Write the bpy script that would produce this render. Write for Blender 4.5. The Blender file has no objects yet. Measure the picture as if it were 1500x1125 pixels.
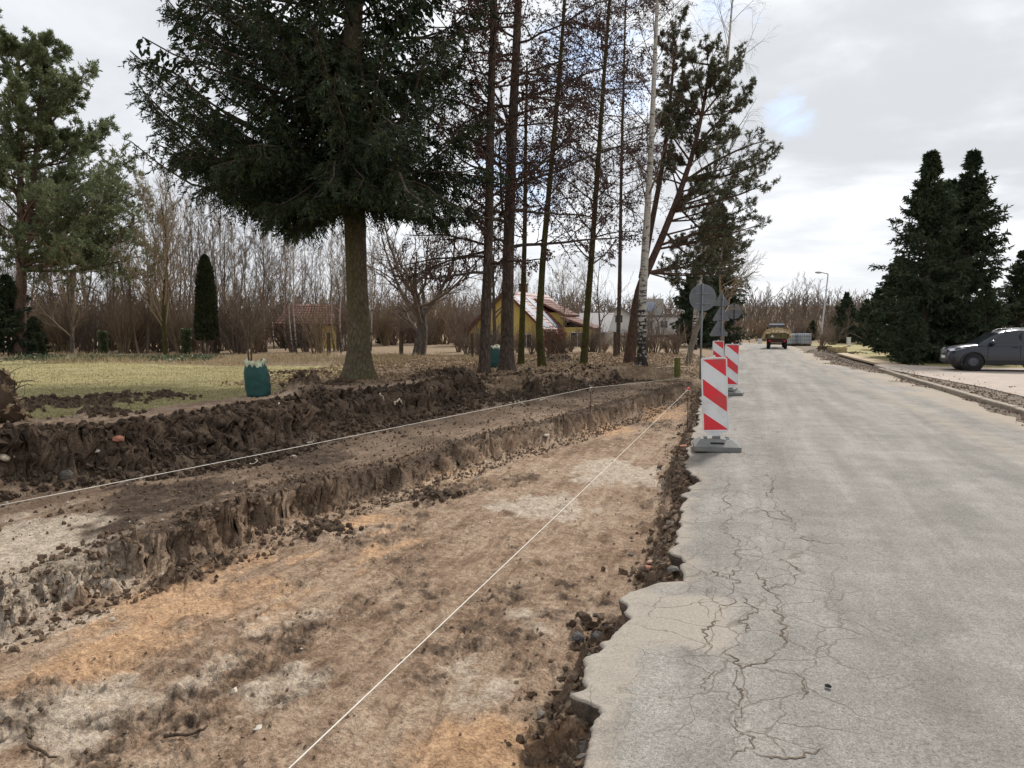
import bpy, math, random
import numpy as np

# ------------------------------------------------------------------ camera, sky, sun, exposure
S = bpy.context.scene
COL = S.collection
TH = math.radians(17.4)          # the road runs along +Y; the camera looks 17.4 degrees left of it
PITCH = math.radians(4.36)
EYE = 1.6
F = 1083.3
cam_d = bpy.data.cameras.new('camera')
cam = bpy.data.objects.new('camera', cam_d)
COL.objects.link(cam)
cam.location = (0, 0, EYE)
cam.rotation_euler = (math.pi / 2 - PITCH, 0, TH)
cam_d.sensor_width = 36
cam_d.lens = 26
cam_d.clip_start = 0.05
cam_d.clip_end = 3000
S.camera = cam
S.view_settings.view_transform = 'Standard'
S.view_settings.look = 'None'
S.view_settings.exposure = 0.66
S.view_settings.gamma = 1
S.view_settings.use_curve_mapping = False
S.cycles.max_bounces = 5
S.cycles.diffuse_bounces = 3
S.cycles.glossy_bounces = 2
S.cycles.transmission_bounces = 3
S.cycles.transparent_max_bounces = 4
try:
    S.cycles.use_denoising = True
except Exception:
    pass

def wdir(X, Y):                   # view-aligned ground axes -> world
    return X * math.cos(TH) - Y * math.sin(TH), X * math.sin(TH) + Y * math.cos(TH)
def ray(px, py):
    cx = (px - 750) / F; cy = (562.5 - py) / F
    Y = math.cos(PITCH) + cy * math.sin(PITCH)
    Z = -math.sin(PITCH) + cy * math.cos(PITCH)
    return cx, Y, Z
def gp(px, py, z=0.0):            # point of the photograph on the level z -> world u, v
    X, Y, Z = ray(px, py)
    k = (z - EYE) / Z
    return wdir(X * k, Y * k)
def ap(px, py, D):                # point of the photograph at forward distance D -> world x, y, z
    X, Y, Z = ray(px, py)
    k = D / Y
    u, v = wdir(X * k, D)
    return u, v, EYE + Z * k

SUN_AZ = math.radians(30)         # to the right of the view axis
SUN_EL = math.radians(42)
su, sv = wdir(math.sin(SUN_AZ), math.cos(SUN_AZ))
SUNDIR = (su * math.cos(SUN_EL), sv * math.cos(SUN_EL), math.sin(SUN_EL))

class NT:
    """tiny helper to write node trees"""
    def __init__(s, tree):
        s.t = tree; s.n = tree.nodes; s.l = tree.links
    def node(s, typ, props=None, **ins):
        nd = s.n.new(typ)
        for k, v in (props or {}).items():
            setattr(nd, k, v)
        for k, v in ins.items():
            s.put(nd, k, v)
        return nd
    def put(s, nd, k, v):
        sock = None
        if k.startswith('i') and k[1:].isdigit():
            sock = nd.inputs[int(k[1:])]
        else:
            sock = nd.inputs[k.replace('_', ' ')]
        if isinstance(v, bpy.types.NodeSocket):
            s.l.new(v, sock)
        elif isinstance(v, bpy.types.Node):
            s.l.new(v.outputs[0], sock)
        else:
            if hasattr(sock.default_value, '__len__') and not hasattr(v, '__len__'):
                v = [v] * len(sock.default_value)
            if hasattr(v, '__len__') and len(v) == 3 and len(sock.default_value) == 4:
                v = tuple(v) + (1,)
            sock.default_value = v
    def math(s, op, a, b=0.0, c=0.0, clamp=False):
        nd = s.node('ShaderNodeMath', {'operation': op, 'use_clamp': clamp}, i0=a, i1=b)
        if op in ('MULTIPLY_ADD', 'SMOOTH_MIN'):
            s.put(nd, 'i2', c)
        return nd.outputs[0]
    def vmath(s, op, a, b=(0, 0, 0)):
        nd = s.node('ShaderNodeVectorMath', {'operation': op}, i0=a)
        if op == 'SCALE':
            s.put(nd, 'Scale', b)
            return nd.outputs[0]
        s.put(nd, 'i1', b)
        return nd.outputs[1] if op in ('DOT_PRODUCT', 'DISTANCE', 'LENGTH') else nd.outputs[0]
    def rng(s, v, a, b, c=0.0, d=1.0, smooth=False):
        nd = s.node('ShaderNodeMapRange', {'clamp': True, 'interpolation_type': 'SMOOTHSTEP' if smooth else 'LINEAR'})
        s.put(nd, 'i0', v); s.put(nd, 'i1', a); s.put(nd, 'i2', b); s.put(nd, 'i3', c); s.put(nd, 'i4', d)
        return nd.outputs[0]
    def mix(s, f, a, b, mode='MIX'):
        nd = s.n.new('ShaderNodeMix'); nd.data_type = 'RGBA'; nd.blend_type = mode
        s.put(nd, 'i0', f)
        for i, v in ((6, a), (7, b)):
            if isinstance(v, (bpy.types.NodeSocket, bpy.types.Node)):
                s.put(nd, 'i%d' % i, v)
            else:
                nd.inputs[i].default_value = (tuple(v) + (1,))[:4]
        return nd.outputs[2]
    def noise(s, vec, scale, detail=4, rough=0.55, dist=0.0):
        nd = s.node('ShaderNodeTexNoise', None, Scale=scale, Detail=detail, Roughness=rough, Distortion=dist)
        if vec is not None:
            s.put(nd, 'Vector', vec)
        return nd.outputs['Fac']
    def ramp(s, v, stops):
        nd = s.n.new('ShaderNodeValToRGB')
        e = nd.color_ramp.elements
        while len(e) < len(stops):
            e.new(0.5)
        for el, (p, c) in zip(e, stops):
            el.position = p; el.color = (tuple(c) + (1,))[:4]
        s.put(nd, 'i0', v)
        return nd.outputs[0]

world = bpy.data.worlds.new('World'); S.world = world; world.use_nodes = True
wt = NT(world.node_tree); wt.n.clear()
tc = wt.node('ShaderNodeTexCoord').outputs['Generated']
sky = wt.node('ShaderNodeTexSky', {'sky_type': 'NISHITA', 'sun_disc': False, 'sun_elevation': SUN_EL,
              'sun_rotation': math.atan2(SUNDIR[0], SUNDIR[1])})
SKY_K = 0.1
sep = wt.node('ShaderNodeSeparateXYZ', None, i0=tc)
zz = wt.math('MAXIMUM', sep.outputs[2], 0.0)
den = wt.math('ADD', zz, 0.16)
# the cloud layer is a flat sheet seen in perspective
flat = wt.node('ShaderNodeCombineXYZ', None, i0=wt.math('DIVIDE', sep.outputs[0], den), i1=wt.math('DIVIDE', sep.outputs[1], den))
n1 = wt.noise(flat.outputs[0], 0.9, 7, 0.50, 0.35)
n2 = wt.noise(wt.vmath('ADD', flat.outputs[0], (7.3, 2.1, 0)), 0.38, 5, 0.5, 0.2)
n3 = wt.noise(wt.vmath('ADD', flat.outputs[0], (1.3, 9.1, 0)), 2.6, 5, 0.55, 0.3)
cv = wt.math('ADD', wt.math('ADD', wt.math('MULTIPLY', n1, 0.5), wt.math('MULTIPLY', n2, 0.36)), wt.math('MULTIPLY', n3, 0.14))
bright = wt.rng(cv, 0.43, 0.60, 0.0, 1.0, True)
sd = wt.vmath('DOT_PRODUCT', tc, SUNDIR)
glow = wt.math('POWER', wt.math('MAXIMUM', sd, 0.0), 5.0)
# thicker, more even cloud towards the west (left), thin bright cloud round the sun
lo = wt.mix(glow, (4.4, 4.6, 4.9), (4.9, 5.05, 5.25))
hi = wt.mix(glow, (5.7, 5.9, 6.2), (13.0, 12.9, 12.8))
cl = wt.mix(bright, lo, hi)
# small blue gaps
gapmask = None
for (px, py, wdt) in ((1155, 168, 0.035), (1045, 12, 0.05), (870, 90, 0.10), (760, 260, 0.09)):
    X, Y, Z = ray(px, py); u_, v_ = wdir(X, Y)
    L_ = math.sqrt(u_ * u_ + v_ * v_ + Z * Z)
    dd = wt.vmath('DISTANCE', tc, (u_ / L_, v_ / L_, Z / L_))
    m_ = wt.rng(dd, 0.0, wdt * 1.7, 1.0, 0.0, True)
    gapmask = m_ if gapmask is None else wt.math('MAXIMUM', gapmask, m_)
gn = wt.noise(flat.outputs[0], 4.5, 8, 0.62, 0.9)
gap = wt.rng(wt.math('ADD', wt.math('MULTIPLY', gapmask, 0.5), wt.math('SUBTRACT', gn, 0.5)), 0.20, 0.62, 0.0, 1.0, True)
bluesky = wt.mix(0.55, wt.vmath('SCALE', sky.outputs[0], 1.0), (3.6, 5.2, 8.2))
cl = wt.mix(wt.math('MULTIPLY', gap, 0.85), cl, bluesky)
horizon = wt.rng(sep.outputs[2], 0.0, 0.16, 0.55, 0.0, True)
cl = wt.mix(horizon, cl, (7.0, 7.1, 7.2))
cl = wt.mix(wt.rng(sep.outputs[2], -0.06, -0.01, 1.0, 0.0), cl, (1.6, 1.5, 1.35))
bg = wt.node('ShaderNodeBackground', None, Color=cl, Strength=SKY_K)
wo = wt.node('ShaderNodeOutputWorld'); wt.l.new(bg.outputs[0], wo.inputs[0])

sun_d = bpy.data.lights.new('sun', 'SUN'); sun_d.energy = 2.6; sun_d.angle = math.radians(9); sun_d.color = (1.0, 0.955, 0.89)
sun = bpy.data.objects.new('sun', sun_d); COL.objects.link(sun)
from mathutils import Vector, Matrix
sun.rotation_euler = Vector(SUNDIR).to_track_quat('Z', 'Y').to_euler()

# ------------------------------------------------------------------ mesh helpers
class MB:
    def __init__(s):
        s.V = []; s.F = []; s.n = 0
    def add(s, V, Fc, mi=0):
        V = np.asarray(V, dtype=np.float64).reshape(-1, 3)
        Fc = np.asarray(Fc, dtype=np.int64)
        if len(Fc) == 0:
            return s
        s.V.append(V); s.F.append((Fc + s.n, mi)); s.n += len(V)
        return s
    def mesh(s, name, mats, smooth=True):
        me = bpy.data.meshes.new(name)
        V = np.concatenate(s.V)
        me.vertices.add(len(V)); me.vertices.foreach_set('co', V.astype(np.float32).ravel())
        loops = np.concatenate([f.ravel() for f, _ in s.F])
        cnt = np.concatenate([np.full(len(f), f.shape[1]) for f, _ in s.F])
        mis = np.concatenate([np.full(len(f), mi) for f, mi in s.F])
        starts = np.concatenate([[0], np.cumsum(cnt)[:-1]])
        me.loops.add(len(loops)); me.loops.foreach_set('vertex_index', loops.astype(np.int32))
        me.polygons.add(len(cnt))
        me.polygons.foreach_set('loop_start', starts.astype(np.int32))
        try:
            me.polygons.foreach_set('loop_total', cnt.astype(np.int32))
        except Exception:
            pass
        for m in (mats if isinstance(mats, (list, tuple)) else [mats]):
            me.materials.append(m)
        me.polygons.foreach_set('material_index', mis.astype(np.int32))
        me.polygons.foreach_set('use_smooth', np.full(len(cnt), smooth, dtype=bool))
        me.update(calc_edges=True)
        return me
    def build(s, name, mats, parent=None, smooth=True, loc=None, rz=None):
        return link(name, s.mesh(name, mats, smooth), parent, loc, rz)

def link(name, me, parent=None, loc=None, rz=None):
    o = bpy.data.objects.new(name, me); COL.objects.link(o)
    if parent is not None: o.parent = parent
    if loc is not None: o.location = loc
    if rz is not None: o.rotation_euler = (0, 0, rz)
    return o
def tag(o, label=None, cat=None, group=None, kind=None):
    if label: o['label'] = label
    if cat: o['category'] = cat
    if group: o['group'] = group
    if kind: o['kind'] = kind
    return o
def thing(name, label, cat, loc=(0, 0, 0), rz=0.0, group=None):
    o = link(name, None, None, loc, rz)
    return tag(o, label, cat, group)
def copy_tree(root, loc, rz, sc=(1, 1, 1), label=None, group=None):
    r = root.copy(); COL.objects.link(r)
    r.location = loc; r.rotation_euler = (0, 0, rz); r.scale = sc
    if label: r['label'] = label
    if group: r['group'] = group
    for ch in root.children:
        c = ch.copy(); COL.objects.link(c); c.parent = r
        for g in ch.children:
            d = g.copy(); COL.objects.link(d); d.parent = c
    return r

def nrm(a):
    return a / np.maximum(np.linalg.norm(a, axis=-1, keepdims=True), 1e-9)
def tubes(mb, P, R, k=3, mi=0, cap=False):
    """P (N,m,3) polylines, R (N,m) radii -> prisms with k sides"""
    P = np.asarray(P, float); R = np.asarray(R, float)
    if P.ndim == 2: P = P[None]; R = R[None]
    N, m = P.shape[:2]
    if N == 0: return
    T = np.empty_like(P); T[:, 1:-1] = P[:, 2:] - P[:, :-2]; T[:, 0] = P[:, 1] - P[:, 0]; T[:, -1] = P[:, -1] - P[:, -2]
    T = nrm(T)
    mean = nrm(T.mean(1))
    ref = np.where(np.abs(mean[:, 2:3]) < 0.75, np.array([[0, 0, 1.0]]), np.array([[1.0, 0, 0]]))[:, None, :]
    A = nrm(np.cross(T, np.broadcast_to(ref, T.shape))); B = np.cross(T, A)
    a = np.arange(k) * 2 * math.pi / k
    V = P[:, :, None, :] + R[:, :, None, None] * (np.cos(a)[None, None, :, None] * A[:, :, None, :] + np.sin(a)[None, None, :, None] * B[:, :, None, :])
    idx = np.arange(N * m * k).reshape(N, m, k)
    nx = np.roll(idx, -1, axis=2)
    Fq = np.stack([idx[:, :-1], nx[:, :-1], nx[:, 1:], idx[:, 1:]], -1).reshape(-1, 4)
    n0 = mb.n
    mb.add(V, Fq, mi)
    if cap:
        for e in (0, m - 1):
            f = idx[:, e, :] if e else idx[:, e, ::-1]
            mb.F.append((f + n0, mi))
def blades(mb, B, D, L, W, mi=0, cross=True, rng=None, mid=0.45):
    """needle sprigs / leaves: narrow diamonds"""
    D = nrm(D); N = len(B)
    rv = rng.normal(size=(N, 3)); A = nrm(np.cross(D, rv)); A2 = np.cross(D, A)
    L = np.broadcast_to(np.asarray(L, float), (N,))[:, None]; W = np.broadcast_to(np.asarray(W, float), (N,))[:, None]
    for k, s in enumerate((A, A2)):
        if k and not cross: break
        V = np.stack([B, B + D * L * mid + s * W * 0.5, B + D * L, B + D * L * mid - s * W * 0.5], 1)
        mb.add(V, np.arange(N * 4).reshape(N, 4), mi)
def grow(P, R, n, t, ang, lenf, trop, wob, m, rr, rng, taper=0.35, fall=0.5, minr=0.004, mask=None):
    """children of every polyline"""
    N, mp = P.shape[:2]
    tt = t[0] + (t[1] - t[0]) * (np.arange(n)[None] + rng.uniform(0, 1, (N, n))) / n
    f = np.clip(tt * (mp - 1), 0, mp - 1.001); i0 = f.astype(int); fr = (f - i0)[..., None]
    ii = np.arange(N)[:, None]
    p = P[ii, i0] * (1 - fr) + P[ii, i0 + 1] * fr
    T = nrm(P[ii, i0 + 1] - P[ii, i0])
    r = R[ii, i0] * (1 - fr[..., 0]) + R[ii, i0 + 1] * fr[..., 0]
    pl = np.linalg.norm(np.diff(P, axis=1), axis=2).sum(1)[:, None]
    perp = nrm(np.cross(T, rng.normal(size=(N, n, 3))))
    a = rng.uniform(math.radians(ang[0]), math.radians(ang[1]), (N, n))[..., None]
    d = np.cos(a) * T + np.sin(a) * perp
    L = pl * lenf * rng.uniform(0.6, 1.15, (N, n)) * (1 - fall * tt)
    p = p.reshape(-1, 3); d = d.reshape(-1, 3); L = L.reshape(-1, 1); r = r.reshape(-1)
    out = [p]; st = L / (m - 1)
    for k in range(m - 1):
        d = nrm(d + wob * rng.normal(size=d.shape) + np.array([[0, 0, trop]]))
        p = p + d * st; out.append(p)
    P2 = np.stack(out, 1)
    R2 = np.maximum(np.maximum(r * rr, minr)[:, None] * np.linspace(1, taper, m)[None], minr * 0.7)
    return P2, R2
def trunk_line(pts, r0, r1, m=14, flare=0.25, rng=None, wob=0.0):
    pts = np.array(pts, float); t = np.linspace(0, 1, len(pts)); s = np.linspace(0, 1, m)
    P = np.stack([np.interp(s, t, pts[:, i]) for i in range(3)], 1)
    if len(pts) > 2:
        Q = P.copy(); Q[1:-1] = (P[:-2] + 2 * P[1:-1] + P[2:]) / 4; P = Q
    if wob and rng is not None:
        w = rng.normal(size=(m, 3)) * wob; w[0] = 0; w[:, 2] = 0
        P = P + w
    R = r0 + (r1 - r0) * s
    return P[None], R[None]
def flared_trunk(mb, P, R, k=12, mi=0, flare=0.5, fh=0.6, rng=None, rough=0.05):
    """one detailed trunk: extra rings near the base that flare out into root buttresses"""
    P0 = P[0]; R0 = R[0]
    L = np.concatenate([[0], np.cumsum(np.linalg.norm(np.diff(P0, axis=0), axis=1))])
    s = np.concatenate([[-0.25, 0, .08, .18, .3, .45, .65, .9], np.linspace(1.2, L[-1], max(6, int(L[-1] / 0.35)))])
    Q = np.stack([np.interp(np.maximum(s, 0), L, P0[:, i]) for i in range(3)], 1)
    Q[0, 2] -= 0.25
    r = np.interp(np.maximum(s, 0), L, R0)
    a = np.arange(k) * 2 * math.pi / k
    fl = np.exp(-np.maximum(s, 0) / (fh * 0.45)) * flare
    lob = 0.5 + 0.5 * np.cos(a * 5 + rng.uniform(0, 6)) * 0.8
    rad = r[:, None] * (1 + fl[:, None] * (0.55 + 0.9 * lob[None])) * (1 + rough * rng.normal(size=(len(s), k)))
    V = Q[:, None] + np.stack([np.cos(a)[None] * rad, np.sin(a)[None] * rad, np.zeros_like(rad)], -1)
    idx = np.arange(len(s) * k).reshape(len(s), k); nx = np.roll(idx, -1, 1)
    mb.add(V, np.stack([idx[:-1], nx[:-1], nx[1:], idx[1:]], -1).reshape(-1, 4), mi)

def box(mb, c, s, rz=0.0, bev=0.0, mi=0, taper=(1, 1)):
    """box of size s centred on c (chamfered when bev > 0)"""
    x, y, z = s[0] / 2, s[1] / 2, s[2] / 2
    if bev <= 0:
        V = [(a * x * (taper[0] if h > 0 else 1), b * y * (taper[1] if h > 0 else 1), h * z) for h in (-1, 1) for a, b in ((-1, -1), (1, -1), (1, 1), (-1, 1))]
        Fc = [(3, 2, 1, 0), (4, 5, 6, 7), (0, 1, 5, 4), (1, 2, 6, 5), (2, 3, 7, 6), (3, 0, 4, 7)]
    else:
        V = []; 
        for h, ins in ((-z, bev), (-z + bev, 0), (z - bev, 0), (z, bev)):
            k = 1 if h < 0 else 0
            tx, ty = (taper if h > 0 else (1, 1))
            for a, b in ((-1, -1), (1, -1), (1, 1), (-1, 1)):
                X, Y = x * tx - ins, y * ty - ins
                V += [(a * X + (bev if a * b > 0 else 0) * -a * 1.0, b * Y, h)] if False else [(a * X, b * Y, h)]
        Fc = [(3, 2, 1, 0), (12, 13, 14, 15)]
        for L in range(3):
            o = L * 4
            for i in range(4):
                j = (i + 1) % 4
                Fc.append((o + i, o + j, o + 4 + j, o + 4 + i))
    V = np.array(V, float); cr, sr = math.cos(rz), math.sin(rz)
    V = np.stack([V[:, 0] * cr - V[:, 1] * sr + c[0], V[:, 0] * sr + V[:, 1] * cr + c[1], V[:, 2] + c[2]], 1)
    mb.add(V, Fc, mi)
def prism(mb, poly, axis, a, b, mi=0):
    """extrude 2D polygon along an axis from a to b. axis 'x': poly=(y,z); 'y': (x,z); 'z': (x,y)"""
    n = len(poly)
    def pt(p, t):
        return {'x': (t, p[0], p[1]), 'y': (p[0], t, p[1]), 'z': (p[0], p[1], t)}[axis]
    V = [pt(p, a) for p in poly] + [pt(p, b) for p in poly]
    n0 = mb.n
    mb.add(V, [(i, (i + 1) % n, n + (i + 1) % n, n + i) for i in range(n)], mi)
    mb.F.append((np.array([list(range(n - 1, -1, -1))]) + n0, mi)); mb.F.append((np.array([list(range(n, 2 * n))]) + n0, mi))
def cyl(mb, p0, p1, r0, r1=None, k=12, mi=0):
    r1 = r0 if r1 is None else r1
    tubes(mb, np.array([[p0, p1]], float), np.array([[r0, r1]], float), k, mi, cap=True)
def lathe(mb, prof, axis='z', k=24, c=(0, 0, 0), mi=0, cap=True):
    """prof: list of (radius, height along the axis)"""
    a = np.arange(k) * 2 * math.pi / k
    V = []
    for r, h in prof:
        for t in a:
            x, y = r * math.cos(t), r * math.sin(t)
            V.append({'z': (x, y, h), 'x': (h, x, y), 'y': (x, h, y)}[axis])
    V = np.array(V) + np.array(c)
    idx = np.arange(len(prof) * k).reshape(len(prof), k); nx = np.roll(idx, -1, 1)
    n0 = mb.n
    mb.add(V, np.stack([idx[:-1], nx[:-1], nx[1:], idx[1:]], -1).reshape(-1, 4), mi)
    if cap:
        mb.F.append((idx[-1:, :] + n0, mi)); mb.F.append((idx[:1, ::-1] + n0, mi))

# ------------------------------------------------------------------ numpy noise
def _h(ix, iy, seed):
    h = (ix.astype(np.uint32) * np.uint32(374761393) + iy.astype(np.uint32) * np.uint32(668265263) + np.uint32((seed * 2246822519) & 0xffffffff))
    h ^= h >> np.uint32(13); h *= np.uint32(1274126177); h ^= h >> np.uint32(16)
    return h.astype(np.float64) / 4294967295.0
def vnoise(x, y, seed=0):
    x = np.asarray(x, float) + 5000.0; y = np.asarray(y, float) + 5000.0
    ix = np.floor(x).astype(np.int64); iy = np.floor(y).astype(np.int64)
    fx = x - ix; fy = y - iy
    fx = fx * fx * fx * (fx * (fx * 6 - 15) + 10); fy = fy * fy * fy * (fy * (fy * 6 - 15) + 10)
    a = _h(ix, iy, seed); b = _h(ix + 1, iy, seed); c = _h(ix, iy + 1, seed); d = _h(ix + 1, iy + 1, seed)
    return (a + (b - a) * fx) * (1 - fy) + (c + (d - c) * fx) * fy - 0.5
def fbm(x, y, sc, octv=4, seed=0, gain=0.5):
    x = np.asarray(x, float) * sc; y = np.asarray(y, float) * sc
    s = 0; a = 1.0
    for i in range(octv):
        c_, s_ = math.cos(0.6 + i), math.sin(0.6 + i)
        s = s + a * vnoise(x * c_ - y * s_, x * s_ + y * c_, seed + i * 17)
        a *= gain; x = x * 2.03; y = y * 2.03
    return s
def sstep(a, b, x):
    t = np.clip((x - a) / (b - a), 0, 1)
    return t * t * (3 - 2 * t)

# ------------------------------------------------------------------ materials
MATS = {}
def newmat(name, rough=0.9, spec=0.3):
    m = bpy.data.materials.new(name); m.use_nodes = True
    t = NT(m.node_tree); b = t.n['Principled BSDF']
    b.inputs['Roughness'].default_value = rough
    b.inputs['Specular IOR Level'].default_value = spec
    MATS[name] = m
    return m, t, b
def bump(t, b, h, strength=0.5, dist=0.02):
    nd = t.node('ShaderNodeBump', None, Strength=strength, Distance=dist, Height=h)
    t.l.new(nd.outputs[0], b.inputs['Normal'])
    return nd
def simple(name, col, rough=0.7, spec=0.3, metal=0.0, var=0.12, scale=6.0, bmp=0.0, bscale=60.0, dirt=None, dirt_amt=0.5):
    m, t, b = newmat(name, rough, spec)
    pos = t.node('ShaderNodeTexCoord').outputs['Object']
    n = t.noise(pos, scale, 5, 0.6)
    c = t.mix(t.rng(n, 0.3, 0.7), [x * (1 - var) for x in col], [min(1, x * (1 + var)) for x in col])
    if dirt:
        n2 = t.noise(t.vmath('ADD', pos, (3.1, 1.7, 9.2)), scale * 0.7, 6, 0.65)
        c = t.mix(t.math('MULTIPLY', t.rng(n2, 0.5, 0.72), dirt_amt), c, dirt)
    t.put(b, 'Base_Color', c)
    b.inputs['Metallic'].default_value = metal
    if bmp:
        bump(t, b, t.noise(pos, bscale, 5, 0.6), bmp, 0.01)
    return m
def foliage(name, c1, c2, rough=0.65, trans=0.15, scale=1.2, c3=None):
    m, t, b = newmat(name, rough, 0.25)
    pos = t.node('ShaderNodeNewGeometry').outputs['Position']
    n = t.noise(pos, scale, 3, 0.6); n2 = t.noise(pos, scale * 9, 2, 0.6)
    f = t.rng(t.math('ADD', t.math('MULTIPLY', n, 0.6), t.math('MULTIPLY', n2, 0.4)), 0.36, 0.64)
    c = t.mix(f, c1, c2)
    if c3:
        n3 = t.noise(t.vmath('ADD', pos, (9, 4, 2)), scale * 5, 2)
        c = t.mix(t.rng(n3, 0.58, 0.66), c, c3)
    t.put(b, 'Base_Color', c)
    if trans > 0:
        tr = t.node('ShaderNodeBsdfTranslucent'); t.put(tr, 'Color', c)
        ms = t.node('ShaderNodeMixShader', None, i0=trans)
        out = t.n['Material Output']
        t.l.new(b.outputs[0], ms.inputs[1]); t.l.new(tr.outputs[0], ms.inputs[2]); t.l.new(ms.outputs[0], out.inputs[0])
    return m
def bark(name, c1, c2, scale=9.0, moss=None, moss_amt=0.6, bmp=0.8, stretch=0.25, vw=0.45):
    m, t, b = newmat(name, 0.95, 0.15)
    pos = t.node('ShaderNodeTexCoord').outputs['Object']
    st = t.node('ShaderNodeMapping', None, Vector=pos, Scale=(1, 1, stretch)).outputs[0]
    v = t.node('ShaderNodeTexVoronoi', {'feature': 'DISTANCE_TO_EDGE'}, Vector=t.vmath('ADD', st, t.vmath('SCALE', t.node('ShaderNodeTexNoise', None, Vector=st, Scale=scale, Detail=3).outputs[1], 0.10)), Scale=scale * 1.4).outputs[0]
    n = t.noise(st, scale * 2.5, 6, 0.65)
    n5 = t.noise(st, scale * 0.6, 4, 0.6)
    h = t.math('ADD', t.math('MULTIPLY', t.rng(v, 0.0, 0.22), vw), t.math('MULTIPLY', n, 1.1))
    c = t.mix(t.rng(t.math('ADD', h, t.math('MULTIPLY', n5, 0.7)), 0.75, 1.35 + vw * 0.6), c1, c2)
    if moss:
        mm = t.noise(pos, 2.2, 6, 0.7)
        c = t.mix(t.math('MULTIPLY', t.rng(mm, 0.42, 0.62), moss_amt), c, moss)
    t.put(b, 'Base_Color', c)
    bump(t, b, h, bmp, 0.03)
    return m

SPRUCE = foliage('spruce_needles', (0.013, 0.024, 0.012), (0.036, 0.055, 0.020), 0.6, 0.08, 1.4, (0.065, 0.068, 0.018))
SPRUCE2 = foliage('dark_spruce_needles', (0.030, 0.048, 0.028), (0.070, 0.096, 0.050), 0.6, 0.10, 1.0, (0.10, 0.115, 0.055))
PINE = foliage('pine_needles', (0.115, 0.145, 0.075), (0.205, 0.235, 0.125), 0.6, 0.22, 1.0, (0.22, 0.225, 0.10))
BPINE = foliage('black_pine_needles', (0.075, 0.084, 0.050), (0.150, 0.152, 0.092), 0.6, 0.15, 0.8, (0.13, 0.105, 0.075))
THUJA = foliage('thuja_scales', (0.012, 0.022, 0.010), (0.035, 0.046, 0.018), 0.7, 0.05, 1.3, (0.075, 0.05, 0.022))
LARCH = foliage('larch_cones', (0.055, 0.027, 0.022), (0.125, 0.062, 0.048), 0.8, 0.05, 1.4)
IVY = foliage('ivy_leaves', (0.03, 0.05, 0.02), (0.16, 0.19, 0.10), 0.5, 0.1, 4.0)
LITTER = foliage('dead_leaves', (0.20, 0.13, 0.075), (0.42, 0.31, 0.20), 0.8, 0.1, 3.0, (0.10, 0.06, 0.035))
GRASS = foliage('grass_blades', (0.22, 0.195, 0.085), (0.36, 0.31, 0.155), 0.7, 0.15, 0.5, (0.19, 0.20, 0.07))
STRAW = foliage('dry_grass_blades', (0.30, 0.23, 0.13), (0.48, 0.38, 0.23), 0.8, 0.15, 0.8)
HAY = foliage('hay_stalks', (0.33, 0.25, 0.14), (0.50, 0.40, 0.25), 0.8, 0.1, 2.0)
TWIG = bark('twig_bark', (0.10, 0.076, 0.060), (0.21, 0.165, 0.13), 14, bmp=0.2)
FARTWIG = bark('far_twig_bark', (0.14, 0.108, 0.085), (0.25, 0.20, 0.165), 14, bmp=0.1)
TWIGRED = bark('reddish_twig_bark', (0.150, 0.108, 0.082), (0.27, 0.20, 0.152), 14, bmp=0.2)
TWIGTAN = bark('tan_twig_bark', (0.17, 0.125, 0.08), (0.30, 0.225, 0.15), 14, bmp=0.2)
GREYBARK = bark('grey_bark', (0.055, 0.045, 0.037), (0.15, 0.125, 0.10), 10, bmp=0.6)
MOSSBARK = bark('mossy_spruce_bark', (0.065, 0.052, 0.037), (0.19, 0.155, 0.11), 9, (0.105, 0.098, 0.035), 0.6, 1.0, 0.5)
LARCHBARK = bark('larch_bark', (0.042, 0.032, 0.027), (0.145, 0.105, 0.085), 9, (0.05, 0.05, 0.03), 0.25, 1.0, 0.35)
OLIVEBARK = bark('olive_mossy_bark', (0.030, 0.025, 0.012), (0.082, 0.068, 0.030), 10, (0.085, 0.085, 0.020), 0.7, 0.7, 0.35)
PINEBARK = bark('pine_bark', (0.085, 0.058, 0.044), (0.22, 0.15, 0.115), 9, None, 0, 1.0, 0.35)
REDPINE = bark('red_pine_bark', (0.055, 0.036, 0.028), (0.140, 0.085, 0.062), 9, None, 0, 0.8, 0.4)
OLDWOOD = bark('weathered_wood', (0.055, 0.040, 0.028), (0.13, 0.095, 0.065), 16, bmp=0.5, stretch=0.1)
MOSSWOOD = bark('green_mossy_wood', (0.06, 0.062, 0.02), (0.15, 0.14, 0.05), 16, (0.12, 0.15, 0.03), 0.8, 0.5, 0.2)
CUTWOOD = simple('fresh_cut_wood', (0.50, 0.36, 0.20), 0.8, 0.2, var=0.2, scale=20)

def birch_mat():
    m, t, b = newmat('birch_bark', 0.8, 0.2)
    pos = t.node('ShaderNodeTexCoord').outputs['Object']
    st = t.node('ShaderNodeMapping', None, Vector=pos, Scale=(1.2, 1.2, 7)).outputs[0]
    n = t.noise(st, 3.4, 5, 0.6)
    z = t.node('ShaderNodeSeparateXYZ', None, i0=pos).outputs[2]
    low = t.rng(z, 0.0, 2.6, 0.16, 0.0)
    f = t.rng(t.math('ADD', n, low), 0.55, 0.63)
    big = t.noise(t.node('ShaderNodeMapping', None, Vector=pos, Scale=(3, 3, 1.6)).outputs[0], 2.6, 4, 0.6)
    f = t.math('MAXIMUM', f, t.rng(t.math('ADD', big, low), 0.60, 0.66))
    c = t.mix(f, (0.44, 0.41, 0.365), (0.035, 0.028, 0.024))
    t.put(b, 'Base_Color', c)
    bump(t, b, t.math('SUBTRACT', n, f), 0.5, 0.02)
    return m
BIRCH = birch_mat()

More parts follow.
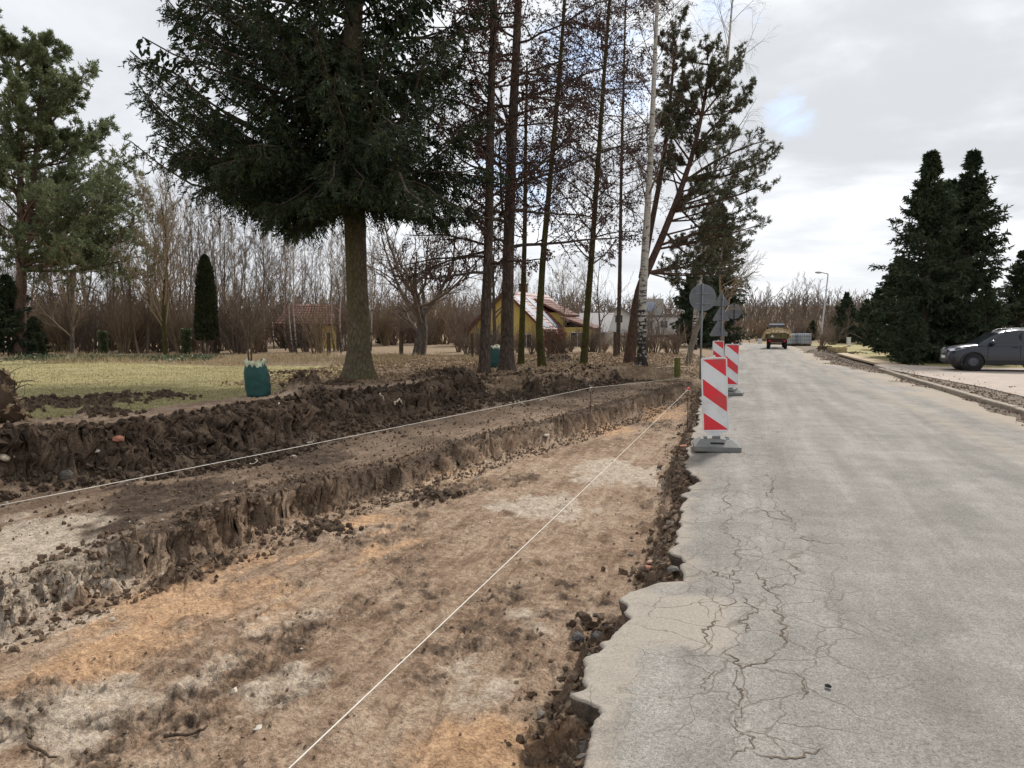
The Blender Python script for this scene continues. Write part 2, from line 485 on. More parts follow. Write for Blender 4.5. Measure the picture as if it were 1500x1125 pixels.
# ------------------------------------------------------------------ lines of the excavation, read off the photograph and put on the ground
def line(pix, z):
    q = np.array([gp(x, y, z) for x, y in pix]); o = np.argsort(q[:, 1])
    return q[o, 1], q[o, 0]
EDGE_PIX = [(873, 1123), (880, 1071), (888, 1035), (852, 1016), (860, 985), (888, 929), (914, 875), (942, 858), (998, 847), (998, 822),
            (984, 803), (1001, 762), (1002, 725), (1018, 699), (1003, 676), (1011, 650), (1020, 622), (1026, 592), (1031, 565), (1046, 545), (1060, 530), (1074, 518)]
ev, eu = line(EDGE_PIX, 0.0)
ev = np.concatenate([[-12, 1.2], ev, [60, 400]]); eu = np.concatenate([[-0.45, -0.42], eu, [-0.35, -0.35]])
b1v, b1u = line([(0, 915), (150, 862), (330, 805), (480, 748), (600, 712), (715, 672), (830, 640), (960, 600), (1005, 586)], -0.32)
b1v = np.concatenate([[-12], b1v, [22.5]]); b1u = np.concatenate([[-4.8], b1u, [-1.1]])
b2v, b2u = line([(0, 715), (150, 700), (300, 682), (420, 652), (530, 626), (620, 606), (700, 592), (800, 575), (910, 560)], 0.0)
b2v = np.concatenate([[-12], b2v]); b2u = np.concatenate([[-7.6], b2u])
VEND = 21.6                                            # the dug terrace ends here
def road_c(v):                                         # the road bends left far away
    v = np.asarray(v, float)
    return -np.maximum(v - 66, 0) ** 2 / 46.0
_r = np.random.default_rng(8); KN = -3 + np.cumsum(_r.uniform(0.015, 0.13, 2600)); KVAL = _r.uniform(-0.035, 0.035, 2600)   # angular chips
def E_(v, fine=True):
    v = np.asarray(v, float)
    u = np.interp(v, ev, eu)
    if fine:
        a = np.clip(1.3 - v / 60, 0.3, 1)
        u = u + a * np.interp(v, KN, KVAL) + a * (0.075 * fbm(v, v * 0 + 3.3, 2.2, 4, 5, 0.6) + 0.010 * fbm(v, v * 0 + 1.3, 45.0, 3, 7, 0.7))
    return u + road_c(v)
RW = 4.85
def R_(v):
    v = np.asarray(v, float)
    return RW + 0.10 * np.sin(v * 0.13 + 1) - 0.95 * sstep(29.6, 35.5, v) + road_c(v)
KV0, KV1 = 9.0, 29.5
STREAKS = [(530, 880, 1.0, .16), (480, 985, .5, .10), (650, 840, .5, .2), (930, 640, .9, .25), (960, 740, .8, .18), (700, 930, .5, .10), (600, 760, .6, .2), (400, 1050, .25, .08), (760, 800, .5, .2)]
def BROKEN(u, v):                                      # 0 = trodden smooth floor, 1 = broken crumbly floor
    s = fbm(u, v * 0.6, 1.1, 4, 64) * 0.9 + 0.35 * fbm(u, v, 6, 3, 88)
    for (px, py, a_, b_) in STREAKS:
        pu, pv = gp(px, py, -.32)
        s = s + 0.30 * np.exp(-((v - pv) / a_) ** 2 - ((u - pu - 0.10 * (v - pv)) / b_) ** 2)
    return sstep(0.08, 0.46, s)
def H(u, v, fine=True):
    u = np.asarray(u, float); v = np.asarray(v, float)
    wu = u + 0.16 * fbm(u, v, 1.3, 3, 11) + 0.11 * fbm(u, v, 4.5, 3, 12)
    e = E_(v); b1 = np.interp(v, b1v, b1u); b2 = np.interp(v, b2v, b2u)
    wu2 = wu + 0.30 * fbm(u, v, 0.7, 2, 13)
    # left side: lawn -> bank -> terrace -> bank -> trench floor -> road edge
    lawn = 0.48 - 0.10 * sstep(8, 24, v) + 0.10 * fbm(u, v, 0.25, 2, 21)
    lawn = lawn - 0.06 * sstep(-7.0, -9.5, u)
    lip = np.interp(v, [3.0, 4.4, 5.4, 7, 8.2, 10, 13, 18, 22], [-.14, -.11, -.03, -.03, -.11, -.07, -.03, .0, .04])
    ter = lip + (0.0 + 0.05 * sstep(18, 21, v) - lip) * np.clip((b1 - 0.25 - u) / np.maximum(b1 - 0.25 - b2, 0.3), 0, 1)
    flo = -0.33 + 0.16 * sstep(14, 22, v)
    k2 = sstep(0.0, 1.0, (b2 + 0.05 - wu2) / 0.42) * 0.8 + 0.2 * sstep(0.0, 1.0, (b2 + 0.40 - wu2) / 0.6)
    k1 = sstep(0.0, 1.0, (b1 + 0.03 - wu) / np.where(v < 4.5, 0.34, 0.20))
    z = flo + (ter - flo) * k1
    z = z + (lawn - z) * k2
    # low ridge of loose soil on the lip of the lower bank
    z = z + 0.04 * np.exp(-((wu - (b1 - 0.34)) / 0.16) ** 2) * (0.6 + fbm(u, v, 1.7, 2, 31)) * (v < 22)
    # rim of the upper bank
    z = z + 0.07 * np.exp(-((wu - (b2 - 0.75)) / 0.35) ** 2) * (0.5 + 1.4 * fbm(u, v, 0.9, 2, 32)) * (v < 24)
    # beyond the dig: the ground between trees and road
    verge = lawn + (0.02 - lawn) * sstep(-2.7, -0.5, u - road_c(v)) * (0.3 + 0.7 * sstep(-5, -2.7, u - road_c(v)))
    kv = sstep(VEND, VEND + 0.28, v + 0.25 * fbm(u, v, 1.5, 3, 41))
    z = z + (verge - z) * kv
    # steep broken side below the asphalt
    ke = sstep(-0.26, 0.0, wu * 0.5 + u * 0.5 - e)
    far = sstep(VEND, VEND + 1, v)
    z = z + (-0.12 + 0.10 * far - z) * ke
    # right side
    r = R_(v)
    rr = u - r
    nr = fbm(u, v, 0.55, 4, 51)
    dirt = -0.12 + 0.150 * sstep(-0.85, -0.10, rr + 1.1 * nr) - 0.015 * sstep(0.0, 0.4, rr)
    z = np.where(rr > -1.6, dirt, z)
    kz = sstep(KV0 - 2, KV0, v) * sstep(KV1 + 1.5, KV1, v)
    z = z + kz * 0.085 * sstep(0.05, 0.13, rr) + (1 - kz) * 0.02 * sstep(0.3, 1.5, rr)
    # dug strip of dark soil on the right further on
    z = z - 0.10 * sstep(0.5, 0.9, rr) * sstep(2.6, 2.1, rr) * sstep(33, 35, v) * sstep(60, 50, v)
    # far ground: a gentle slope beyond the bend
    Yv = -u * math.sin(TH) + v * math.cos(TH)
    z = z + 6.5 * sstep(100, 190, Yv) * sstep(-80, 20, u) + 1.5 * sstep(120, 260, Yv)
    if fine:
        soil = (1 - sstep(-0.1, 0.0, u - e)) * (wu > b2 - 2.2) * (1 - kv)
        soilr = sstep(-0.6, 0.1, rr) * sstep(3.2, 2.2, rr)
        steep = np.maximum(np.exp(-((wu - (b1 - 0.08)) / 0.20) ** 2), np.exp(-((wu - (b2 - 0.18)) / 0.32) ** 2)) * (1 - kv)
        steep = np.maximum(steep, np.exp(-((u - e + 0.16) / 0.16) ** 2) * (1 - far))
        tr = soil * (wu > b1)
        rough = soil * 0.55 + soilr * 0.5 + 0.12
        f1 = fbm(u, v, 2.6, 3, 61); f2 = fbm(u, v, 9, 3, 62, 0.6); f3 = fbm(u, v, 33, 3, 63, 0.6)
        pat = BROKEN(u, v)            # calm, trodden parts and broken parts
        z = z + rough * (0.020 * f1 + (0.008 + 0.038 * pat) * f2 + (0.007 + 0.034 * pat) * f3)
        z = z + steep * (0.035 * f1 + 0.018 * f2 + 0.012 * f3)
        # tooth marks of the bucket, across the trench floor
        q = u * 0.80 + v * 0.60
        z = z + tr * (0.018 * fbm(u * 7.0 + 0.3 * v, v * 0.8, 1.0, 4, 71, 0.6) - 0.016 * np.exp(-(np.abs(fbm(u * 2.4 + 0.2 * v, v * 0.35, 1.0, 3, 75)) / 0.035) ** 2))
        # cracks and scraped flakes
        rid = np.abs(fbm(u, v, 1.9, 3, 72)); z = z - tr * 0.024 * np.exp(-(rid / 0.014) ** 2) * sstep(-.1, .15, fbm(u, v, 0.7, 2, 74))
        cl = np.maximum(fbm(u, v, 6.5, 3, 73, 0.7) - 0.33, 0); z = z + soil * cl * (0.06 + 0.3 * steep)
        # loose piles
        for (px, py, zz_, hh, ru) in PILES:
            pu, pv = gp(px, py, zz_)
            d = ((u - pu) ** 2 + (v - pv) ** 2) / ru ** 2
            z = z + hh * np.exp(-d * 1.6) * (1 + 0.9 * f2 + 0.6 * f1)
    return z
PILES = [(445, 585, 0.45, 0.30, 0.42), (520, 590, 0.45, 0.13, 0.5), (635, 562, 0.42, 0.22, 0.75), (690, 562, 0.42, 0.15, 0.7), (815, 530, 0.40, 0.20, 0.9),
         (440, 545, 0.4, 0.05, 0.8), (500, 566, 0.45, 0.08, 0.5), (310, 825, -0.3, 0.10, 0.20), (265, 845, -0.3, 0.12, 0.22), (380, 790, -0.3, 0.06, 0.18),
         (120, 600, 0.4, 0.10, 0.6), (170, 592, 0.4, 0.10, 0.5), (70, 596, 0.4, 0.09, 0.5), (245, 590, 0.4, 0.08, 0.4), (10, 612, 0.4, 0.22, 0.5), (150, 618, 0.45, 0.08, 0.35),
         (470, 730, 0.0, 0.05, 0.3), (640, 688, 0.0, 0.04, 0.3), (850, 905, -.3, 0.03, 0.10), (870, 948, -.3, 0.03, 0.09), (935, 845, -.3, 0.03, 0.12),
         (1205, 517, 0.02, 0.25, 0.9), (1240, 518, 0.02, 0.10, 1.2)]
def hz(u, v):
    return float(H(np.array([u]), np.array([v]))[0])
def onground(px, py):                                  # march the ray of a photo point down to the terrain
    X, Y, Z = ray(px, py)
    k = np.concatenate([np.linspace(1.5, 60, 3000), np.linspace(60, 400, 2000)])
    u, v = wdir(X * k, Y * k)
    d = EYE + Z * k - H(u, v, False)
    i = int(np.argmax(d < 0)) if (d < 0).any() else len(k) - 1
    return float(u[i]), float(v[i]), hz(u[i], v[i])

# ------------------------------------------------------------------ ground sheet
ang = np.concatenate([np.linspace(-math.pi, -0.80, 44)[:-1], np.linspace(-0.80, 0.10, 600), np.linspace(0.10, 0.72, 240)[1:], np.linspace(0.72, math.pi, 44)[1:-1]])
rad = [0.35]
while rad[-1] < 1500:
    r_ = rad[-1]
    rad.append(r_ * (1.03 if r_ < 1.9 else 1.0056 if r_ < 22 else 1.016 if r_ < 60 else 1.07))
rad = np.array(rad)
A_, R2_ = np.meshgrid(ang, rad)
XX = np.sin(A_) * R2_; YY = np.cos(A_) * R2_
UU, VV = wdir(XX, YY)
ZZ = H(UU, VV)
b1g = np.interp(VV, b1v, b1u); b2g = np.interp(VV, b2v, b2u)
near_ = (VV < VEND + .2)
st1 = np.exp(-((UU - (b1g - 0.10)) / 0.22) ** 2) * near_; st2 = np.exp(-((UU - (b2g - 0.20)) / 0.38) ** 2) * near_
dz_ = lambda s_, sd_: fbm(VV + 3.1 * ZZ, ZZ * 2.0 - 0.4 * VV, s_, 4, sd_, 0.65)
UU = UU + st1 * (0.05 * dz_(4.0, 301) + 0.06 * dz_(15.0, 302) + 0.05 * sstep(-.10, .0, ZZ) * (0.6 + dz_(2.0, 305))) + st2 * (0.17 * dz_(2.2, 303) + 0.10 * dz_(11.0, 304) + 0.10 * sstep(.2, .42, ZZ) * (0.4 + dz_(1.1, 306)))
VV = VV + st1 * 0.05 * dz_(9.0, 307) + st2 * 0.08 * dz_(6.0, 308)
ste = np.exp(-((UU - E_(VV) + .12) / .12) ** 2) * near_
UU = UU + ste * 0.05 * fbm(VV * 1.0, ZZ * 2.5, 12, 3, 309)
na, nr_ = len(ang), len(rad)
idx = np.arange(na * nr_).reshape(nr_, na)
nx = np.roll(idx, -1, axis=1)
gm = MB()
Vg = np.stack([UU.ravel(), VV.ravel(), ZZ.ravel()], 1)
Fg = np.stack([idx[:-1], idx[1:], nx[1:], nx[:-1]], -1).reshape(-1, 4)
gm.add(Vg, Fg)
gm.F.append((idx[:1, :] + 0, 0))

# zones: soil and growth; dark also carries painted tree, wall and edge shade
u, v = UU, VV
wob = 0.35 * fbm(u, v, 0.8, 4, 81) + 0.15 * fbm(u, v, 4, 3, 82)
b1 = np.interp(v, b1v, b1u); b2 = np.interp(v, b2v, b2u); e = E_(v)
kv = sstep(VEND, VEND + 0.3, v)
def blob(px, py, z, ra, rb, rot=0.0, amp=0.9):
    pu, pv = gp(px, py, z)
    du, dv = u - pu, v - pv
    c, s = math.cos(rot), math.sin(rot)
    a = (du * c + dv * s) / ra; b = (-du * s + dv * c) / rb
    return sstep(1.35, 0.25, np.sqrt(a * a + b * b) + amp * (1.5 * fbm(u * 1.0, v * 0.45, 1.7, 4, 89) + 1.1 * fbm(u, v * 0.5, 5, 3, 83)))
on_floor = (u > b1 - 0.05 + 0 * wob) * (u < e) * (1 - kv)
on_ter = (u > b2 - 0.1) * (u <= b1 - 0.1) * (1 - kv)
up = (u <= b2 - 0.1) | ((v > VEND) & (u < e))
orange = np.maximum.reduce([blob(430, 815, -.32, 0.9, 0.55, 1.2), blob(300, 880, -.32, 0.9, 0.55, 1.1), blob(180, 950, -.32, 0.7, 0.5, 1.0), blob(660, 700, -.32, 0.6, 0.35, 1.3),
                            blob(700, 1100, -.32, 0.35, 0.25, 0.3), blob(960, 602, -.2, 1.4, .45, 1.3), blob(880, 630, -.3, .9, .5, 1.3), blob(500, 775, -.3, .7, .35, 1.2)]) * on_floor
orange = orange * (0.8 + 0.5 * fbm(u, v, 3, 3, 84))
pale = np.maximum.reduce([blob(900, 690, -.32, 0.55, 0.75, 0.2, .7), blob(790, 740, -.32, 0.5, 0.5, 0.0), blob(670, 700, -.32, 0.6, 0.3, 1.3) * 0.5,
                          blob(760, 900, -.32, 0.25, 0.30, 0.2) * .8, blob(700, 985, -.32, 0.25, 0.3, 0.1) * 0.7, blob(120, 1030, -.32, 0.9, 0.35, 1.0) * 0.7, blob(420, 1000, -.32, 0.4, 0.25, 1.0) * .6,
                          blob(380, 915, -.32, .45, .2, .9) * .5, blob(30, 920, -.32, .5, .25, .9) * .6]) * on_floor
terpale = np.maximum.reduce([blob(70, 800, 0, 0.75, 1.6, 1.0, .7), blob(30, 840, 0, 0.8, 1.2, 1.0, .7), blob(375, 665, 0, 0.45, 0.3, 1.2) * .9, blob(260, 660, 0, .3, .2, 1.2) * .6]) * (u > b2) * (u <= b1 + 0.1) * (1 - kv)  # paler patches on the terrace
pale = np.maximum(pale, terpale)
dark = 0.50 * on_ter * (1 - terpale) * (0.8 + 0.9 * fbm(u, v, 0.9, 3, 85))
dark = np.maximum(dark, np.maximum.reduce([blob(290, 720, 0, 0.7, 0.9, 1.0), blob(430, 665, 0, 0.5, 0.7, 1.0), blob(380, 675, 0, .4, .4, 1)]) * on_ter * 0.95)  # spruce shadow on the terrace, painted into the ground colour
topsoil = np.exp(-np.maximum(np.abs(u - (b2 - 0.20)) - 0.30, 0) ** 2 / 0.03) * (1 - kv)
dark = np.maximum(dark, topsoil * (0.80 + 0.5 * fbm(u, v, 2, 3, 86)))
endwall = np.exp(-((v - VEND - 0.1) / 0.30) ** 2) * (u > b2) * (u < e)  # shadow line of the end wall, put into the ground colour
dark = np.maximum(dark, endwall)
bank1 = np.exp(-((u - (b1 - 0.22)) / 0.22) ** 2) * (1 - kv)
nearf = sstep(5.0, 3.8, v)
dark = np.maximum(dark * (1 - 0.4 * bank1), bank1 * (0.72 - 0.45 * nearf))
edgeroad = np.exp(-((u - e + 0.14) / 0.16) ** 2) * (1 - kv)  # band of shade below the asphalt edge, darkened in the colour
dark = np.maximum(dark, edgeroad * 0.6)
dark = np.maximum(dark, BROKEN(u, v) * on_floor * (1 - 0.7 * orange) * (0.37 + 0.8 * fbm(u, v, 14, 3, 93)))
lawnz = sstep(-1.55, -2.0, u - b2 + 0.9 * wob) * (v < 60)
Yd = -u * math.sin(TH) + v * math.cos(TH); Xd = u * math.cos(TH) + v * math.sin(TH)
trees_zone = sstep(-6.0, -3.0, Xd - 0.0 + 2.2 * wob) * sstep(13.5, 17, Yd)
edgewood = sstep(25.5, 29, Yd + 2.5 * wob + 0.05 * Xd)
litter = np.clip(np.maximum(trees_zone, edgewood), 0, 1) * (u < e - 0.0) * (up)
litter = np.where((v > VEND) & (u < e), np.maximum(litter, 0.85), litter)
mound = np.zeros_like(u)
for (px, py, zz_, hh, ru) in PILES:
    if hh > 0.07:
        pu, pv = gp(px, py, zz_)
        mound = np.maximum(mound, sstep(1.15, 0.5, np.sqrt((u - pu) ** 2 + (v - pv) ** 2) / ru + wob))
dark = np.maximum(dark, mound * 0.6)
lawnz = lawnz * (1 - litter) * (1 - mound * up); litter = litter * (1 - mound)
rr = u - R_(v)
right = sstep(-1.8, -1.6, rr)
gravel = right * sstep(3.2, 2.4, rr + wob)
rlawn = right * sstep(1.9, 2.6, rr + wob) * sstep(31, 34, v) + right * sstep(9, 10, rr) + right * sstep(5.2, 5.9, rr + wob) * sstep(32, 33.5, v)
rlawn = np.clip(rlawn, 0, 1)
sandr = right * np.clip(np.exp(-((rr - 2.6 - 0.8 * wob) / 0.55) ** 2) * sstep(34, 37, v) * sstep(70, 55, v) * 1.2 + 0.0, 0, 1)
sandr = np.maximum(sandr, right * sstep(-0.1, -0.6, rr + 0.4 * wob) * 0.35)
dark = np.where(right > 0.5, sstep(0.3, 0.8, rr) * sstep(2.5, 2.0, rr) * sstep(32.5, 35, v) * sstep(62, 50, v) * 0.75 + 0.35 * sstep(-.1, .4, fbm(u, v, 1.4, 3, 91)) + 0.25 * sstep(-.6, 0, rr) * sstep(.3, 0, rr), dark)
pale = np.maximum(pale * (1 - right), sandr); orange = orange * (1 - right)
lawnz = np.maximum(lawnz * (1 - right), rlawn); litter = litter * (1 - right)
far_ = sstep(60, 80, Yd)
litter = np.maximum(litter, far_ * 0.7)
def colattr(me, name, ch):
    a = me.attributes.new(name, 'FLOAT_COLOR', 'POINT')
    arr = np.ones((len(me.vertices), 4), np.float32)
    for i, c in enumerate(ch):
        arr[:, i] = np.clip(np.broadcast_to(c, UU.shape).ravel() if np.ndim(c) else c, 0, 1)
    a.data.foreach_set('color', arr.ravel())

m, t, b = newmat('earth', 0.95, 0.15)
pos = t.node('ShaderNodeNewGeometry').outputs['Position']
za = t.node('ShaderNodeAttribute', {'attribute_name': 'zone_soil_shade'}); sa = t.node('ShaderNodeSeparateColor', None, Color=za.outputs['Color'])
zb = t.node('ShaderNodeAttribute', {'attribute_name': 'zone_growth'}); sb = t.node('ShaderNodeSeparateColor', None, Color=zb.outputs['Color'])
nA = t.noise(pos, 1.1, 6, 0.6); nB = t.noise(pos, 7.0, 6, 0.65, 0.4); nC = t.noise(pos, 55, 4, 0.65); nD = t.noise(pos, 190, 2, 0.6)
nE = t.noise(t.node('ShaderNodeMapping', None, Vector=pos, Rotation=(0, 0, 0.06), Scale=(7.0, 0.8, 1)).outputs[0], 1.5, 6, 0.65)
base = t.ramp(t.math('ADD', t.math('MULTIPLY', nA, 0.30), t.math('ADD', t.math('MULTIPLY', nB, 0.35), t.math('MULTIPLY', nE, 0.35))),
              [(0.37, (0.155, 0.098, 0.064)), (0.45, (0.27, 0.184, 0.124)), (0.52, (0.385, 0.280, 0.198)), (0.62, (0.49, 0.385, 0.285))])
def withn(f, lo=0.32, hi=0.62, k=0.5):
    return t.rng(t.math('ADD', f, t.math('MULTIPLY', t.math('SUBTRACT', nB, 0.5), k * 2)), lo, hi, 0, 1, True)
col = t.mix(withn(sa.outputs[1], 0.2, 0.9), base, t.ramp(nB, [(0.3, (0.42, 0.255, 0.145)), (0.7, (0.60, 0.40, 0.245))]))
col = t.mix(withn(sa.outputs[2], 0.2, 0.85), col, t.ramp(nB, [(0.3, (0.42, 0.345, 0.265)), (0.7, (0.58, 0.49, 0.395))]))
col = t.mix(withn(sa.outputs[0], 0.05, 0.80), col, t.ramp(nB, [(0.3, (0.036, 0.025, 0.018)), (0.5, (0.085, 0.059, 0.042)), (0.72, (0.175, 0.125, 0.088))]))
# crumbs
crumb = t.math('ADD', t.math('MULTIPLY', nC, 0.7), t.math('MULTIPLY', nD, 0.3))
nG = t.noise(pos, 20, 6, 0.72)
col = t.mix(t.rng(t.math('ADD', t.math('MULTIPLY', crumb, 0.55), t.math('MULTIPLY', nG, 0.45)), 0.38, 0.60), t.mix(1.0, col, (0.40, 0.36, 0.33), 'MULTIPLY'), t.mix(1.0, col, (1.25, 1.25, 1.24), 'MULTIPLY'))
spk = t.rng(t.noise(pos, 120, 2, 0.5), 0.69, 0.73)
col = t.mix(t.math('MULTIPLY', spk, 0.5), col, (0.45, 0.40, 0.34))
# growth
gn_ = t.noise(pos, 2.2, 6, 0.7); gf = t.noise(pos, 40, 4, 0.7)
gr = t.ramp(t.math('ADD', t.math('MULTIPLY', gn_, 0.6), t.math('MULTIPLY', gf, 0.4)), [(0.36, (0.18, 0.16, 0.065)), (0.47, (0.30, 0.26, 0.12)), (0.56, (0.38, 0.32, 0.165)), (0.68, (0.46, 0.37, 0.22))])
lt = t.ramp(t.math('ADD', t.math('MULTIPLY', nB, 0.5), t.math('MULTIPLY', nC, 0.5)), [(0.36, (0.10, 0.068, 0.042)), (0.48, (0.215, 0.152, 0.098)), (0.58, (0.34, 0.25, 0.165)), (0.70, (0.46, 0.36, 0.25))])
gv = t.ramp(t.math('ADD', t.math('MULTIPLY', nB, 0.5), t.math('MULTIPLY', nC, 0.5)), [(0.38, (0.115, 0.090, 0.070)), (0.50, (0.20, 0.160, 0.125)), (0.64, (0.34, 0.285, 0.23))])
gv = t.mix(sa.outputs[2], gv, (0.42, 0.34, 0.25)); gv = t.mix(t.math('MULTIPLY', sa.outputs[0], 0.8), gv, (0.07, 0.05, 0.038))
col = t.mix(sb.outputs[2], col, gv)
col = t.mix(withn(sb.outputs[0], 0.35, 0.65), col, gr)
col = t.mix(withn(sb.outputs[1], 0.35, 0.65), col, lt)
t.put(b, 'Base_Color', col)
hh = t.math('ADD', t.math('MULTIPLY', nC, 0.65), t.math('ADD', t.math('MULTIPLY', nD, 0.3), t.math('MULTIPLY', nB, 1.2)))
bump(t, b, t.math('ADD', hh, t.math('MULTIPLY', nG, 0.9)), 1.0, 0.022)
EARTH = m
gme = gm.mesh('ground', EARTH)
colattr(gme, 'zone_soil_shade', (dark, orange, pale)); colattr(gme, 'zone_growth', (lawnz, litter, gravel))
tag(link('ground', gme), 'bare soil, dug trench and terrace, lawn and leaf litter', None, None, 'structure')

# ------------------------------------------------------------------ road
vs = [-6.0]
while vs[-1] < 110:
    a = abs(vs[-1]); vs.append(vs[-1] + max(0.016, 0.0055 * a if vs[-1] > 0 else 0.25))
vs = np.array(vs)
e = E_(vs); r = R_(vs)
# loose chunk-edges: overhang of the asphalt
cols = np.concatenate([[0, .012, .03, .06, .1, .15], np.linspace(0.2, 5.2, 46) , [5.6]])
cols = cols / cols[-1]
Ur = e[:, None] + (r + 0.05 - e)[:, None] * cols[None]
Vr = np.broadcast_to(vs[:, None], Ur.shape).copy()
jag = 0.02 * fbm(Ur, Vr, 9, 2, 101)
Vr[:, :4] += jag[:, :4]
lat = (Ur - road_c(vs)[:, None] - 2.1) / 2.6
Zr = 0.004 + 0.035 * (1 - lat ** 2) - 0.035 * 0 + 0.008 * fbm(Ur, Vr, 0.7, 3, 102) + 0.0035 * fbm(Ur, Vr, 6, 3, 103)
wh = sstep(0.35, 0.0, Ur - e[:, None])
Zr = Zr - 0.012 * wh + wh * 0.010 * fbm(Ur, Vr, 14, 3, 104)
Zr[:, 0] -= 0.012
skirt1 = np.stack([e + 0.006 + 0.016 * fbm(vs, vs * 0, 25, 2, 105), vs, Zr[:, 0] - 0.045 - 0.01 * fbm(vs, vs * 0, 9, 2, 106)], 1)
skirt2 = np.stack([e + 0.05 + 0.05 * fbm(vs, vs * 0 + 2, 7, 2, 107), vs, Zr[:, 0] * 0 - 0.16], 1)
Pr = np.stack([Ur, Vr, Zr], -1)
Pr = np.concatenate([skirt2[:, None], skirt1[:, None], Pr], 1)
nrw, ncl = Pr.shape[:2]
idx = np.arange(nrw * ncl).reshape(nrw, ncl)
fq = np.stack([idx[:-1, :-1], idx[:-1, 1:], idx[1:, 1:], idx[1:, :-1]], -1)
rb = MB(); rb.add(Pr, fq[:, 2:].reshape(-1, 4)); rb.F.append((fq[:, :2].reshape(-1, 4), 1))
ASIDE = simple('broken_asphalt_side', (0.095, 0.078, 0.062), 0.95, 0.15, var=.5, scale=28, bmp=0.9, bscale=90, dirt=(0.20, 0.15, 0.11), dirt_amt=.8)
m, t, b = newmat('old_asphalt', 0.9, 0.25)
pos = t.node('ShaderNodeNewGeometry').outputs['Position']
sx = t.node('ShaderNodeSeparateXYZ', None, i0=pos)
ra_ = t.node('ShaderNodeAttribute', {'attribute_name': 'wear'}); rs = t.node('ShaderNodeSeparateColor', None, Color=ra_.outputs['Color'])
n0 = t.noise(pos, 0.55, 5, 0.6); n1 = t.noise(pos, 3.2, 6, 0.65); n2 = t.noise(pos, 120, 3, 0.7); n3 = t.noise(pos, 260, 2, 0.6)
nl = t.noise(t.node('ShaderNodeMapping', None, Vector=pos, Scale=(2.6, 0.17, 1)).outputs[0], 1.0, 6, 0.62, 0.3)
base = t.ramp(t.math('ADD', t.math('MULTIPLY', n0, 0.32), t.math('ADD', t.math('MULTIPLY', n1, 0.26), t.math('MULTIPLY', nl, 0.42))),
              [(0.40, (0.165, 0.152, 0.136)), (0.5, (0.222, 0.206, 0.187)), (0.60, (0.298, 0.279, 0.255))])
n4 = t.noise(pos, 48, 5, 0.8)
ag = t.math('ADD', t.math('MULTIPLY', n2, 0.40), t.math('ADD', t.math('MULTIPLY', n3, 0.25), t.math('MULTIPLY', n4, 0.35)))
base = t.mix(t.rng(ag, 0.38, 0.62), t.mix(1.0, base, (0.36, 0.355, 0.35), 'MULTIPLY'), t.mix(1.0, base, (1.60, 1.60, 1.58), 'MULTIPLY'))
# pits
base = t.mix(t.math('MULTIPLY', t.rng(t.noise(pos, 26, 4, 0.6), 0.66, 0.72), 0.45), base, (0.13, 0.105, 0.08))
# dust, tan
base = t.mix(t.math('MULTIPLY', t.rng(t.math('ADD', rs.outputs[0], t.math('MULTIPLY', t.math('SUBTRACT', n1, 0.5), 0.9)), 0.25, 0.9), 0.85), base, t.mix(n2, (0.27, 0.215, 0.16), (0.38, 0.32, 0.25)))
# old repair, paler and yellowish, at the broken edge
base = t.mix(t.rng(t.math('ADD', rs.outputs[1], t.math('MULTIPLY', t.math('SUBTRACT', n1, 0.5), 1.6)), 0.25, 0.85), base, t.mix(t.rng(ag, .35, .65), (0.17, 0.145, 0.118), (0.43, 0.385, 0.325)))
# fine alligator cracks
dv = t.vmath('ADD', pos, t.vmath('SCALE', t.node('ShaderNodeTexNoise', None, Vector=pos, Scale=2.6, Detail=5).outputs[1], 0.40))
dv = t.node('ShaderNodeMapping', None, Vector=dv, Scale=(1, 0.75, 0.0)).outputs[0]
vo = t.node('ShaderNodeTexVoronoi', {'feature': 'DISTANCE_TO_EDGE'}, Vector=dv, Scale=4.2, Randomness=1.0).outputs[0]
ck = t.math('MULTIPLY', t.rng(vo, 0.003, 0.022, 1.0, 0.0, True), t.rng(t.math('ADD', rs.outputs[2], t.math('MULTIPLY', t.math('SUBTRACT', n1, 0.5), 1.5)), 0.45, 0.75))
vo2 = t.node('ShaderNodeTexVoronoi', {'feature': 'DISTANCE_TO_EDGE'}, Vector=t.vmath('ADD', dv, (3, 7, 0)), Scale=1.1, Randomness=1.0).outputs[0]
ck2 = t.math('MULTIPLY', t.rng(vo2, 0.002, 0.009, 1.0, 0.0, True), t.rng(t.noise(pos, 1.3, 3), 0.50, 0.58))
ck = t.math('MAXIMUM', ck, t.math('MULTIPLY', ck2, 0.6))
base = t.mix(t.math('MULTIPLY', ck, 0.62), base, (0.130, 0.105, 0.082))
t.put(b, 'Base_Color', base)
hh = t.math('SUBTRACT', t.math('ADD', t.math('MULTIPLY', ag, 0.35), t.math('MULTIPLY', n1, 0.3)), t.math('MULTIPLY', ck, 0.7))
bump(t, b, hh, 0.55, 0.012)
ROADM = m
rme = rb.mesh('road', [ROADM, ASIDE])
a = rme.attributes.new('wear', 'FLOAT_COLOR', 'POINT')
U_, V_ = Pr[..., 0], Pr[..., 1]
Rr = r[:, None]; Ee = e[:, None]
dust = sstep(-1.6, -0.1, U_ - Rr + 0.8 * fbm(U_, V_, 0.5, 3, 111)) + 0.6 * sstep(0.30, 0.0, U_ - Ee) + 0.55 * sstep(24, 34, V_) * sstep(1.2, 0.1, U_ - Ee)
dust = np.maximum(dust, 0.55 * np.exp(-((U_ - Rr + 1.7 + 0.5 * fbm(U_, V_, .3, 2, 112)) / 0.35) ** 2))
pu0, pv0 = gp(985, 905); pu1, pv1 = gp(905, 985)
wobr = 0.25 * fbm(U_, V_, 4, 3, 113)
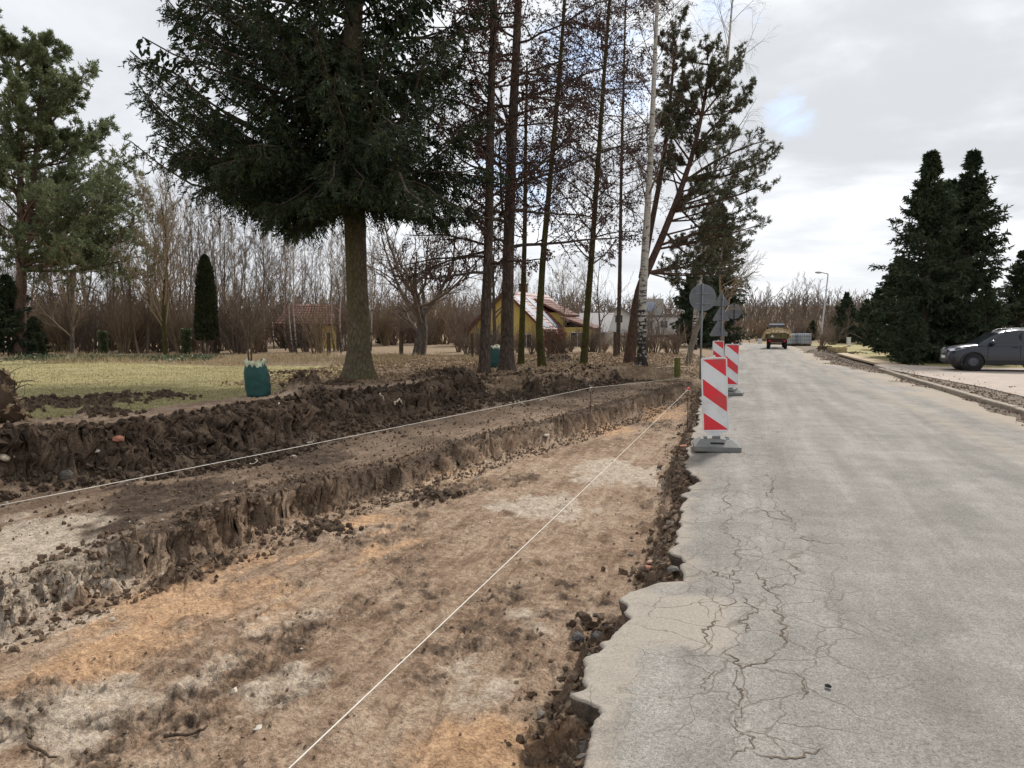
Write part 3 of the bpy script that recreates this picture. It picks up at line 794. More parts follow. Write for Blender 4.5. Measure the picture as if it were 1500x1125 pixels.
patch = sstep(1.25, 0.75, np.maximum(np.abs(U_ - (pu0 - .02)) / 0.34, np.abs(V_ - pv0) / 0.42) + wobr)
patch = np.maximum(patch, sstep(1.1, 0.8, np.sqrt(((U_ - pu1 + 0.05) / 0.13) ** 2 + ((V_ - pv1) / 0.5) ** 2) + wobr))
patch = np.maximum(patch, sstep(0.10, 0.0, U_ - Ee + wobr * .3) * 0.45)
allig = np.exp(-((U_ - 0.10) / 0.62) ** 2) * sstep(1.6, 4.0, V_) * sstep(40, 16, V_) * 1.05 + 0.12
arr = np.ones((nrw, ncl, 4), np.float32); arr[..., 0] = np.clip(dust, 0, 1); arr[..., 1] = np.clip(patch, 0, 1); arr[..., 2] = allig
a.data.foreach_set('color', arr.ravel())
tag(link('road', rme), 'worn grey asphalt road with a broken left edge', None, None, 'structure')
def roadz(u_, v_):
    lat_ = (u_ - float(road_c(v_)) - 2.1) / 2.6
    return 0.004 + 0.035 * (1 - lat_ ** 2)

# ------------------------------------------------------------------ trees
def Dof(u, v):
    return -u * math.sin(TH) + v * math.cos(TH)
def rel(base, px, py, D):
    a = ap(px, py, D); return (a[0] - base[0], a[1] - base[1], a[2] - base[2])
def along(P, R, n, t, rng):
    """n sample points with tangents on every polyline"""
    N, mp = P.shape[:2]
    tt = t[0] + (t[1] - t[0]) * (np.arange(n)[None] + rng.uniform(0, 1, (N, n))) / n
    f = np.clip(tt * (mp - 1), 0, mp - 1.001); i0 = f.astype(int); fr = (f - i0)[..., None]; ii = np.arange(N)[:, None]
    p = P[ii, i0] * (1 - fr) + P[ii, i0 + 1] * fr
    return p.reshape(-1, 3), nrm(P[ii, i0 + 1] - P[ii, i0]).reshape(-1, 3), tt.reshape(-1)

def spruce_crown(h, z0, prof, nb, rng, trunk, elev=(5, 25), ntw=34, nfing=9, fl=0.14, fw=0.035, droop=-0.5, jit=0.35, twl=0.30, mats=None, tw_m=3, reach=None, hang=0.5, azw=None):
    """prof: list of (height fraction, branch length). trunk(z)->xy. returns a mesh builder"""
    mb = MB()
    zf = np.sort(rng.uniform(0, 1, nb)) ** 0.95
    z = z0 + (h - z0) * zf
    az = np.arange(nb) * 2.399 + rng.normal(0, 0.5, nb)
    L = np.interp(z, [p[0] for p in prof], [p[1] for p in prof]) * rng.uniform(0.62, 1.12, nb)
    if reach is not None: L = L * reach(az, z, rng)
    el = np.radians(rng.uniform(elev[0], elev[1], nb)) + np.radians(22) * zf
    m = 9
    d = np.stack([np.cos(az) * np.cos(el), np.sin(az) * np.cos(el), np.sin(el)], 1)
    xy = np.array([trunk(q) for q in z])
    p = np.stack([xy[:, 0], xy[:, 1], z], 1)
    out = [p]; st = (L / (m - 1))[:, None]
    for k in range(m - 1):
        s = k / (m - 1)
        d = nrm(d + np.array([[0, 0, -0.10 + 0.24 * s]]) * (0.6 + 0.4 * rng.uniform(size=(nb, 1))) + 0.05 * rng.normal(size=d.shape))
        p = p + d * st; out.append(p)
    P = np.stack(out, 1); R = (0.010 + 0.008 * L)[:, None] * np.linspace(1, 0.25, m)[None]
    tubes(mb, P, R, 4, 1)
    # side twigs, mostly in the plane of the branch, hanging
    n = ntw
    q, T, tt = along(P, R, n, (0.12, 1.0), rng)
    Lr = np.repeat(L, n)
    side = nrm(np.cross(T, np.array([[0, 0, 1.0]]))) * rng.choice([-1, 1], len(q))[:, None]
    dd = nrm(T * rng.uniform(0.5, 1.1, (len(q), 1)) + side * rng.uniform(0.3, 1.2, (len(q), 1)) + np.array([[0, 0, 1.0]]) * rng.uniform(-hang * 1.7, 0.25, (len(q), 1)))
    l2 = (Lr * twl * (1.15 - 0.85 * tt) + 0.16) * rng.uniform(0.5, 1.15, len(q))
    m2 = tw_m; out = [q]; pp = q; st = (l2 / (m2 - 1))[:, None]
    for k in range(m2 - 1):
        dd = nrm(dd + np.array([[0, 0, droop * 0.35]]) + 0.10 * rng.normal(size=dd.shape)); pp = pp + dd * st; out.append(pp)
    P2 = np.stack(out, 1)
    tubes(mb, P2, np.full((len(q), m2), 0.006) * np.linspace(1, .5, m2)[None], 3, 1)
    nf = nfing
    bq, bT, bt = along(P2, None, nf, (0.05, 1.0), rng)
    dirs = nrm(bT * 0.9 + rng.normal(size=bT.shape) * 0.55 + np.array([[0, 0, droop * 0.6]]))
    blades(mb, bq, dirs, fl * rng.uniform(0.6, 1.25, len(bq)), fw * rng.uniform(0.7, 1.2, len(bq)), 0, True, rng)
    return mb

# --- the big spruce in the foreground
base = onground(527, 556); D = Dof(base[0], base[1])
rng = np.random.default_rng(11)
t = thing('spruce_tree', 'huge dark spruce with thick mossy trunk at the edge of the dug bank', 'tree', base)
tpts = [rel(base, 527, 556, D), rel(base, 525, 460, D), rel(base, 522, 390, D), rel(base, 519, 300, D), rel(base, 515, 100, D), (0.1, 0.2, 11.5), (0.25, 0.3, 19)]
tp = np.array(tpts); P0 = np.stack([np.interp(np.linspace(0, 19, 30), tp[:, 2], tp[:, i]) for i in range(3)], 1)[None]
R0 = np.interp(P0[0, :, 2], [0, 0.4, 1.6, 4, 9, 19], [0.30, 0.27, 0.245, 0.235, 0.19, 0.03])[None]
mb = MB(); flared_trunk(mb, P0, R0, 20, 0, 0.55, 0.7, rng, 0.025)
mb.build('trunk', MOSSBARK, t)
tr = lambda z: (np.interp(z, P0[0, :, 2], P0[0, :, 0]), np.interp(z, P0[0, :, 2], P0[0, :, 1]))
ca, sa_ = math.cos(TH), math.sin(TH)
def reach_big(az, z, r):
    # leans out to the open side (left of the view), shorter towards the larches
    side = np.cos(az) * ca + np.sin(az) * sa_          # +1 to the right of the view
    return np.where(side < 0, 1.0, 0.62 + 0.1 * (z > 6)) * np.where(z < 5.2, 0.8, 1)
mb = spruce_crown(19, 4.0, [(4.0, 1.7), (4.5, 2.4), (5.2, 4.4), (6.2, 4.3), (7.5, 4.3), (9.5, 4.2), (12, 4.0), (19, 0.3)], 80, rng, tr, (6, 34), 34, 7, 0.16, 0.07, -0.85, twl=0.26, reach=reach_big, hang=0.85)
tips = [(205, 80), (212, 150), (228, 200), (262, 232), (300, 262), (345, 285), (392, 312), (425, 330), (240, 8), (236, -60), (255, 120), (290, 60), (320, 170), (350, 110), (370, 220), (420, 250), (300, -20), (380, 20),
        (250, 215), (330, 240), (280, 160), (410, 170), (445, 300), (470, 240), (640, 335), (690, 300), (720, 255), (700, 180), (690, 100), (700, 20), (600, 300), (650, 270), (585, 230), (620, 150), (560, 180), (540, 280), (500, 285), (660, 200), (640, 60), (560, 60), (480, 90), (440, 30)]
rng = np.random.default_rng(12)
PL = []; RL = []; LL = []
for (px, py) in tips:
    for rep_ in range(3 if px > 430 else 4):
        dd = rng.uniform(-3.4, 2.6) * (1 if 260 < px < 660 else 0.55)
        if 430 < px < 640 and rep_ < 2: dd = rng.uniform(-4.6, -2.2)
        tip = np.array(rel(base, px + rng.normal() * 12, py + rng.normal() * 10, D + dd))
        hd = np.linalg.norm(tip[:2])
        zs = max(4.05, tip[2] - hd * rng.uniform(0.38, 0.60)) if tip[2] > 5.0 else rng.uniform(4.1, 4.7)
        st = np.array([float(tr(zs)[0]), float(tr(zs)[1]), zs])
        s_ = np.linspace(0, 1, 9)[:, None]
        P_ = st + (tip - st) * s_; P_[:, 2] += -0.10 * hd * np.sin(math.pi * s_[:, 0]) * (1 if tip[2] > 5 else -0.6)
        P_[:, 2] += 0.035 * hd * np.sin(s_[:, 0] * 7 + rng.uniform(0, 6)) * s_[:, 0]; P_ += 0.07 * rng.normal(size=P_.shape) * s_
        PL.append(P_); L0 = np.linalg.norm(tip - st); LL.append(L0); RL.append((0.014 + 0.009 * L0) * np.linspace(1, .22, 9))
PL = np.array(PL); RL = np.array(RL); LL = np.array(LL)
def needle_sprays(mb, P, L, n, nf, rng, fl, fw, droop, twl, hang):
    q, T, tt = along(P, None, n, (0.14, 1.0), rng); Lr = np.repeat(L, n)
    side = nrm(np.cross(T, np.array([[0, 0, 1.0]]))) * rng.choice([-1, 1], len(q))[:, None]
    dd = nrm(T * rng.uniform(0.4, 1.1, (len(q), 1)) + side * rng.uniform(0.2, 1.2, (len(q), 1)) + np.array([[0, 0, 1.0]]) * rng.uniform(-hang * 2.2, 0.35, (len(q), 1)) * np.where(tt > 0.8, 0.35, 1.0)[:, None])
    l2 = (Lr * twl * (1.15 - 0.9 * tt) + 0.20) * rng.uniform(0.5, 1.15, len(q))
    out = [q]; pp = q; st = (l2 / 3)[:, None]
    for k in range(3):
        dd = nrm(dd + np.array([[0, 0, droop * 0.40]]) + 0.10 * rng.normal(size=dd.shape)); pp = pp + dd * st; out.append(pp)
    P2 = np.stack(out, 1); tubes(mb, P2, np.full((len(q), 4), 0.006) * np.linspace(1, .5, 4)[None], 3, 1)
    bq, bT, bt = along(P2, None, nf, (0.05, 1.0), rng)
    sd = nrm(np.cross(bT, rng.normal(size=bT.shape)))
    dirs = nrm(bT * 0.8 + sd * rng.uniform(0.3, 1.1, (len(bq), 1)) + np.array([[0, 0, 0.10]]))
    blades(mb, bq, dirs, fl * rng.uniform(0.6, 1.3, len(bq)), fw * rng.uniform(0.7, 1.2, len(bq)), 0, False, rng)
tubes(mb, PL, RL, 5, 1)
needle_sprays(mb, PL, LL, 50, 23, rng, 0.115, 0.030, -0.8, 0.17, 0.9)
mc = spruce_crown(10.5, 4.3, [(4.3, 1.1), (5.5, 1.8), (10.5, 1.9)], 90, rng, tr, (-5, 30), 16, 22, 0.125, 0.030, -0.7, twl=0.35, hang=0.6)
for F_, mi_ in mc.F: mb.F.append((F_ + mb.n, mi_))
mb.V += mc.V; mb.n += mc.n
mb.build('crown', [SPRUCE, LARCHBARK], t)

# --- spruces on the right of the road
def make_spruce(name, label, h, r, z0, nb, seed, ntw=22, nfing=7, fl=0.2, fw=0.07, loc=(0, 0, 0), group=None, mat=None, droop=-0.35, twl=0.28):
    rng = np.random.default_rng(seed)
    t = thing(name, label, 'tree', loc, 0, group)
    mb = MB(); tubes(mb, *trunk_line([(0, 0, -0.3), (0.03, 0, h * .5), (0, 0.02, h)], 0.022 * h, 0.012, 12), k=8, cap=False); mb.build('trunk', GREYBARK, t)
    mb = spruce_crown(h, z0, [(z0, r), (h * 0.25, r * 1.05), (h * 0.5, r * 0.92), (h * 0.72, r * 0.62), (h * 0.86, r * 0.30), (h * 0.95, r * 0.12), (h, 0.03)], nb, rng, lambda z: (0, 0), (-4, 34), ntw, nfing, fl, fw, droop, twl=twl, hang=0.35, reach=lambda a, z, g: g.uniform(0.72, 1.22, len(z)))
    mb.build('crown', [mat or SPRUCE2, GREYBARK], t)
    return t
def place(px, py, dz=0.0):
    return onground(px, py)
def ht(base, py):
    D = Dof(base[0], base[1]); return ap(750, py, D)[2] - base[2]
bA = onground(1352, 531); bB = onground(1412, 529)
sprA = make_spruce('spruce_tree', 'tall dense spruce, left one of the twin crowns by the yard', ht(bA, 226), 1.95, 0.1, 220, 21, 20, 7, 0.20, 0.062, bA)
sprB = make_spruce('spruce_tree', 'tall dense spruce beside the grey car, the right one of the twin crowns', ht(bB, 224), 1.85, 0.1, 220, 22, 20, 7, 0.20, 0.062, bB)
small = make_spruce('spruce_tree', 'shorter spruce leaning on the left side of the twin spruces', 5.2, 1.5, 0.05, 120, 23, 18, 8, 0.2, 0.075, onground(1313, 523))
s0 = small
def sprcopy(src, px, py, top, label, rz, D_=None, w=1.0, group=None):
    b = onground(px, py); h = ht(b, top); hs = {sprA.name: ht(bA, 226), sprB.name: ht(bB, 224), small.name: 5.2}[src.name]
    k = h / hs
    return copy_tree(src, b, rz, (k * w, k * w, k), label, group)
sprcopy(small, 1285, 512, 425, 'small spruce with a wide skirt left of the twin spruces', 1.0, w=0.85)
sprcopy(sprB, 1490, 528, 368, 'spruce at the right edge of the photo behind the grey car', 2.0, w=1.2)
sprcopy(small, 1330, 535, 445, 'low bushy spruce at the foot of the twin spruces on the left', 2.3, w=0.9)
sprcopy(small, 1440, 534, 420, 'low spruce at the foot of the twin spruces just behind the car bonnet', 0.6, w=1.0)
sprcopy(sprA, 1382, 527, 268, 'spruce filling the gap between the twin crowns', 4.0, w=1.1)
sprcopy(small, 1238, 503, 430, 'slim spruce standing right of the street lamp', 3.2, w=0.85)
sprcopy(small, 1268, 504, 440, 'dark spruce further back between lamp and twin spruces', 0.3, w=1.0)
sprcopy(small, 1222, 501, 462, 'small dark spruce just behind the street lamp', 4.4, w=1.0)
sprcopy(small, 1190, 499, 470, 'smallest spruce at the far woodland edge beside the water tanks', 5.5, w=1.1)
# the green spruce behind the round sign
bS = onground(1042, 505)
sprcopy(sprA, 1050, 508, 300, 'dark spruce behind the round traffic sign and the black pine', 1.7, w=1.0)
sprcopy(small, 1018, 508, 395, 'young spruce at the left foot of the dark spruce behind the signs', 0.7, w=1.1)
# garden spruces far left
sprcopy(small, 14, 520, 405, 'dark spruce at the left edge of the photo behind the pine trunk', 1.9, w=1.1)
sprcopy(small, 52, 517, 465, 'low spruce bush right of the pine trunk', 2.9, w=1.5)
sprcopy(small, 564, 505, 474, 'tiny garden spruce left of the fruit tree', 0.9, w=1.5)
sprcopy(small, 637, 502, 478, 'tiny garden spruce right of the fruit tree', 3.9, w=1.5)
sprcopy(small, 345, 508, 484, 'low evergreen bush right of the thuja column', 5.9, w=1.9)

# --- Scots pine on the left
def pine_crown(mb, P, R, rng, n1, n2, n3, t1, ang1, len1, tuft_L, tuft_W, nbl, fall=0.45, trop=0.10, mi_leaf=0, mi_bark=1, t3=(0.35, 1.0), minr=0.008):
    P1, R1 = grow(P, R, n1, t1, ang1, len1, trop, 0.10, 9, 0.45, rng, 0.25, fall, 0.02)
    P2, R2 = grow(P1, R1, n2, (0.25, 1.0), (25, 60), 0.42, 0.07, 0.12, 6, 0.5, rng, 0.3, 0.4, 0.010)
    P3, R3 = grow(P2, R2, n3, (0.2, 1.0), (20, 60), 0.45, 0.12, 0.12, 4, 0.6, rng, 0.4, 0.3, minr)
    for p_, r_, k_ in ((P1, R1, 6), (P2, R2, 4), (P3, R3, 3)): tubes(mb, p_, r_, k_, mi_bark)
    q, T, _ = along(P3, R3, 3, t3, rng); q = np.concatenate([q, P3[:, -1]]); T = np.concatenate([T, nrm(P3[:, -1] - P3[:, -2])])
    Q = np.repeat(q, nbl, 0); TT = np.repeat(T, nbl, 0)
    d = nrm(TT * 0.8 + rng.normal(size=TT.shape) * 0.75 + np.array([[0, 0, 0.25]]))
    blades(mb, Q, d, tuft_L * rng.uniform(0.6, 1.2, len(Q)), tuft_W, mi_leaf, False, rng)
    return P1
base = onground(28, 520); D = Dof(base[0], base[1])
rng = np.random.default_rng(31)
t = thing('pine_tree', 'broad old pine with reddish upper trunk at the far left of the lawn', 'tree', base)
mb = MB()
main = trunk_line([rel(base, 28, 520, D), rel(base, 30, 450, D), rel(base, 32, 385, D), rel(base, 30, 300, D), rel(base, 30, 200, D), rel(base, 26, 60, D)], 0.30, 0.06, 22)
flared_trunk(mb, *main, 14, 0, 0.25, 0.5, rng, 0.03)
sec = trunk_line([rel(base, 34, 350, D), rel(base, 47, 290, D), rel(base, 55, 200, D), rel(base, 62, 80, D - 0.5)], 0.19, 0.05, 14)
tubes(mb, *sec, k=8); mb.build('trunk', PINEBARK, t)
mb = MB()
limbs = []
def lm(pts, r0, r1): limbs.append(trunk_line(pts, r0, r1, 10))
lm([rel(base, 34, 392, D), rel(base, 60, 378, D), rel(base, 100, 350, D - 1), rel(base, 140, 318, D - 1), rel(base, 172, 288, D - 1.5)], 0.11, 0.03)
lm([rel(base, 40, 330, D), rel(base, 80, 312, D + 1), rel(base, 120, 280, D + 1), rel(base, 165, 250, D + 1)], 0.09, 0.03)
lm([rel(base, 30, 385, D), rel(base, 90, 382, D + 1), rel(base, 150, 396, D + 1.5), rel(base, 215, 412, D + 2)], 0.07, 0.02)
lm([rel(base, 28, 380, D), rel(base, -10, 350, D), rel(base, -60, 330, D)], 0.10, 0.03)
lm([rel(base, 50, 250, D), rel(base, 90, 232, D), rel(base, 130, 205, D)], 0.07, 0.02)
lm([rel(base, 55, 200, D), rel(base, 85, 170, D - 1), rel(base, 105, 130, D - 1)], 0.06, 0.02)
lm([rel(base, 30, 300, D), rel(base, 10, 250, D - 2), rel(base, -20, 210, D - 3)], 0.08, 0.02)
lm([rel(base, 30, 330, D), rel(base, 45, 300, D - 2.5), rel(base, 60, 285, D - 4)], 0.08, 0.02)
lm([rel(base, 34, 340, D), rel(base, 70, 345, D - 2), rel(base, 120, 352, D - 3.5)], 0.06, 0.02)
for (x, y) in ((70, 60), (100, 75), (60, 100), (128, 105), (118, 150), (90, 130), (160, 185), (145, 220), (180, 235), (200, 285), (212, 320), (190, 350), (150, 360), (205, 375), (120, 330), (95, 260), (150, 290), (175, 310), (110, 200), (40, 70), (10, 55), (-20, 90), (20, 130),
               (-40, 180), (60, 180), (30, 200), (-20, 260), (60, 330), (20, 340), (-40, 330), (100, 370), (160, 270), (80, 290)):
    dd = rng.uniform(-3.2, 2.6) * (0.5 if y < 120 or x > 180 else 1.0)
    tip = np.array(rel(base, x, y, D + dd)); hd = np.linalg.norm(tip[:2]); z_ = max(4.0, tip[2] - 0.35 * hd)
    c0_ = np.array([np.interp(z_, main[0][0][:, 2], main[0][0][:, i]) for i in range(2)] + [z_])
    mid_ = (c0_ + tip) / 2 + np.array([0, 0, -0.06 * hd])
    limbs.append(trunk_line([c0_, mid_, tip], 0.03 + 0.010 * hd, 0.02, 10))
LP = np.concatenate([a for a, _ in limbs]); LR = np.concatenate([b_ for _, b_ in limbs]); tubes(mb, LP, LR, 5, 1)
def limb_crown(P, R, nA, nB, tl, tw, nbl, lenA=0.42, lenB=0.5):
    P2, R2 = grow(P, R, nA, (0.3, 1.0), (20, 65), lenA, 0.08, 0.12, 6, 0.45, rng, 0.3, 0.45, 0.010)
    P3, R3 = grow(P2, R2, nB, (0.15, 1.0), (20, 65), lenB, 0.10, 0.12, 3, 0.6, rng, 0.4, 0.3, 0.007)
    tubes(mb, P2, R2, 4, 1); tubes(mb, P3, R3, 3, 1)
    q, T, _ = along(P3, R3, 4, (0.3, 1.0), rng)
    Q = np.repeat(q, nbl, 0); TT = np.repeat(T, nbl, 0)
    d = nrm(TT * 0.7 + rng.normal(size=TT.shape) * 0.8 + np.array([[0, 0, 0.3]]))
    blades(mb, Q, d, tl * rng.uniform(0.6, 1.2, len(Q)), tw, 0, False, rng)
limb_crown(LP, LR, 15, 6, 0.21, 0.042, 8, 0.34, 0.55)
for (tP, tR), n_ in ((main, 34), (sec, 30)):
    # upper crown: shorter limbs all round
    P1, R1 = grow(tP, tR, n_, (0.42 if n_ > 30 else 0.15, 1.0), (45, 80), 0.34, 0.10, 0.10, 8, 0.4, rng, 0.25, 0.62, 0.02)
    tubes(mb, P1, R1, 5, 1)
    limb_crown(P1, R1, 6, 4, 0.20, 0.036, 7, 0.45)
mb.build('crown', [PINE, PINEBARK], t)

# --- the row of larches and thin trees at the dig, black pine and birch
def conetree(name, label, cat, base, D, pts, r0, r1, matb, seed, nlimb, trange, limb_len, n2, n3, cones, flare=0.4, azbias=None, ang=(60, 95), kside=12, trop=0.0, l2=0.34):
    rng = np.random.default_rng(seed)
    t = thing(name, label, cat, base)
    P, R = trunk_line([rel(base, x, y, D) for x, y in pts], r0, r1, 20)
    mb = MB(); flared_trunk(mb, P, R, kside, 0, flare, 0.5, rng, 0.03); mb.build('trunk', matb, t)
    mb = MB()
    P1, R1 = grow(P, R, nlimb, trange, ang, limb_len, trop, 0.09, 10, 0.32, rng, 0.25, 0.35, 0.013)
    P2, R2 = grow(P1, R1, n2, (0.12, 1.0), (35, 80), l2, -0.03, 0.16, 6, 0.55, rng, 0.35, 0.5, 0.006)
    P3, R3 = grow(P2, R2, n3, (0.1, 1.0), (30, 75), 0.5, -0.10, 0.2, 3, 0.6, rng, 0.5, 0.3, 0.004)
    tubes(mb, P1, R1, 5, 1); tubes(mb, P2, R2, 3, 1); tubes(mb, P3, R3, 3, 1)
    if cones:
        q, T, _ = along(P3, R3, cones, (0.1, 1.0), rng)
        keep = rng.uniform(size=len(q)) < 0.68 + 1.0 * (vnoise(q[:, 0] * 0.7 + q[:, 1] * .4, q[:, 2] * 0.7, seed))
        q = q[keep]
        d = rng.normal(size=q.shape) * 0.6 + np.array([[0, 0, -0.6]])
        blades(mb, q, d, 0.056 * rng.uniform(0.7, 1.6, len(q)), 0.042, 0, False, rng)
    mb.build('crown', [LARCH, LARCHBARK], t)
    return t
def bd(px, py):
    b = onground(px, py); return b, Dof(b[0], b[1])
b_, D = bd(709, 549)
conetree('larch_tree', 'dark larch trunk nearest the big spruce, left of the thickest larch', 'tree', b_, D, [(709, 549), (712, 460), (716, 350), (718, 200), (722, 60), (728, -160), (735, -400)], 0.145, 0.05, LARCHBARK, 41, 52, (0.25, 0.98), 0.21, 11, 7, 5)
b_, D = bd(742, 545)
conetree('larch_tree', 'thickest bare larch of the row with long level branches and many cones', 'tree', b_, D, [(742, 545), (743, 470), (745, 350), (750, 200), (757, 60), (765, -160), (775, -420)], 0.20, 0.06, LARCHBARK, 42, 64, (0.30, 0.98), 0.25, 12, 7, 5, flare=0.55)
b_, D = bd(763, 534)
conetree('slender_tree', 'straight thin mossy trunk right beside the thickest larch', 'tree', b_, D, [(763, 534), (766, 440), (769, 330), (770, 200), (772, 90)], 0.11, 0.03, OLIVEBARK, 43, 20, (0.45, 1.0), 0.16, 6, 5, 2, flare=0.15, ang=(40, 80))
b_, D = bd(793, 537)
conetree('slender_tree', 'thin mossy trunk bending right near its top, in front of the yellow house', 'tree', b_, D, [(794, 537), (789, 480), (795, 380), (806, 260), (818, 130), (826, 20), (830, -60)], 0.125, 0.035, OLIVEBARK, 44, 30, (0.42, 1.0), 0.17, 8, 5, 4, flare=0.2, ang=(45, 85))
b_, D = bd(855, 534)
conetree('larch_tree', 'slim larch at the right end of the yellow house, hung with brown cones', 'tree', b_, D, [(855, 534), (859, 470), (867, 370), (876, 240), (884, 120), (893, 0), (900, -110)], 0.125, 0.03, OLIVEBARK, 45, 60, (0.30, 1.0), 0.28, 13, 8, 6, flare=0.2, ang=(55, 90))
b_, D = bd(905, 520)
conetree('larch_tree', 'cone laden larch crown left of the birch, standing further back', 'tree', b_, D, [(905, 520), (908, 400), (910, 250), (914, 100), (918, -60)], 0.10, 0.03, LARCHBARK, 46, 56, (0.40, 1.0), 0.26, 11, 8, 6, flare=0.1, ang=(55, 90))

# black pine: leaning double trunk
b_, D = bd(922, 532.5)
rng = np.random.default_rng(51)
t = thing('pine_tree', 'black pine with a leaning forked trunk and dark crown reaching over the road side', 'tree', b_)
main = trunk_line([rel(b_, x, y, D) for x, y in ((921, 533), (927, 490), (934, 430), (946, 400), (965, 360), (985, 310), (1003, 262), (1018, 215), (1032, 150), (1040, 95))], 0.20, 0.04, 22)
mb = MB(); flared_trunk(mb, *main, 12, 0, 0.15, 0.4, rng, 0.03); mb.build('trunk', REDPINE, t)
mb2_ = MB(); sec = trunk_line([rel(b_, x, y, D + .4) for x, y in ((940, 408), (950, 350), (966, 270), (978, 190), (985, 110), (990, 60))], 0.12, 0.03, 14)
tubes(mb2_, *sec, k=8); mb2_.build('forked_trunk', REDPINE, t)
mb = MB()
limbs = []
for pts, r0 in (([(1000, 268), (1040, 240), (1090, 215), (1125, 205)], .06), ([(985, 310), (1030, 300), (1085, 285), (1118, 270)], .06), ([(965, 360), (1010, 345), (1060, 330), (1100, 320)], .05),
                ([(1018, 215), (1050, 180), (1085, 150), (1100, 130)], .05), ([(1028, 170), (1060, 130), (1085, 100)], .04), ([(1010, 235), (985, 200), (968, 175)], .04), ([(975, 340), (1000, 370), (1040, 385), (1080, 375)], .04),
                ([(1032, 150), (1020, 110), (1010, 80)], .04), ([(990, 300), (1020, 330), (1050, 360), (1085, 350)], .04), ([(1003, 262), (1050, 262), (1100, 245), (1132, 225)], .05)):
    dd = rng.uniform(-1.6, 1.6)
    limbs.append(trunk_line([rel(b_, x, y, D + dd * i / 3) for i, (x, y) in enumerate(pts)], r0, 0.015, 10))
for (x, y) in ((985, 75), (1000, 110), (1045, 95), (1065, 120), (1095, 150), (1060, 170), (1080, 195), (1105, 240), (1128, 220), (1120, 255), (1090, 265), (1105, 300), (1070, 290), (1085, 330), (1055, 310), (1040, 340), (1090, 370), (1060, 365), (1030, 380), (1000, 350), (990, 390), (1020, 410),
               (1050, 400), (1080, 395), (975, 180), (990, 230), (1030, 210), (1010, 150), (1040, 260), (1110, 330), (970, 130), (1000, 300)):
    dd = rng.uniform(0.8, 2.4) if y > 360 else rng.uniform(-1.8, 1.8); tip = np.array(rel(b_, x, y, D + dd))
    m0 = main[0][0]; dist_ = np.abs(m0[:, 2] - (tip[2] - 0.5 * np.linalg.norm(tip[:2] - m0[min(19, len(m0) - 1)][:2]))); j = int(np.clip(np.argmin(dist_), 7, 21)); c0_ = m0[j]
    limbs.append(trunk_line([c0_, (c0_ + tip) / 2 + np.array([0, 0, -.12]), tip], 0.035, 0.012, 10))
LP = np.concatenate([a for a, _ in limbs]); LR = np.concatenate([q_ for _, q_ in limbs]); tubes(mb, LP, LR, 5, 1)
limb_crown(LP, LR, 11, 5, 0.115, 0.020, 8, 0.28, 0.5)
for (tP, tR), n_, tr_ in ((main, 26, (0.55, 1.0)), (sec, 14, (0.55, 1.0))):
    P1, R1 = grow(tP, tR, n_, tr_, (40, 85), 0.17, 0.10, 0.12, 8, 0.35, rng, 0.25, 0.3, 0.012)
    tubes(mb, P1, R1, 4, 1); limb_crown(P1, R1, 6, 4, 0.115, 0.024, 8, 0.45)
mb.build('crown', [BPINE, REDPINE], t)
# bunches of cones on the forked trunk side (brownish)
# birch
def birch(name, label, base, D, pts, r0, seed, nl, n2, n3, tr=(0.35, 1.0), ll=0.20, drop=-0.20, grp=None, kk=10):
    rng = np.random.default_rng(seed)
    t = thing(name, label, 'tree', base, 0, grp)
    P, R = trunk_line([rel(base, x, y, D) for x, y in pts] if D else pts, r0, 0.02, 20)
    mb = MB(); flared_trunk(mb, P, R, kk, 0, 0.2, 0.4, rng, 0.03); mb.build('trunk', BIRCH, t)
    mb = MB()
    P1, R1 = grow(P, R, nl, tr, (25, 50), ll, 0.02, 0.05, 10, 0.30, rng, 0.25, 0.45, 0.010)
    P2, R2 = grow(P1, R1, n2, (0.25, 1.0), (20, 60), 0.40, drop * 0.5, 0.06, 7, 0.5, rng, 0.4, 0.3, 0.005)
    P3, R3 = grow(P2, R2, n3, (0.2, 1.0), (20, 50), 0.55, drop, 0.05, 5, 0.6, rng, 0.5, 0.3, 0.0032)
    tubes(mb, P1, R1, 4); tubes(mb, P2, R2, 3); tubes(mb, P3, R3, 3)
    mb.build('crown', TWIG, t)
    return t
b_, D = bd(941, 536.5)
birch('birch_tree', 'white birch with dark cracked bark at its foot, right of the leaning pine trunk', b_, D, [(941, 536), (940, 470), (943, 400), (948, 320), (953, 230), (958, 120), (961, 40), (966, -60), (975, -190)], 0.15, 61, 26, 8, 6, (0.38, 1.0), 0.17)
b_, D = bd(1016, 512)
birch('birch_tree', 'tall weeping birch whose drooping twigs hang over the road beyond the black pine', b_, D, [(1016, 512), (1022, 430), (1035, 330), (1050, 230), (1064, 110), (1072, 10), (1078, -60)], 0.17, 62, 26, 9, 7, (0.30, 1.0), 0.28)

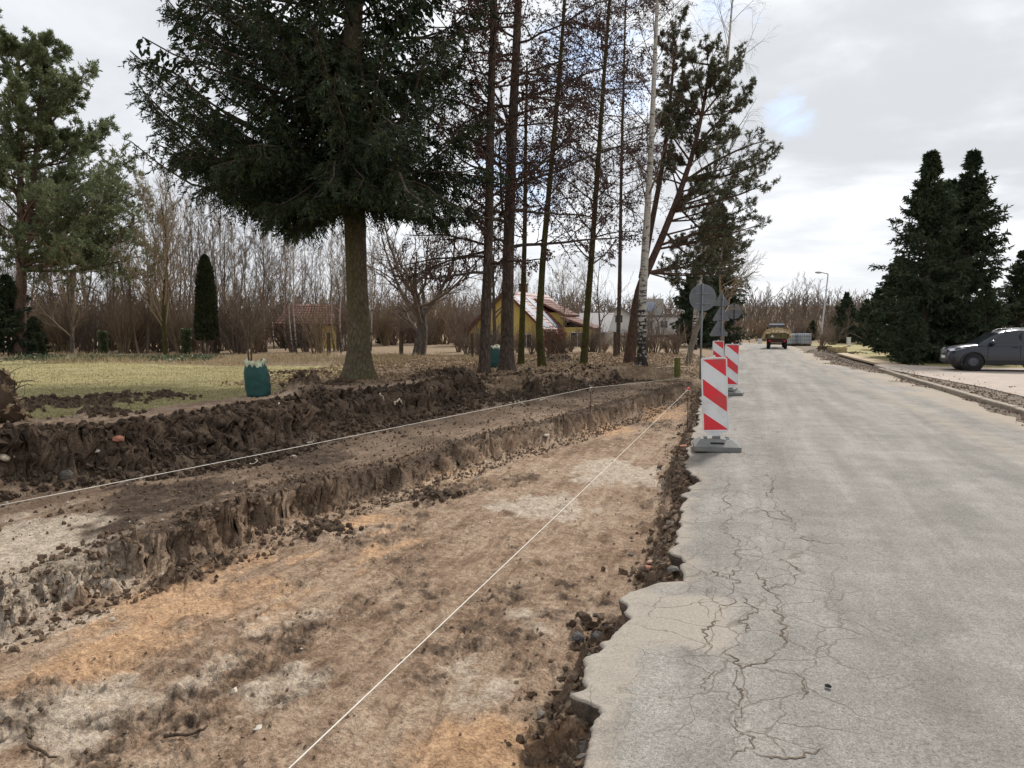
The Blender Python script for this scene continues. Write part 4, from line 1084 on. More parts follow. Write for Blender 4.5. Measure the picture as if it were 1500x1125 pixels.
# --- bare trees: a few kinds built once, then copied one by one
def bare(name, label, h, r0, seed, nl, n2, n3, n4, ang=(25, 50), trop=0.10, ll=0.5, t1=(0.2, 0.98), mat=None, grp=None, loc=(0, 0, 0), bend=0.03, minr=0.007, wob=0.10, cat='tree', tmat=None, l3=0.5, fall=0.55):
    rng = np.random.default_rng(seed)
    t = thing(name, label, cat, loc, 0, grp)
    P, R = trunk_line([(0, 0, -0.2), (bend * h, 0, h * 0.3), (bend * h * rng.uniform(-1, 1), bend * h, h * 0.65), (0, 0, h)], r0, 0.012, 14)
    mb = MB(); tubes(mb, P, R, 7); mb.build('trunk', tmat or mat or TWIG, t)
    mb = MB()
    P1, R1 = grow(P, R, nl, t1, ang, ll, trop, wob, 8, 0.5, rng, 0.25, fall, minr * 1.6)
    P2, R2 = grow(P1, R1, n2, (0.2, 1.0), (20, 50), l3, trop * 0.8, wob, 5, 0.6, rng, 0.35, 0.4, minr * 1.2)
    P3, R3 = grow(P2, R2, n3, (0.15, 1.0), (20, 50), 0.55, trop * 0.6, wob, 4, 0.6, rng, 0.5, 0.3, minr)
    tubes(mb, P1, R1, 4); tubes(mb, P2, R2, 3); tubes(mb, P3, R3, 3)
    if n4:
        P4, R4 = grow(P3, R3, n4, (0.15, 1.0), (20, 50), 0.6, trop * 0.5, wob, 3, 0.7, rng, 0.6, 0.3, minr * 0.9)
        tubes(mb, P4, R4, 3)
    mb.build('crown', mat or TWIG, t)
    t['h0'] = h
    return t
def shrub(name, label, h, seed, ns, n2, n3, mat, grp=None, spread=26, loc=(0, 0, 0), minr=0.006, cat='shrub'):
    rng = np.random.default_rng(seed)
    t = thing(name, label, cat, loc, 0, grp)
    az = rng.uniform(0, 2 * math.pi, ns); a = np.radians(rng.uniform(0, spread, ns))
    d = np.stack([np.cos(az) * np.sin(a), np.sin(az) * np.sin(a), np.cos(a)], 1)
    p = np.stack([np.cos(az), np.sin(az), az * 0 - .3], 1) * np.array([[0.18, 0.18, 0.4]]) * rng.uniform(0.2, 1.6, (ns, 1)); p[:, 2] = -0.1
    L = h * rng.uniform(0.6, 1.1, ns)[:, None]; out = [p]
    for k in range(7):
        d = nrm(d + 0.09 * rng.normal(size=d.shape)); p = p + d * L / 7; out.append(p)
    P = np.stack(out, 1); R = np.full(ns, 0.008 * h)[:, None] * np.linspace(1, .25, 8)[None] + 0.003
    mb = MB(); tubes(mb, P, R, 4); mb.build('stems', mat, t)
    mb = MB()
    P2, R2 = grow(P, R, n2, (0.2, 1.0), (15, 45), 0.35, 0.10, 0.10, 5, 0.6, rng, 0.4, 0.4, minr)
    P3, R3 = grow(P2, R2, n3, (0.15, 1.0), (15, 50), 0.5, 0.06, 0.10, 4, 0.7, rng, 0.5, 0.3, minr * 0.85)
    tubes(mb, P2, R2, 3); tubes(mb, P3, R3, 3)
    mb.build('twigs', mat, t)
    t['h0'] = h
    return t
HOME = []
G1 = 'bare trees of the woodland behind the lawn'
G2 = 'young pale birches along the woodland edge'
G3 = 'brown thickets at the foot of the woodland'
G4 = 'bare trees of the far woodland beyond the road bend'
L1 = 'bare brown tree among the woodland behind the lawn'
kinds = [bare('bare_tree', L1, 9, 0.10, 71, 16, 6, 6, 3, (18, 40), 0.12, 0.45, grp=G1),
         bare('bare_tree', L1, 9, 0.12, 72, 14, 7, 6, 3, (25, 50), 0.10, 0.55, grp=G1),
         bare('bare_tree', L1, 9, 0.09, 73, 20, 6, 5, 3, (15, 35), 0.15, 0.40, grp=G1, mat=TWIGRED),
         bare('bare_tree', L1, 9, 0.10, 74, 16, 7, 5, 3, (20, 45), 0.10, 0.42, grp=G1, mat=TWIGRED, bend=0.05)]
bk = [bare('birch_tree', 'slim white-stemmed birch at the woodland edge', 9, 0.065, 75, 20, 6, 5, 0, (15, 35), 0.10, 0.28, grp=G2, tmat=BIRCH, mat=TWIG, t1=(0.35, 0.98)),
      bare('birch_tree', 'slim white-stemmed birch at the woodland edge', 9, 0.055, 76, 22, 5, 5, 0, (15, 30), 0.12, 0.24, grp=G2, tmat=BIRCH, mat=TWIGTAN, t1=(0.3, 0.98), bend=0.02)]
sk = [shrub('bare_shrub', 'brown leafless thicket at the foot of the woodland', 4.0, 77, 22, 9, 6, TWIGRED, G3),
      shrub('bare_shrub', 'brown leafless thicket at the foot of the woodland', 3.6, 78, 26, 8, 6, TWIG, G3, 34),
      shrub('bare_shrub', 'brown leafless thicket at the foot of the woodland', 4.2, 79, 24, 9, 6, TWIGTAN, G3, 22)]
used = set()
rnd = random.Random(5)
def putk(src, u, v, h, label=None, group=None, w=1.0):
    z = hz(u, v); k = h / src['h0']; rz = rnd.uniform(0, 6.28)
    if src.name not in used:
        used.add(src.name); src.location = (u, v, z); src.rotation_euler = (0, 0, rz); src.scale = (k * w, k * w, k)
        if label: src['label'] = label
        if group: src['group'] = group
        return src
    return copy_tree(src, (u, v, z), rz, (k * w, k * w, k), label, group)
def putpx(src, px, D, top, label=None, group=None, w=1.0):
    u, v = wdir((px - 750) / F * D, D)
    h = ap(px, top, D)[2] - hz(u, v)
    return putk(src, u, v, h, label, group, w)
def band(px):
    for x, nm in ((90, 'behind the big left pine'), (200, 'between pine and thuja column'), (300, 'behind the thuja column'), (400, 'above the green bag'), (520, 'behind the red roofed shed'), (660, 'behind the fruit tree'), (2000, 'behind the yellow house')):
        if px < x: return nm
def band2(px):
    for x, nm in ((1130, 'left of the hay trailer'), (1200, 'above the hay trailer'), (1290, 'right of the street lamp'), (3000, 'behind the right-hand spruces')):
        if px < x: return nm
TONE = ['greyish brown', 'wide crowned brown', 'reddish upright', 'crooked reddish']
TON3 = ['reddish', 'wide dark brown', 'tan upright']
def topline(px):     # skyline of the wood in the photograph
    return np.interp(px, [-60, 60, 150, 230, 330, 420, 520, 600, 680, 760, 860, 930, 1000], [300, 300, 320, 300, 335, 350, 365, 395, 400, 395, 400, 425, 430])
for i in range(58):
    px = -40 + (i * 0.618034 % 1) * 900
    D_ = rnd.uniform(36, 58) if px < 520 else rnd.uniform(72, 100)
    if 395 < px < 520: D_ = rnd.uniform(51, 62)
    putpx(kinds[i % 4], px, D_, topline(px) + rnd.uniform(-14, 30), TONE[i % 4] + ' bare tree of the woodland ' + band(px), w=rnd.uniform(0.8, 1.15))
for i in range(26):
    px = 250 + (i * 0.618034 % 1) * 300
    putpx(bk[i % 2], px, rnd.uniform(36, 48), topline(px) - 40 + rnd.uniform(-15, 45), ('straight' if i % 2 == 0 else 'slightly bowed') + ' white-stemmed young birch ' + band(px), w=rnd.uniform(.8, 1.1))
for i in range(60):
    px = 40 + (i * 0.618034 % 1) * 660
    D_ = rnd.uniform(36, 46) if px < 385 else rnd.uniform(50, 66)
    putpx(sk[i % 3], px, D_, rnd.uniform(415, 468) if px < 520 else rnd.uniform(425, 460), TON3[i % 3] + ' leafless thicket at the wood foot ' + band(px), w=rnd.uniform(1.0, 1.5))
for i in range(24):
    px = 672 + (i * 0.618034 % 1) * 325
    putpx(sk[i % 3], px, rnd.uniform(34, 40), rnd.uniform(470, 494), TON3[i % 3] + ' low thicket in front of the houses, ' + ('left of the slim larch' if px < 855 else 'right of the slim larch'), 'low thickets in front of the houses', w=rnd.uniform(1.2, 1.9))
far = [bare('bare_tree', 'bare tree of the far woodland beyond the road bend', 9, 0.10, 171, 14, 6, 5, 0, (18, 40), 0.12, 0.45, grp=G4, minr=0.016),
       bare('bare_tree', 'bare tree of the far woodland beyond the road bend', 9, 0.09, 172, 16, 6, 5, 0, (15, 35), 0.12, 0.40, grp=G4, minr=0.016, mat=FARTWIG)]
for i in range(64):
    px = 1060 + (i * 0.618034 % 1) * 480
    putpx(far[i % 2], px, rnd.uniform(84, 125) if px < 1200 else rnd.uniform(70, 100), np.interp(px, [1060, 1110, 1150, 1200, 1300, 1540], [455, 440, 418, 428, 438, 430]) + rnd.uniform(-12, 30), ('greyish' if i % 2 == 0 else 'pale tan') + ' bare tree of the far woodland ' + band2(px), w=rnd.uniform(0.8, 1.3))
for i in range(30):
    px = 1080 + (i * 0.618034 % 1) * 460
    putpx(sk[i % 3], px, rnd.uniform(85, 105) if px < 1200 else rnd.uniform(62, 85), rnd.uniform(462, 482), TON3[i % 3] + ' low thicket below the far woodland ' + band2(px), 'thickets below the far woodland', w=rnd.uniform(1.4, 2.2))
# distinct single trees
tt_ = bare('bare_tree', 'many-stemmed bare tree rising from the lawn edge left of the thuja column', 8, 0.13, 81, 22, 8, 6, 2, (14, 34), 0.13, 0.62, t1=(0.12, 0.9), mat=TWIGTAN, tmat=OLIVEBARK, minr=0.008)
putpx(tt_, 243, 30.5, 285, w=1.0)
tt_ = bare('bare_tree', 'twin-stemmed bare tree with ivy at its foot, between pine and ivy posts', 6, 0.12, 82, 12, 6, 5, 0, (25, 50), 0.08, 0.55, t1=(0.15, 0.95), mat=TWIGTAN, tmat=GREYBARK)
putpx(tt_, 105, 31, 375, w=1.1)
tt_ = bare('fruit_tree', 'old fruit tree with a short trunk and spreading crooked limbs behind the spruce', 3.9, 0.26, 83, 15, 8, 6, 3, (45, 85), 0.16, 1.0, t1=(0.25, 0.85), mat=TWIG, tmat=GREYBARK, wob=0.16, fall=0.3, minr=0.009, bend=0.05)
putpx(tt_, 612, 33, 372, w=1.15)
tt_ = bare('bare_tree', 'bare forked tree between the slim larch and the leaning pine', 7, 0.10, 84, 12, 6, 5, 0, (30, 55), 0.06, 0.6, t1=(0.25, 0.95), mat=TWIG)
putpx(tt_, 878, 34, 375, w=1.0)
tt_ = bare('bare_tree', 'bare tree behind the two thick larch trunks, in front of the house gable', 7, 0.14, 85, 14, 6, 5, 2, (25, 50), 0.08, 0.5, t1=(0.3, 0.95), mat=TWIG, tmat=GREYBARK)
putpx(tt_, 726, 32, 330, w=1.0)
tt_ = bare('bare_tree', 'thin bare tree rising over the dormer of the yellow house', 6, 0.07, 86, 14, 6, 5, 2, (25, 50), 0.08, 0.5, mat=TWIGTAN)
putpx(tt_, 823, 36, 395, w=1.0)
tt_ = bare('bare_tree', 'pale drooping bare tree beside the road behind the signs', 7, 0.12, 87, 18, 9, 7, 0, (35, 70), -0.02, 0.48, t1=(0.35, 0.98), mat=TWIGTAN, minr=0.006)
putpx(tt_, 1058, 34, 330, w=1.1)
tt_ = bare('bare_tree', 'young bare sapling tied to a stake behind the green bag', 2.6, 0.035, 88, 9, 4, 3, 0, (25, 50), 0.1, 0.45, t1=(0.3, 0.95), mat=GREYBARK, minr=0.004)
putpx(tt_, 366, 25, 430)
tt_ = shrub('bare_shrub', 'fan of straight yellowish stems in front of the red roofed shed', 3.1, 89, 30, 6, 4, TWIGTAN, None, 24)
putpx(tt_, 466, 36, 432)
tt_ = shrub('bare_shrub', 'round twiggy bush beside the woodpile of the yellow house', 2.2, 90, 30, 8, 4, TWIG, None, 40)
putpx(tt_, 705, 33, 470)
for i, (px, top) in enumerate(((428, 440), (448, 452), (494, 446), (505, 430))):
    putpx(sk[i % 3], px, rnd.uniform(39, 43), top, TON3[i % 3] + ' leafless thicket right in front of the red roofed shed', 'thickets in front of the shed', w=rnd.uniform(.7, 1.0))
# twisted dead trunk in the wood
b_ = onground(92, 512); D = Dof(b_[0], b_[1])
t = thing('dead_tree', 'broad broken ivy-grown dead trunk in the thicket right of the pine', 'tree', b_)
rng = np.random.default_rng(93)
P, R = trunk_line([rel(b_, 92, 512, D), rel(b_, 98, 470, D), rel(b_, 103, 430, D), rel(b_, 107, 398, D)], 0.36, 0.16, 12)
mb = MB(); flared_trunk(mb, P, R, 12, 0, 0.3, 0.5, rng, 0.08); mb.build('trunk', GREYBARK, t)
mb = MB(); P1, R1 = grow(P, R, 7, (0.4, 1.0), (40, 90), 0.7, -0.02, 0.25, 8, 0.3, rng, 0.3, 0.4, 0.02); tubes(mb, P1, R1, 5)
P2, R2 = grow(P1, R1, 6, (0.2, 1.0), (30, 60), 0.5, 0.0, 0.2, 5, 0.5, rng); tubes(mb, P2, R2, 3); mb.build('limbs', GREYBARK, t)
# thuja column
u_, v_ = wdir((304 - 750) / F * 32.5, 32.5); b_ = (u_, v_, hz(u_, v_)); h_ = ht(b_, 378)
rng = np.random.default_rng(94)
t = thing('thuja', 'narrow dark thuja column on the woodland edge', 'tree', b_)
mb = MB(); tubes(mb, *trunk_line([(0, 0, -.2), (0, 0, h_ * .9)], 0.09, 0.02, 6), k=8); mb.build('trunk', GREYBARK, t)
mb = MB(); n = 15000
z = rng.uniform(0.12, 1, n) ** 0.85 * h_; a = rng.uniform(0, 6.283, n)
prof = np.interp(z / h_, [0, .08, .3, .6, .85, .95, 1], [.36, .43, .44, .38, .27, .15, .02]) * (1 + 0.14 * vnoise(a * 1.6, z * 1.3, 4))
rr_ = prof * np.sqrt(rng.uniform(0.35, 1, n))
q = np.stack([np.cos(a) * rr_, np.sin(a) * rr_, z], 1); d = np.stack([np.cos(a) * .35, np.sin(a) * .35, np.ones(n)], 1) + rng.normal(size=(n, 3)) * .22
blades(mb, q, d, 0.19, 0.06, 0, False, rng); mb.build('crown', THUJA, t)
# far-off wood that reads as one mass
rng = np.random.default_rng(95)
mb = MB(); n = 3200
aa = rng.uniform(-0.75, 0.75, n); dd_ = rng.uniform(105, 170, n)
x, y = np.sin(aa) * dd_, np.cos(aa) * dd_
uu, vv_ = wdir(x, y); z0_ = H(uu, vv_, False)
hh_ = rng.uniform(3.2, 7.0, n) * np.where(aa > 0.1, 0.8, 1.0)
P = np.stack([np.stack([uu, vv_, z0_ - .2], 1), np.stack([uu + rng.normal(0, .5, n), vv_, z0_ + hh_ * .5], 1), np.stack([uu + rng.normal(0, 1.0, n), vv_, z0_ + hh_], 1)], 1)
R = np.stack([np.full(n, .10), np.full(n, .07), np.full(n, .03)], 1)
tubes(mb, P, R, 3)
P2, R2 = grow(P, R, 7, (0.2, 1.0), (15, 55), 0.34, 0.1, 0.1, 2, 0.7, rng, 0.5, 0.4, 0.045); tubes(mb, P2, R2, 3)
tag(mb.build('distant_wood', FARTWIG), 'brown leafless wood along the horizon', 'wood', None, 'stuff')

# ------------------------------------------------------------------ kerb, driveway
KERBM = simple('kerb_concrete', (0.33, 0.28, 0.225), 0.9, 0.2, var=0.2, scale=9, bmp=0.5, dirt=(0.16, 0.115, 0.08), dirt_amt=0.9)
PAVE = simple('pinkish_paving', (0.40, 0.335, 0.285), 0.9, 0.2, var=0.10, scale=3, bmp=0.4, bscale=40, dirt=(0.30, 0.245, 0.19), dirt_amt=0.6)
L_ = 1.0
vv = KV0 - 1
ki = 0
kme = None
kroot = link('kerb', None); kroot['kind'] = 'structure'
while vv < KV1:
    u0 = float(R_(vv)); u1 = float(R_(vv + L_)); rr_ = random.Random(ki)
    if kme is None:
        mb = MB(); prism(mb, [(-0.065, -0.22), (0.065, -0.22), (0.065, 0.0), (-0.045, 0.0), (-0.060, -0.012), (-0.065, -0.03)], 'y', 0.003, L_ - 0.006)
        kme = mb.mesh('kerb_stone', KERBM, False)
    o = link('kerb_stone', kme, kroot, (u0 + 0.05 + rr_.uniform(-.008, .008), vv, 0.118 + rr_.uniform(-.008, .006)))
    o.rotation_euler = (rr_.uniform(-.006, .006), rr_.uniform(-.03, .03), -math.atan2(u1 - u0, L_) + rr_.uniform(-.006, .006))
    vv += L_; ki += 1
# paved yard where the car stands, reaching the road at the crossing
def sheet(name, pts, z, mat, thick=0.10, sub=0.35, kind='structure', label=None):
    bm_ = MB(); n = len(pts)
    V = [(x, y, z) for x, y in pts] + [(x, y, z - thick) for x, y in pts]
    bm_.add(V, [(i, n + i, n + (i + 1) % n, (i + 1) % n) for i in range(n)])
    bm_.F.append((np.array([list(range(n))]), 0))
    o = bm_.build(name, mat, None, False); o['kind'] = kind
    if label: o['label'] = label
    return o
yard = [gp(1300, 541, .12), gp(1322, 545, .12), gp(1380, 556, .12), gp(1440, 567, .12), gp(1500, 581, .12), (7.2, 8), (7.6, -4), (24, -4), (24, 31.4), gp(1400, 538, .12), gp(1330, 535, .12), gp(1290, 534, .12), (5.0, 32.6), (4.95, 31.0), (4.95, 29.9)]
yard = [(float(a), float(b)) for a, b in yard]
sheet('driveway', yard, 0.125, PAVE, label='pinkish paved yard and drive')
walk = [gp(1345, 537, .1), gp(1302, 529, .1), gp(1264, 521.5, .1), gp(1238, 516.5, .1), gp(1226, 517, .1), gp(1250, 523.5, .1), gp(1284, 531.5, .1), gp(1312, 538, .1)]
sheet('footpath', [(float(a), float(b)) for a, b in walk[::-1]], 0.09, simple('pale_sand', (0.47, 0.37, 0.26), 0.95, 0.1, var=0.12, scale=3, bmp=0.4), 0.08, label='pale sandy footpath')

# ------------------------------------------------------------------ warning boards
WHITE = simple('white_board', (0.74, 0.75, 0.76), 0.35, 0.5, var=0.03, scale=5, dirt=(0.40, 0.34, 0.27), dirt_amt=0.6)
RED = simple('red_stripe', (0.72, 0.030, 0.045), 0.35, 0.5, var=0.05, scale=5, dirt=(0.34, 0.10, 0.08), dirt_amt=0.6)
RUBBER = simple('grey_recycled_rubber', (0.185, 0.188, 0.178), 0.8, 0.3, var=0.15, scale=12, bmp=0.3, dirt=(0.26, 0.225, 0.18), dirt_amt=0.7)
DARKR = simple('dark_rubber', (0.022, 0.022, 0.022), 0.75, 0.3, var=0.2)
def board(label, base, rz, tilt):
    t = thing('warning_board', label, 'road barrier', base, rz, 'red and white boards along the road edge')
    f = MB()
    # sloping rubber foot
    prof = [(-.29, 0.0), (.29, 0.0), (.285, .035), (.20, .105), (.10, .125), (-.10, .125), (-.20, .105), (-.285, .035)]
    V = []
    for (hx, hy, z) in ((.29, .295, 0), (.295, .30, .012), (.295, .30, .065), (.21, .165, .128), (.20, .155, .135)):
        V += [(-hx + .02, -hy, z), (hx - .02, -hy, z), (hx, -hy + .02, z), (hx, hy - .02, z), (hx - .02, hy, z), (-hx + .02, hy, z), (-hx, hy - .02, z), (-hx, -hy + .02, z)]
    Fc = [(L * 8 + i, L * 8 + (i + 1) % 8, L * 8 + 8 + (i + 1) % 8, L * 8 + 8 + i) for L in range(4) for i in range(8)]
    f.add(V, Fc); f.F.append((np.array([[32 + i for i in range(8)]]), 0)); f.F.append((np.array([[7 - i for i in range(8)]]), 0))
    foot = f.build('foot', RUBBER, t, False)
    f = MB(); box(f, (0, -.236, .098), (.17, .012, .034)); f.build('handle_slot', DARKR, foot, False).rotation_euler = (0.0, 0, 0)
    for sx in (-.14, .14):
        for sy in (-.07, .07):
            f = MB(); box(f, (sx, sy, .141), (.045, .045, .018), bev=.004); f.build('stud', RUBBER, foot, False)
    f = MB(); box(f, (0, 0, .145), (.10, .085, .05), bev=.006); f.build('socket', RUBBER, t, False)
    f = MB(); W, H0, H1 = .165, .225, 1.20
    poly = [(-.035, .13), (.035, .13), (.045, .175), (W - .03, H0), (W, H0 + .02), (W, H1 - .02), (W - .02, H1), (-W + .02, H1), (-W, H1 - .02), (-W, H0 + .02), (-W + .03, H0), (-.045, .175)]
    prism(f, poly, 'y', -.018, .018)
    pl = f.build('board', WHITE, t, False); pl.rotation_euler = (tilt[0], tilt[1], 0)
    # raised rim
    f = MB()
    box(f, (-W + .006, -.021, (H0 + H1) / 2), (.010, .008, H1 - H0 - .03)); box(f, (W - .006, -.021, (H0 + H1) / 2), (.010, .008, H1 - H0 - .03))
    box(f, (0, -.021, H1 - .006), (2 * W - .04, .008, .010)); box(f, (0, -.021, H0 + .012), (2 * W - .08, .008, .010))
    f.build('rim', WHITE, pl, False)
    f = MB(); cyl(f, (0, 0, H1 - .002), (0, 0, H1 + .028), .022, .018, 10); f.build('lamp_socket', WHITE, pl, False)
    w = W - .018; zt, zb = H1 - .022, H0 + .025; hh = zt - zb
    def pz(fx, fy): return (-w + 2 * w * fx, zt - hh * fy)
    for poly in ([(0.02, 0), (1, 0), (1, .245)], [(0, .27), (1, .53), (1, .745), (0, .50)][:4], [(0, .755), (1, .985), (1, 1), (0, 1)]):
        q = [pz(*p) for p in poly]
        f = MB(); prism(f, q[::-1], 'y', -.0195, -.0175); prism(f, q[::-1], 'y', .0175, .0195)
        f.build('red_stripe', RED, pl, False)
    return t
def onroad(px, py):
    u_, v_ = gp(px, py, 0.03); return (float(u_), float(v_), roadz(u_, v_) + 0.004)
VR = TH + math.radians(-6)
board('nearest red and white striped board on a grey foot at the broken road edge', onroad(1049, 655), VR - 0.10, (0.02, -0.045))
board('second striped board, just behind and right of the nearest one', onroad(1070, 577), VR - 0.25, (0.0, 0.015))
board('farthest striped board, half hidden behind the nearer two', onroad(1052, 556), VR - 0.1, (0.02, -0.02))
board('tiny striped board far off beside the road bend', onroad(1074, 513), VR - 0.1, (0.0, 0.0))

# ------------------------------------------------------------------ road signs seen from the back
GALV = simple('galvanised_steel', (0.20, 0.21, 0.22), 0.5, 0.5, 0.6, var=0.1, scale=8)
SIGNB = simple('grey_sign_back', (0.17, 0.178, 0.195), 0.6, 0.3, 0.2, var=0.10, scale=3, dirt=(0.10, .10, .10), dirt_amt=0.5)
SIGNW = simple('sign_face_white', (0.7, 0.7, 0.7), 0.4, 0.4); SIGNR = simple('sign_face_red', (0.6, 0.03, 0.03), 0.4, 0.4)
def sign(label, px, pbase, D, parts, lean=0.0, pm=GALV, ptop=None, rz=None):
    u_, v_ = wdir((px - 750) / F * D, D); z0_ = hz(u_, v_)
    t = thing('traffic_sign', label, 'road sign', (u_, v_, z0_), TH if rz is None else rz)
    top = max(ap(px, p[2], D)[2] - z0_ + (p[3] if p[0] == 'disc' else p[3] * .58) for p in parts)
    f = MB(); cyl(f, (0, 0, -.3), (lean * (top + .05), 0, top + .02), .03, .03, 10); f.build('pole', pm, t)
    for kind, dx, py, r in parts:
        z = ap(px, py, D)[2] - z0_; x = dx + lean * z
        f = MB()
        if kind == 'disc':
            lathe(f, [(r - .012, .058), (r, .052), (r, .040), (r - .010, .036)], 'y', 40, (x, 0, z)); nm = 'round_plate'
        else:
            R3 = r; pts = []
            for k in range(3):
                a = math.pi / 2 + k * 2.0944
                for da in (-0.09, 0.0, 0.09):
                    rr3 = R3 * (0.97 if da == 0 else 0.955); pts.append((x + rr3 * math.cos(a + da), z + rr3 * math.sin(a + da)))
            prism(f, pts[::-1], 'y', .040, .056); nm = 'triangular_plate'
        pl = f.build(nm, SIGNB, t, False)
        f = MB()
        for dz in (-r * .45, r * .30):
            box(f, (x, .034, z + dz), (min(r * 1.0, .5) if kind == 'disc' else r * .55, .022, .035), bev=.003)
            box(f, (x, -.002, z + dz), (.075, .075, .022), bev=.003)
        f.build('clamp', GALV, pl, False)
        if kind == 'disc':
            f = MB()
            for bx in (-.55, .55):
                for bz in (-.55, .55): lathe(f, [(.012, .0), (.012, .034)], 'y', 8, (x + bx * r, 0, z + bz * r))
            f.build('bolt', GALV, pl, False)
    return t
sign('large round sign seen from its grey back, on a tall steel pole', 1026, 560, 22.0, [('disc', 0.02, 436, .40)], 0.010)
sign('pole with three triangular signs one above another, seen from the back', 1056, 540, 31.0, [('tri', -.04, 441, .37), ('tri', -.04, 462, .41), ('tri', -.12, 484, .44)], 0.012)
sign('dark round sign seen from the back, right of the triangular ones', 1074, 530, 40, [('disc', 0.0, 456, .42)], 0.0, DARKR)

# ------------------------------------------------------------------ street lamp
LAMPG = simple('grey_lamp_paint', (0.36, 0.37, 0.37), 0.5, 0.4, 0.2, var=0.06)
b_ = onground(1203, 506); D = Dof(b_[0], b_[1])
t = thing('street_lamp', 'tall slim grey street lamp with one arm pointing to the road', 'street lamp', b_)
tp_ = rel(b_, 1213, 402, D)
f = MB(); tubes(f, np.array([[(0, 0, -.2), (0, 0, 1.2), (0, 0, 1.25), tp_]]), np.array([[.11, .105, .075, .05]]), 10, cap=True); f.build('pole', LAMPG, t)
a1 = rel(b_, 1211, 400.5, D); a2 = rel(b_, 1203, 399.3, D); a3 = rel(b_, 1194, 399, D)
f = MB(); tubes(f, np.array([[tp_, a1, a2]]), np.array([[.045, .045, .04]]), 8, cap=True); f.build('arm', LAMPG, t)
f = MB(); tubes(f, np.array([[a2, tuple((np.array(a2) + a3) / 2), a3]]), np.array([[.07, .12, .05]]), 6, cap=True); f.build('lamp_head', LAMPG, t)
f = MB(); box(f, (0, 0, .6), (.2, .16, .4), bev=.01); f.build('inspection_door', LAMPG, t, False)

# ------------------------------------------------------------------ posts, stumps
def stick(name, label, cat, px, pb, pt, wpx, mat, group=None, lean=0.0, cut=None, ivy=False, sunk=0.2, D=None):
    b = onground(px, pb) if D is None else None
    if D is not None:
        u_, v_ = wdir((px - 750) / F * D, D); b = (u_, v_, hz(u_, v_))
    D = Dof(b[0], b[1]); h = ap(px, pt, D)[2] - b[2]; r = wpx / 2 / F * D
    rng = np.random.default_rng(int(px * 7 + pb))
    t = thing(name, label, cat, b, 0.0 if lean else rng.uniform(0, 6), group)
    f = MB(); P, R = trunk_line([(0, 0, -sunk), (lean * .3, 0, h * .5), (lean, 0, h)], r * 1.08, r * .95, 6)
    k = 10; a = np.arange(k) * 2 * math.pi / k; rad_ = R[0][:, None] * (1 + .07 * rng.normal(size=(6, k)) * .6 + .05 * rng.normal(size=(1, k)))
    V = P[0][:, None] + np.stack([np.cos(a) * rad_, np.sin(a) * rad_, rad_ * 0], -1)
    idx = np.arange(6 * k).reshape(6, k); nx = np.roll(idx, -1, 1)
    f.add(V, np.stack([idx[:-1], nx[:-1], nx[1:], idx[1:]], -1).reshape(-1, 4))
    f.build('post' if 'post' in name else 'wood', mat, t)
    f = MB(); V = V[-1] + np.array([[0, 0, .002]]); cc = V.mean(0, keepdims=True) + np.array([[0, 0, .006]])
    f.add(np.concatenate([V, cc]), [(i, (i + 1) % k, k) for i in range(k)]); f.build('cut_top', cut or mat, t, False)
    if ivy:
        f = MB(); n = 1500; z = rng.uniform(0, 1, n) * (h + .1); an = rng.uniform(0, 6.28, n); rr_ = r * rng.uniform(.95, 1.7, n) * (1 + .4 * vnoise(an * 2, z * 4, 3))
        q = np.stack([np.cos(an) * rr_ + lean * z / h, np.sin(an) * rr_, z], 1)
        blades(f, q, np.stack([np.cos(an), np.sin(an), rng.uniform(-1, .6, n)], 1), .08, .07, 0, False, rng); f.build('ivy', IVY, t)
    return t
GP = 'weathered wooden posts of the garden fence line'
stick('fence_post', 'brown fence post left of the big spruce trunk, in front of the shed', 'post', 482, 521, 487, 6, OLDWOOD, GP)
stick('fence_post', 'brown fence post left of the fruit tree', 'post', 588, 521, 485, 6, OLDWOOD, GP)
stick('fence_post', 'brown fence post left of the two thick larches', 'post', 692, 521, 488, 5, OLDWOOD, GP, D=30)
stick('fence_post', 'brown fence post behind the bending mossy trunk', 'post', 804, 521, 486, 6, OLDWOOD, GP, D=29)
stick('fence_post', 'pale topped fence post between slim larch and leaning pine', 'post', 901, 516, 486, 5.5, OLDWOOD, GP, cut=CUTWOOD, D=30)
stick('ivy_post', 'leafy ivy post nearest to the thuja column', 'post', 274, 522, 484, 7, OLDWOOD, None, ivy=True)
stick('ivy_post', 'ivy-grown stub between the twin-stemmed tree and the many-stemmed tree', 'post', 152, 522, 488, 6, OLDWOOD, None, ivy=True)
stick('ivy_stump', 'short leaning stub hung with pale ivy right of the pine trunk', 'stump', 63, 520, 490, 6, OLDWOOD, None, lean=-.3, ivy=True)
stick('tree_stump', 'mossy green sawn stump left of the large round sign', 'stump', 992, 549, 524, 9, MOSSWOOD, None, cut=CUTWOOD)
stick('tree_stump', 'dark sawn stump squeezed between the leaning pine and the birch', 'stump', 933, 537, 523, 7.5, OLDWOOD, None, cut=OLDWOOD, D=23.6)
stick('sapling_stake', 'dark stake beside the staked sapling', 'stake', 368, 524, 480, 2.5, OLDWOOD, None, D=24.5)
stick('broken_trunk', 'pale leaning dead trunk broken off behind the large round sign', 'dead trunk', 1007, 518, 458, 9, simple('dead_pale_wood', (0.19, 0.16, 0.125), .9, .2, var=.3, scale=5, bmp=.5), None, lean=.55, cut=CUTWOOD, D=27)

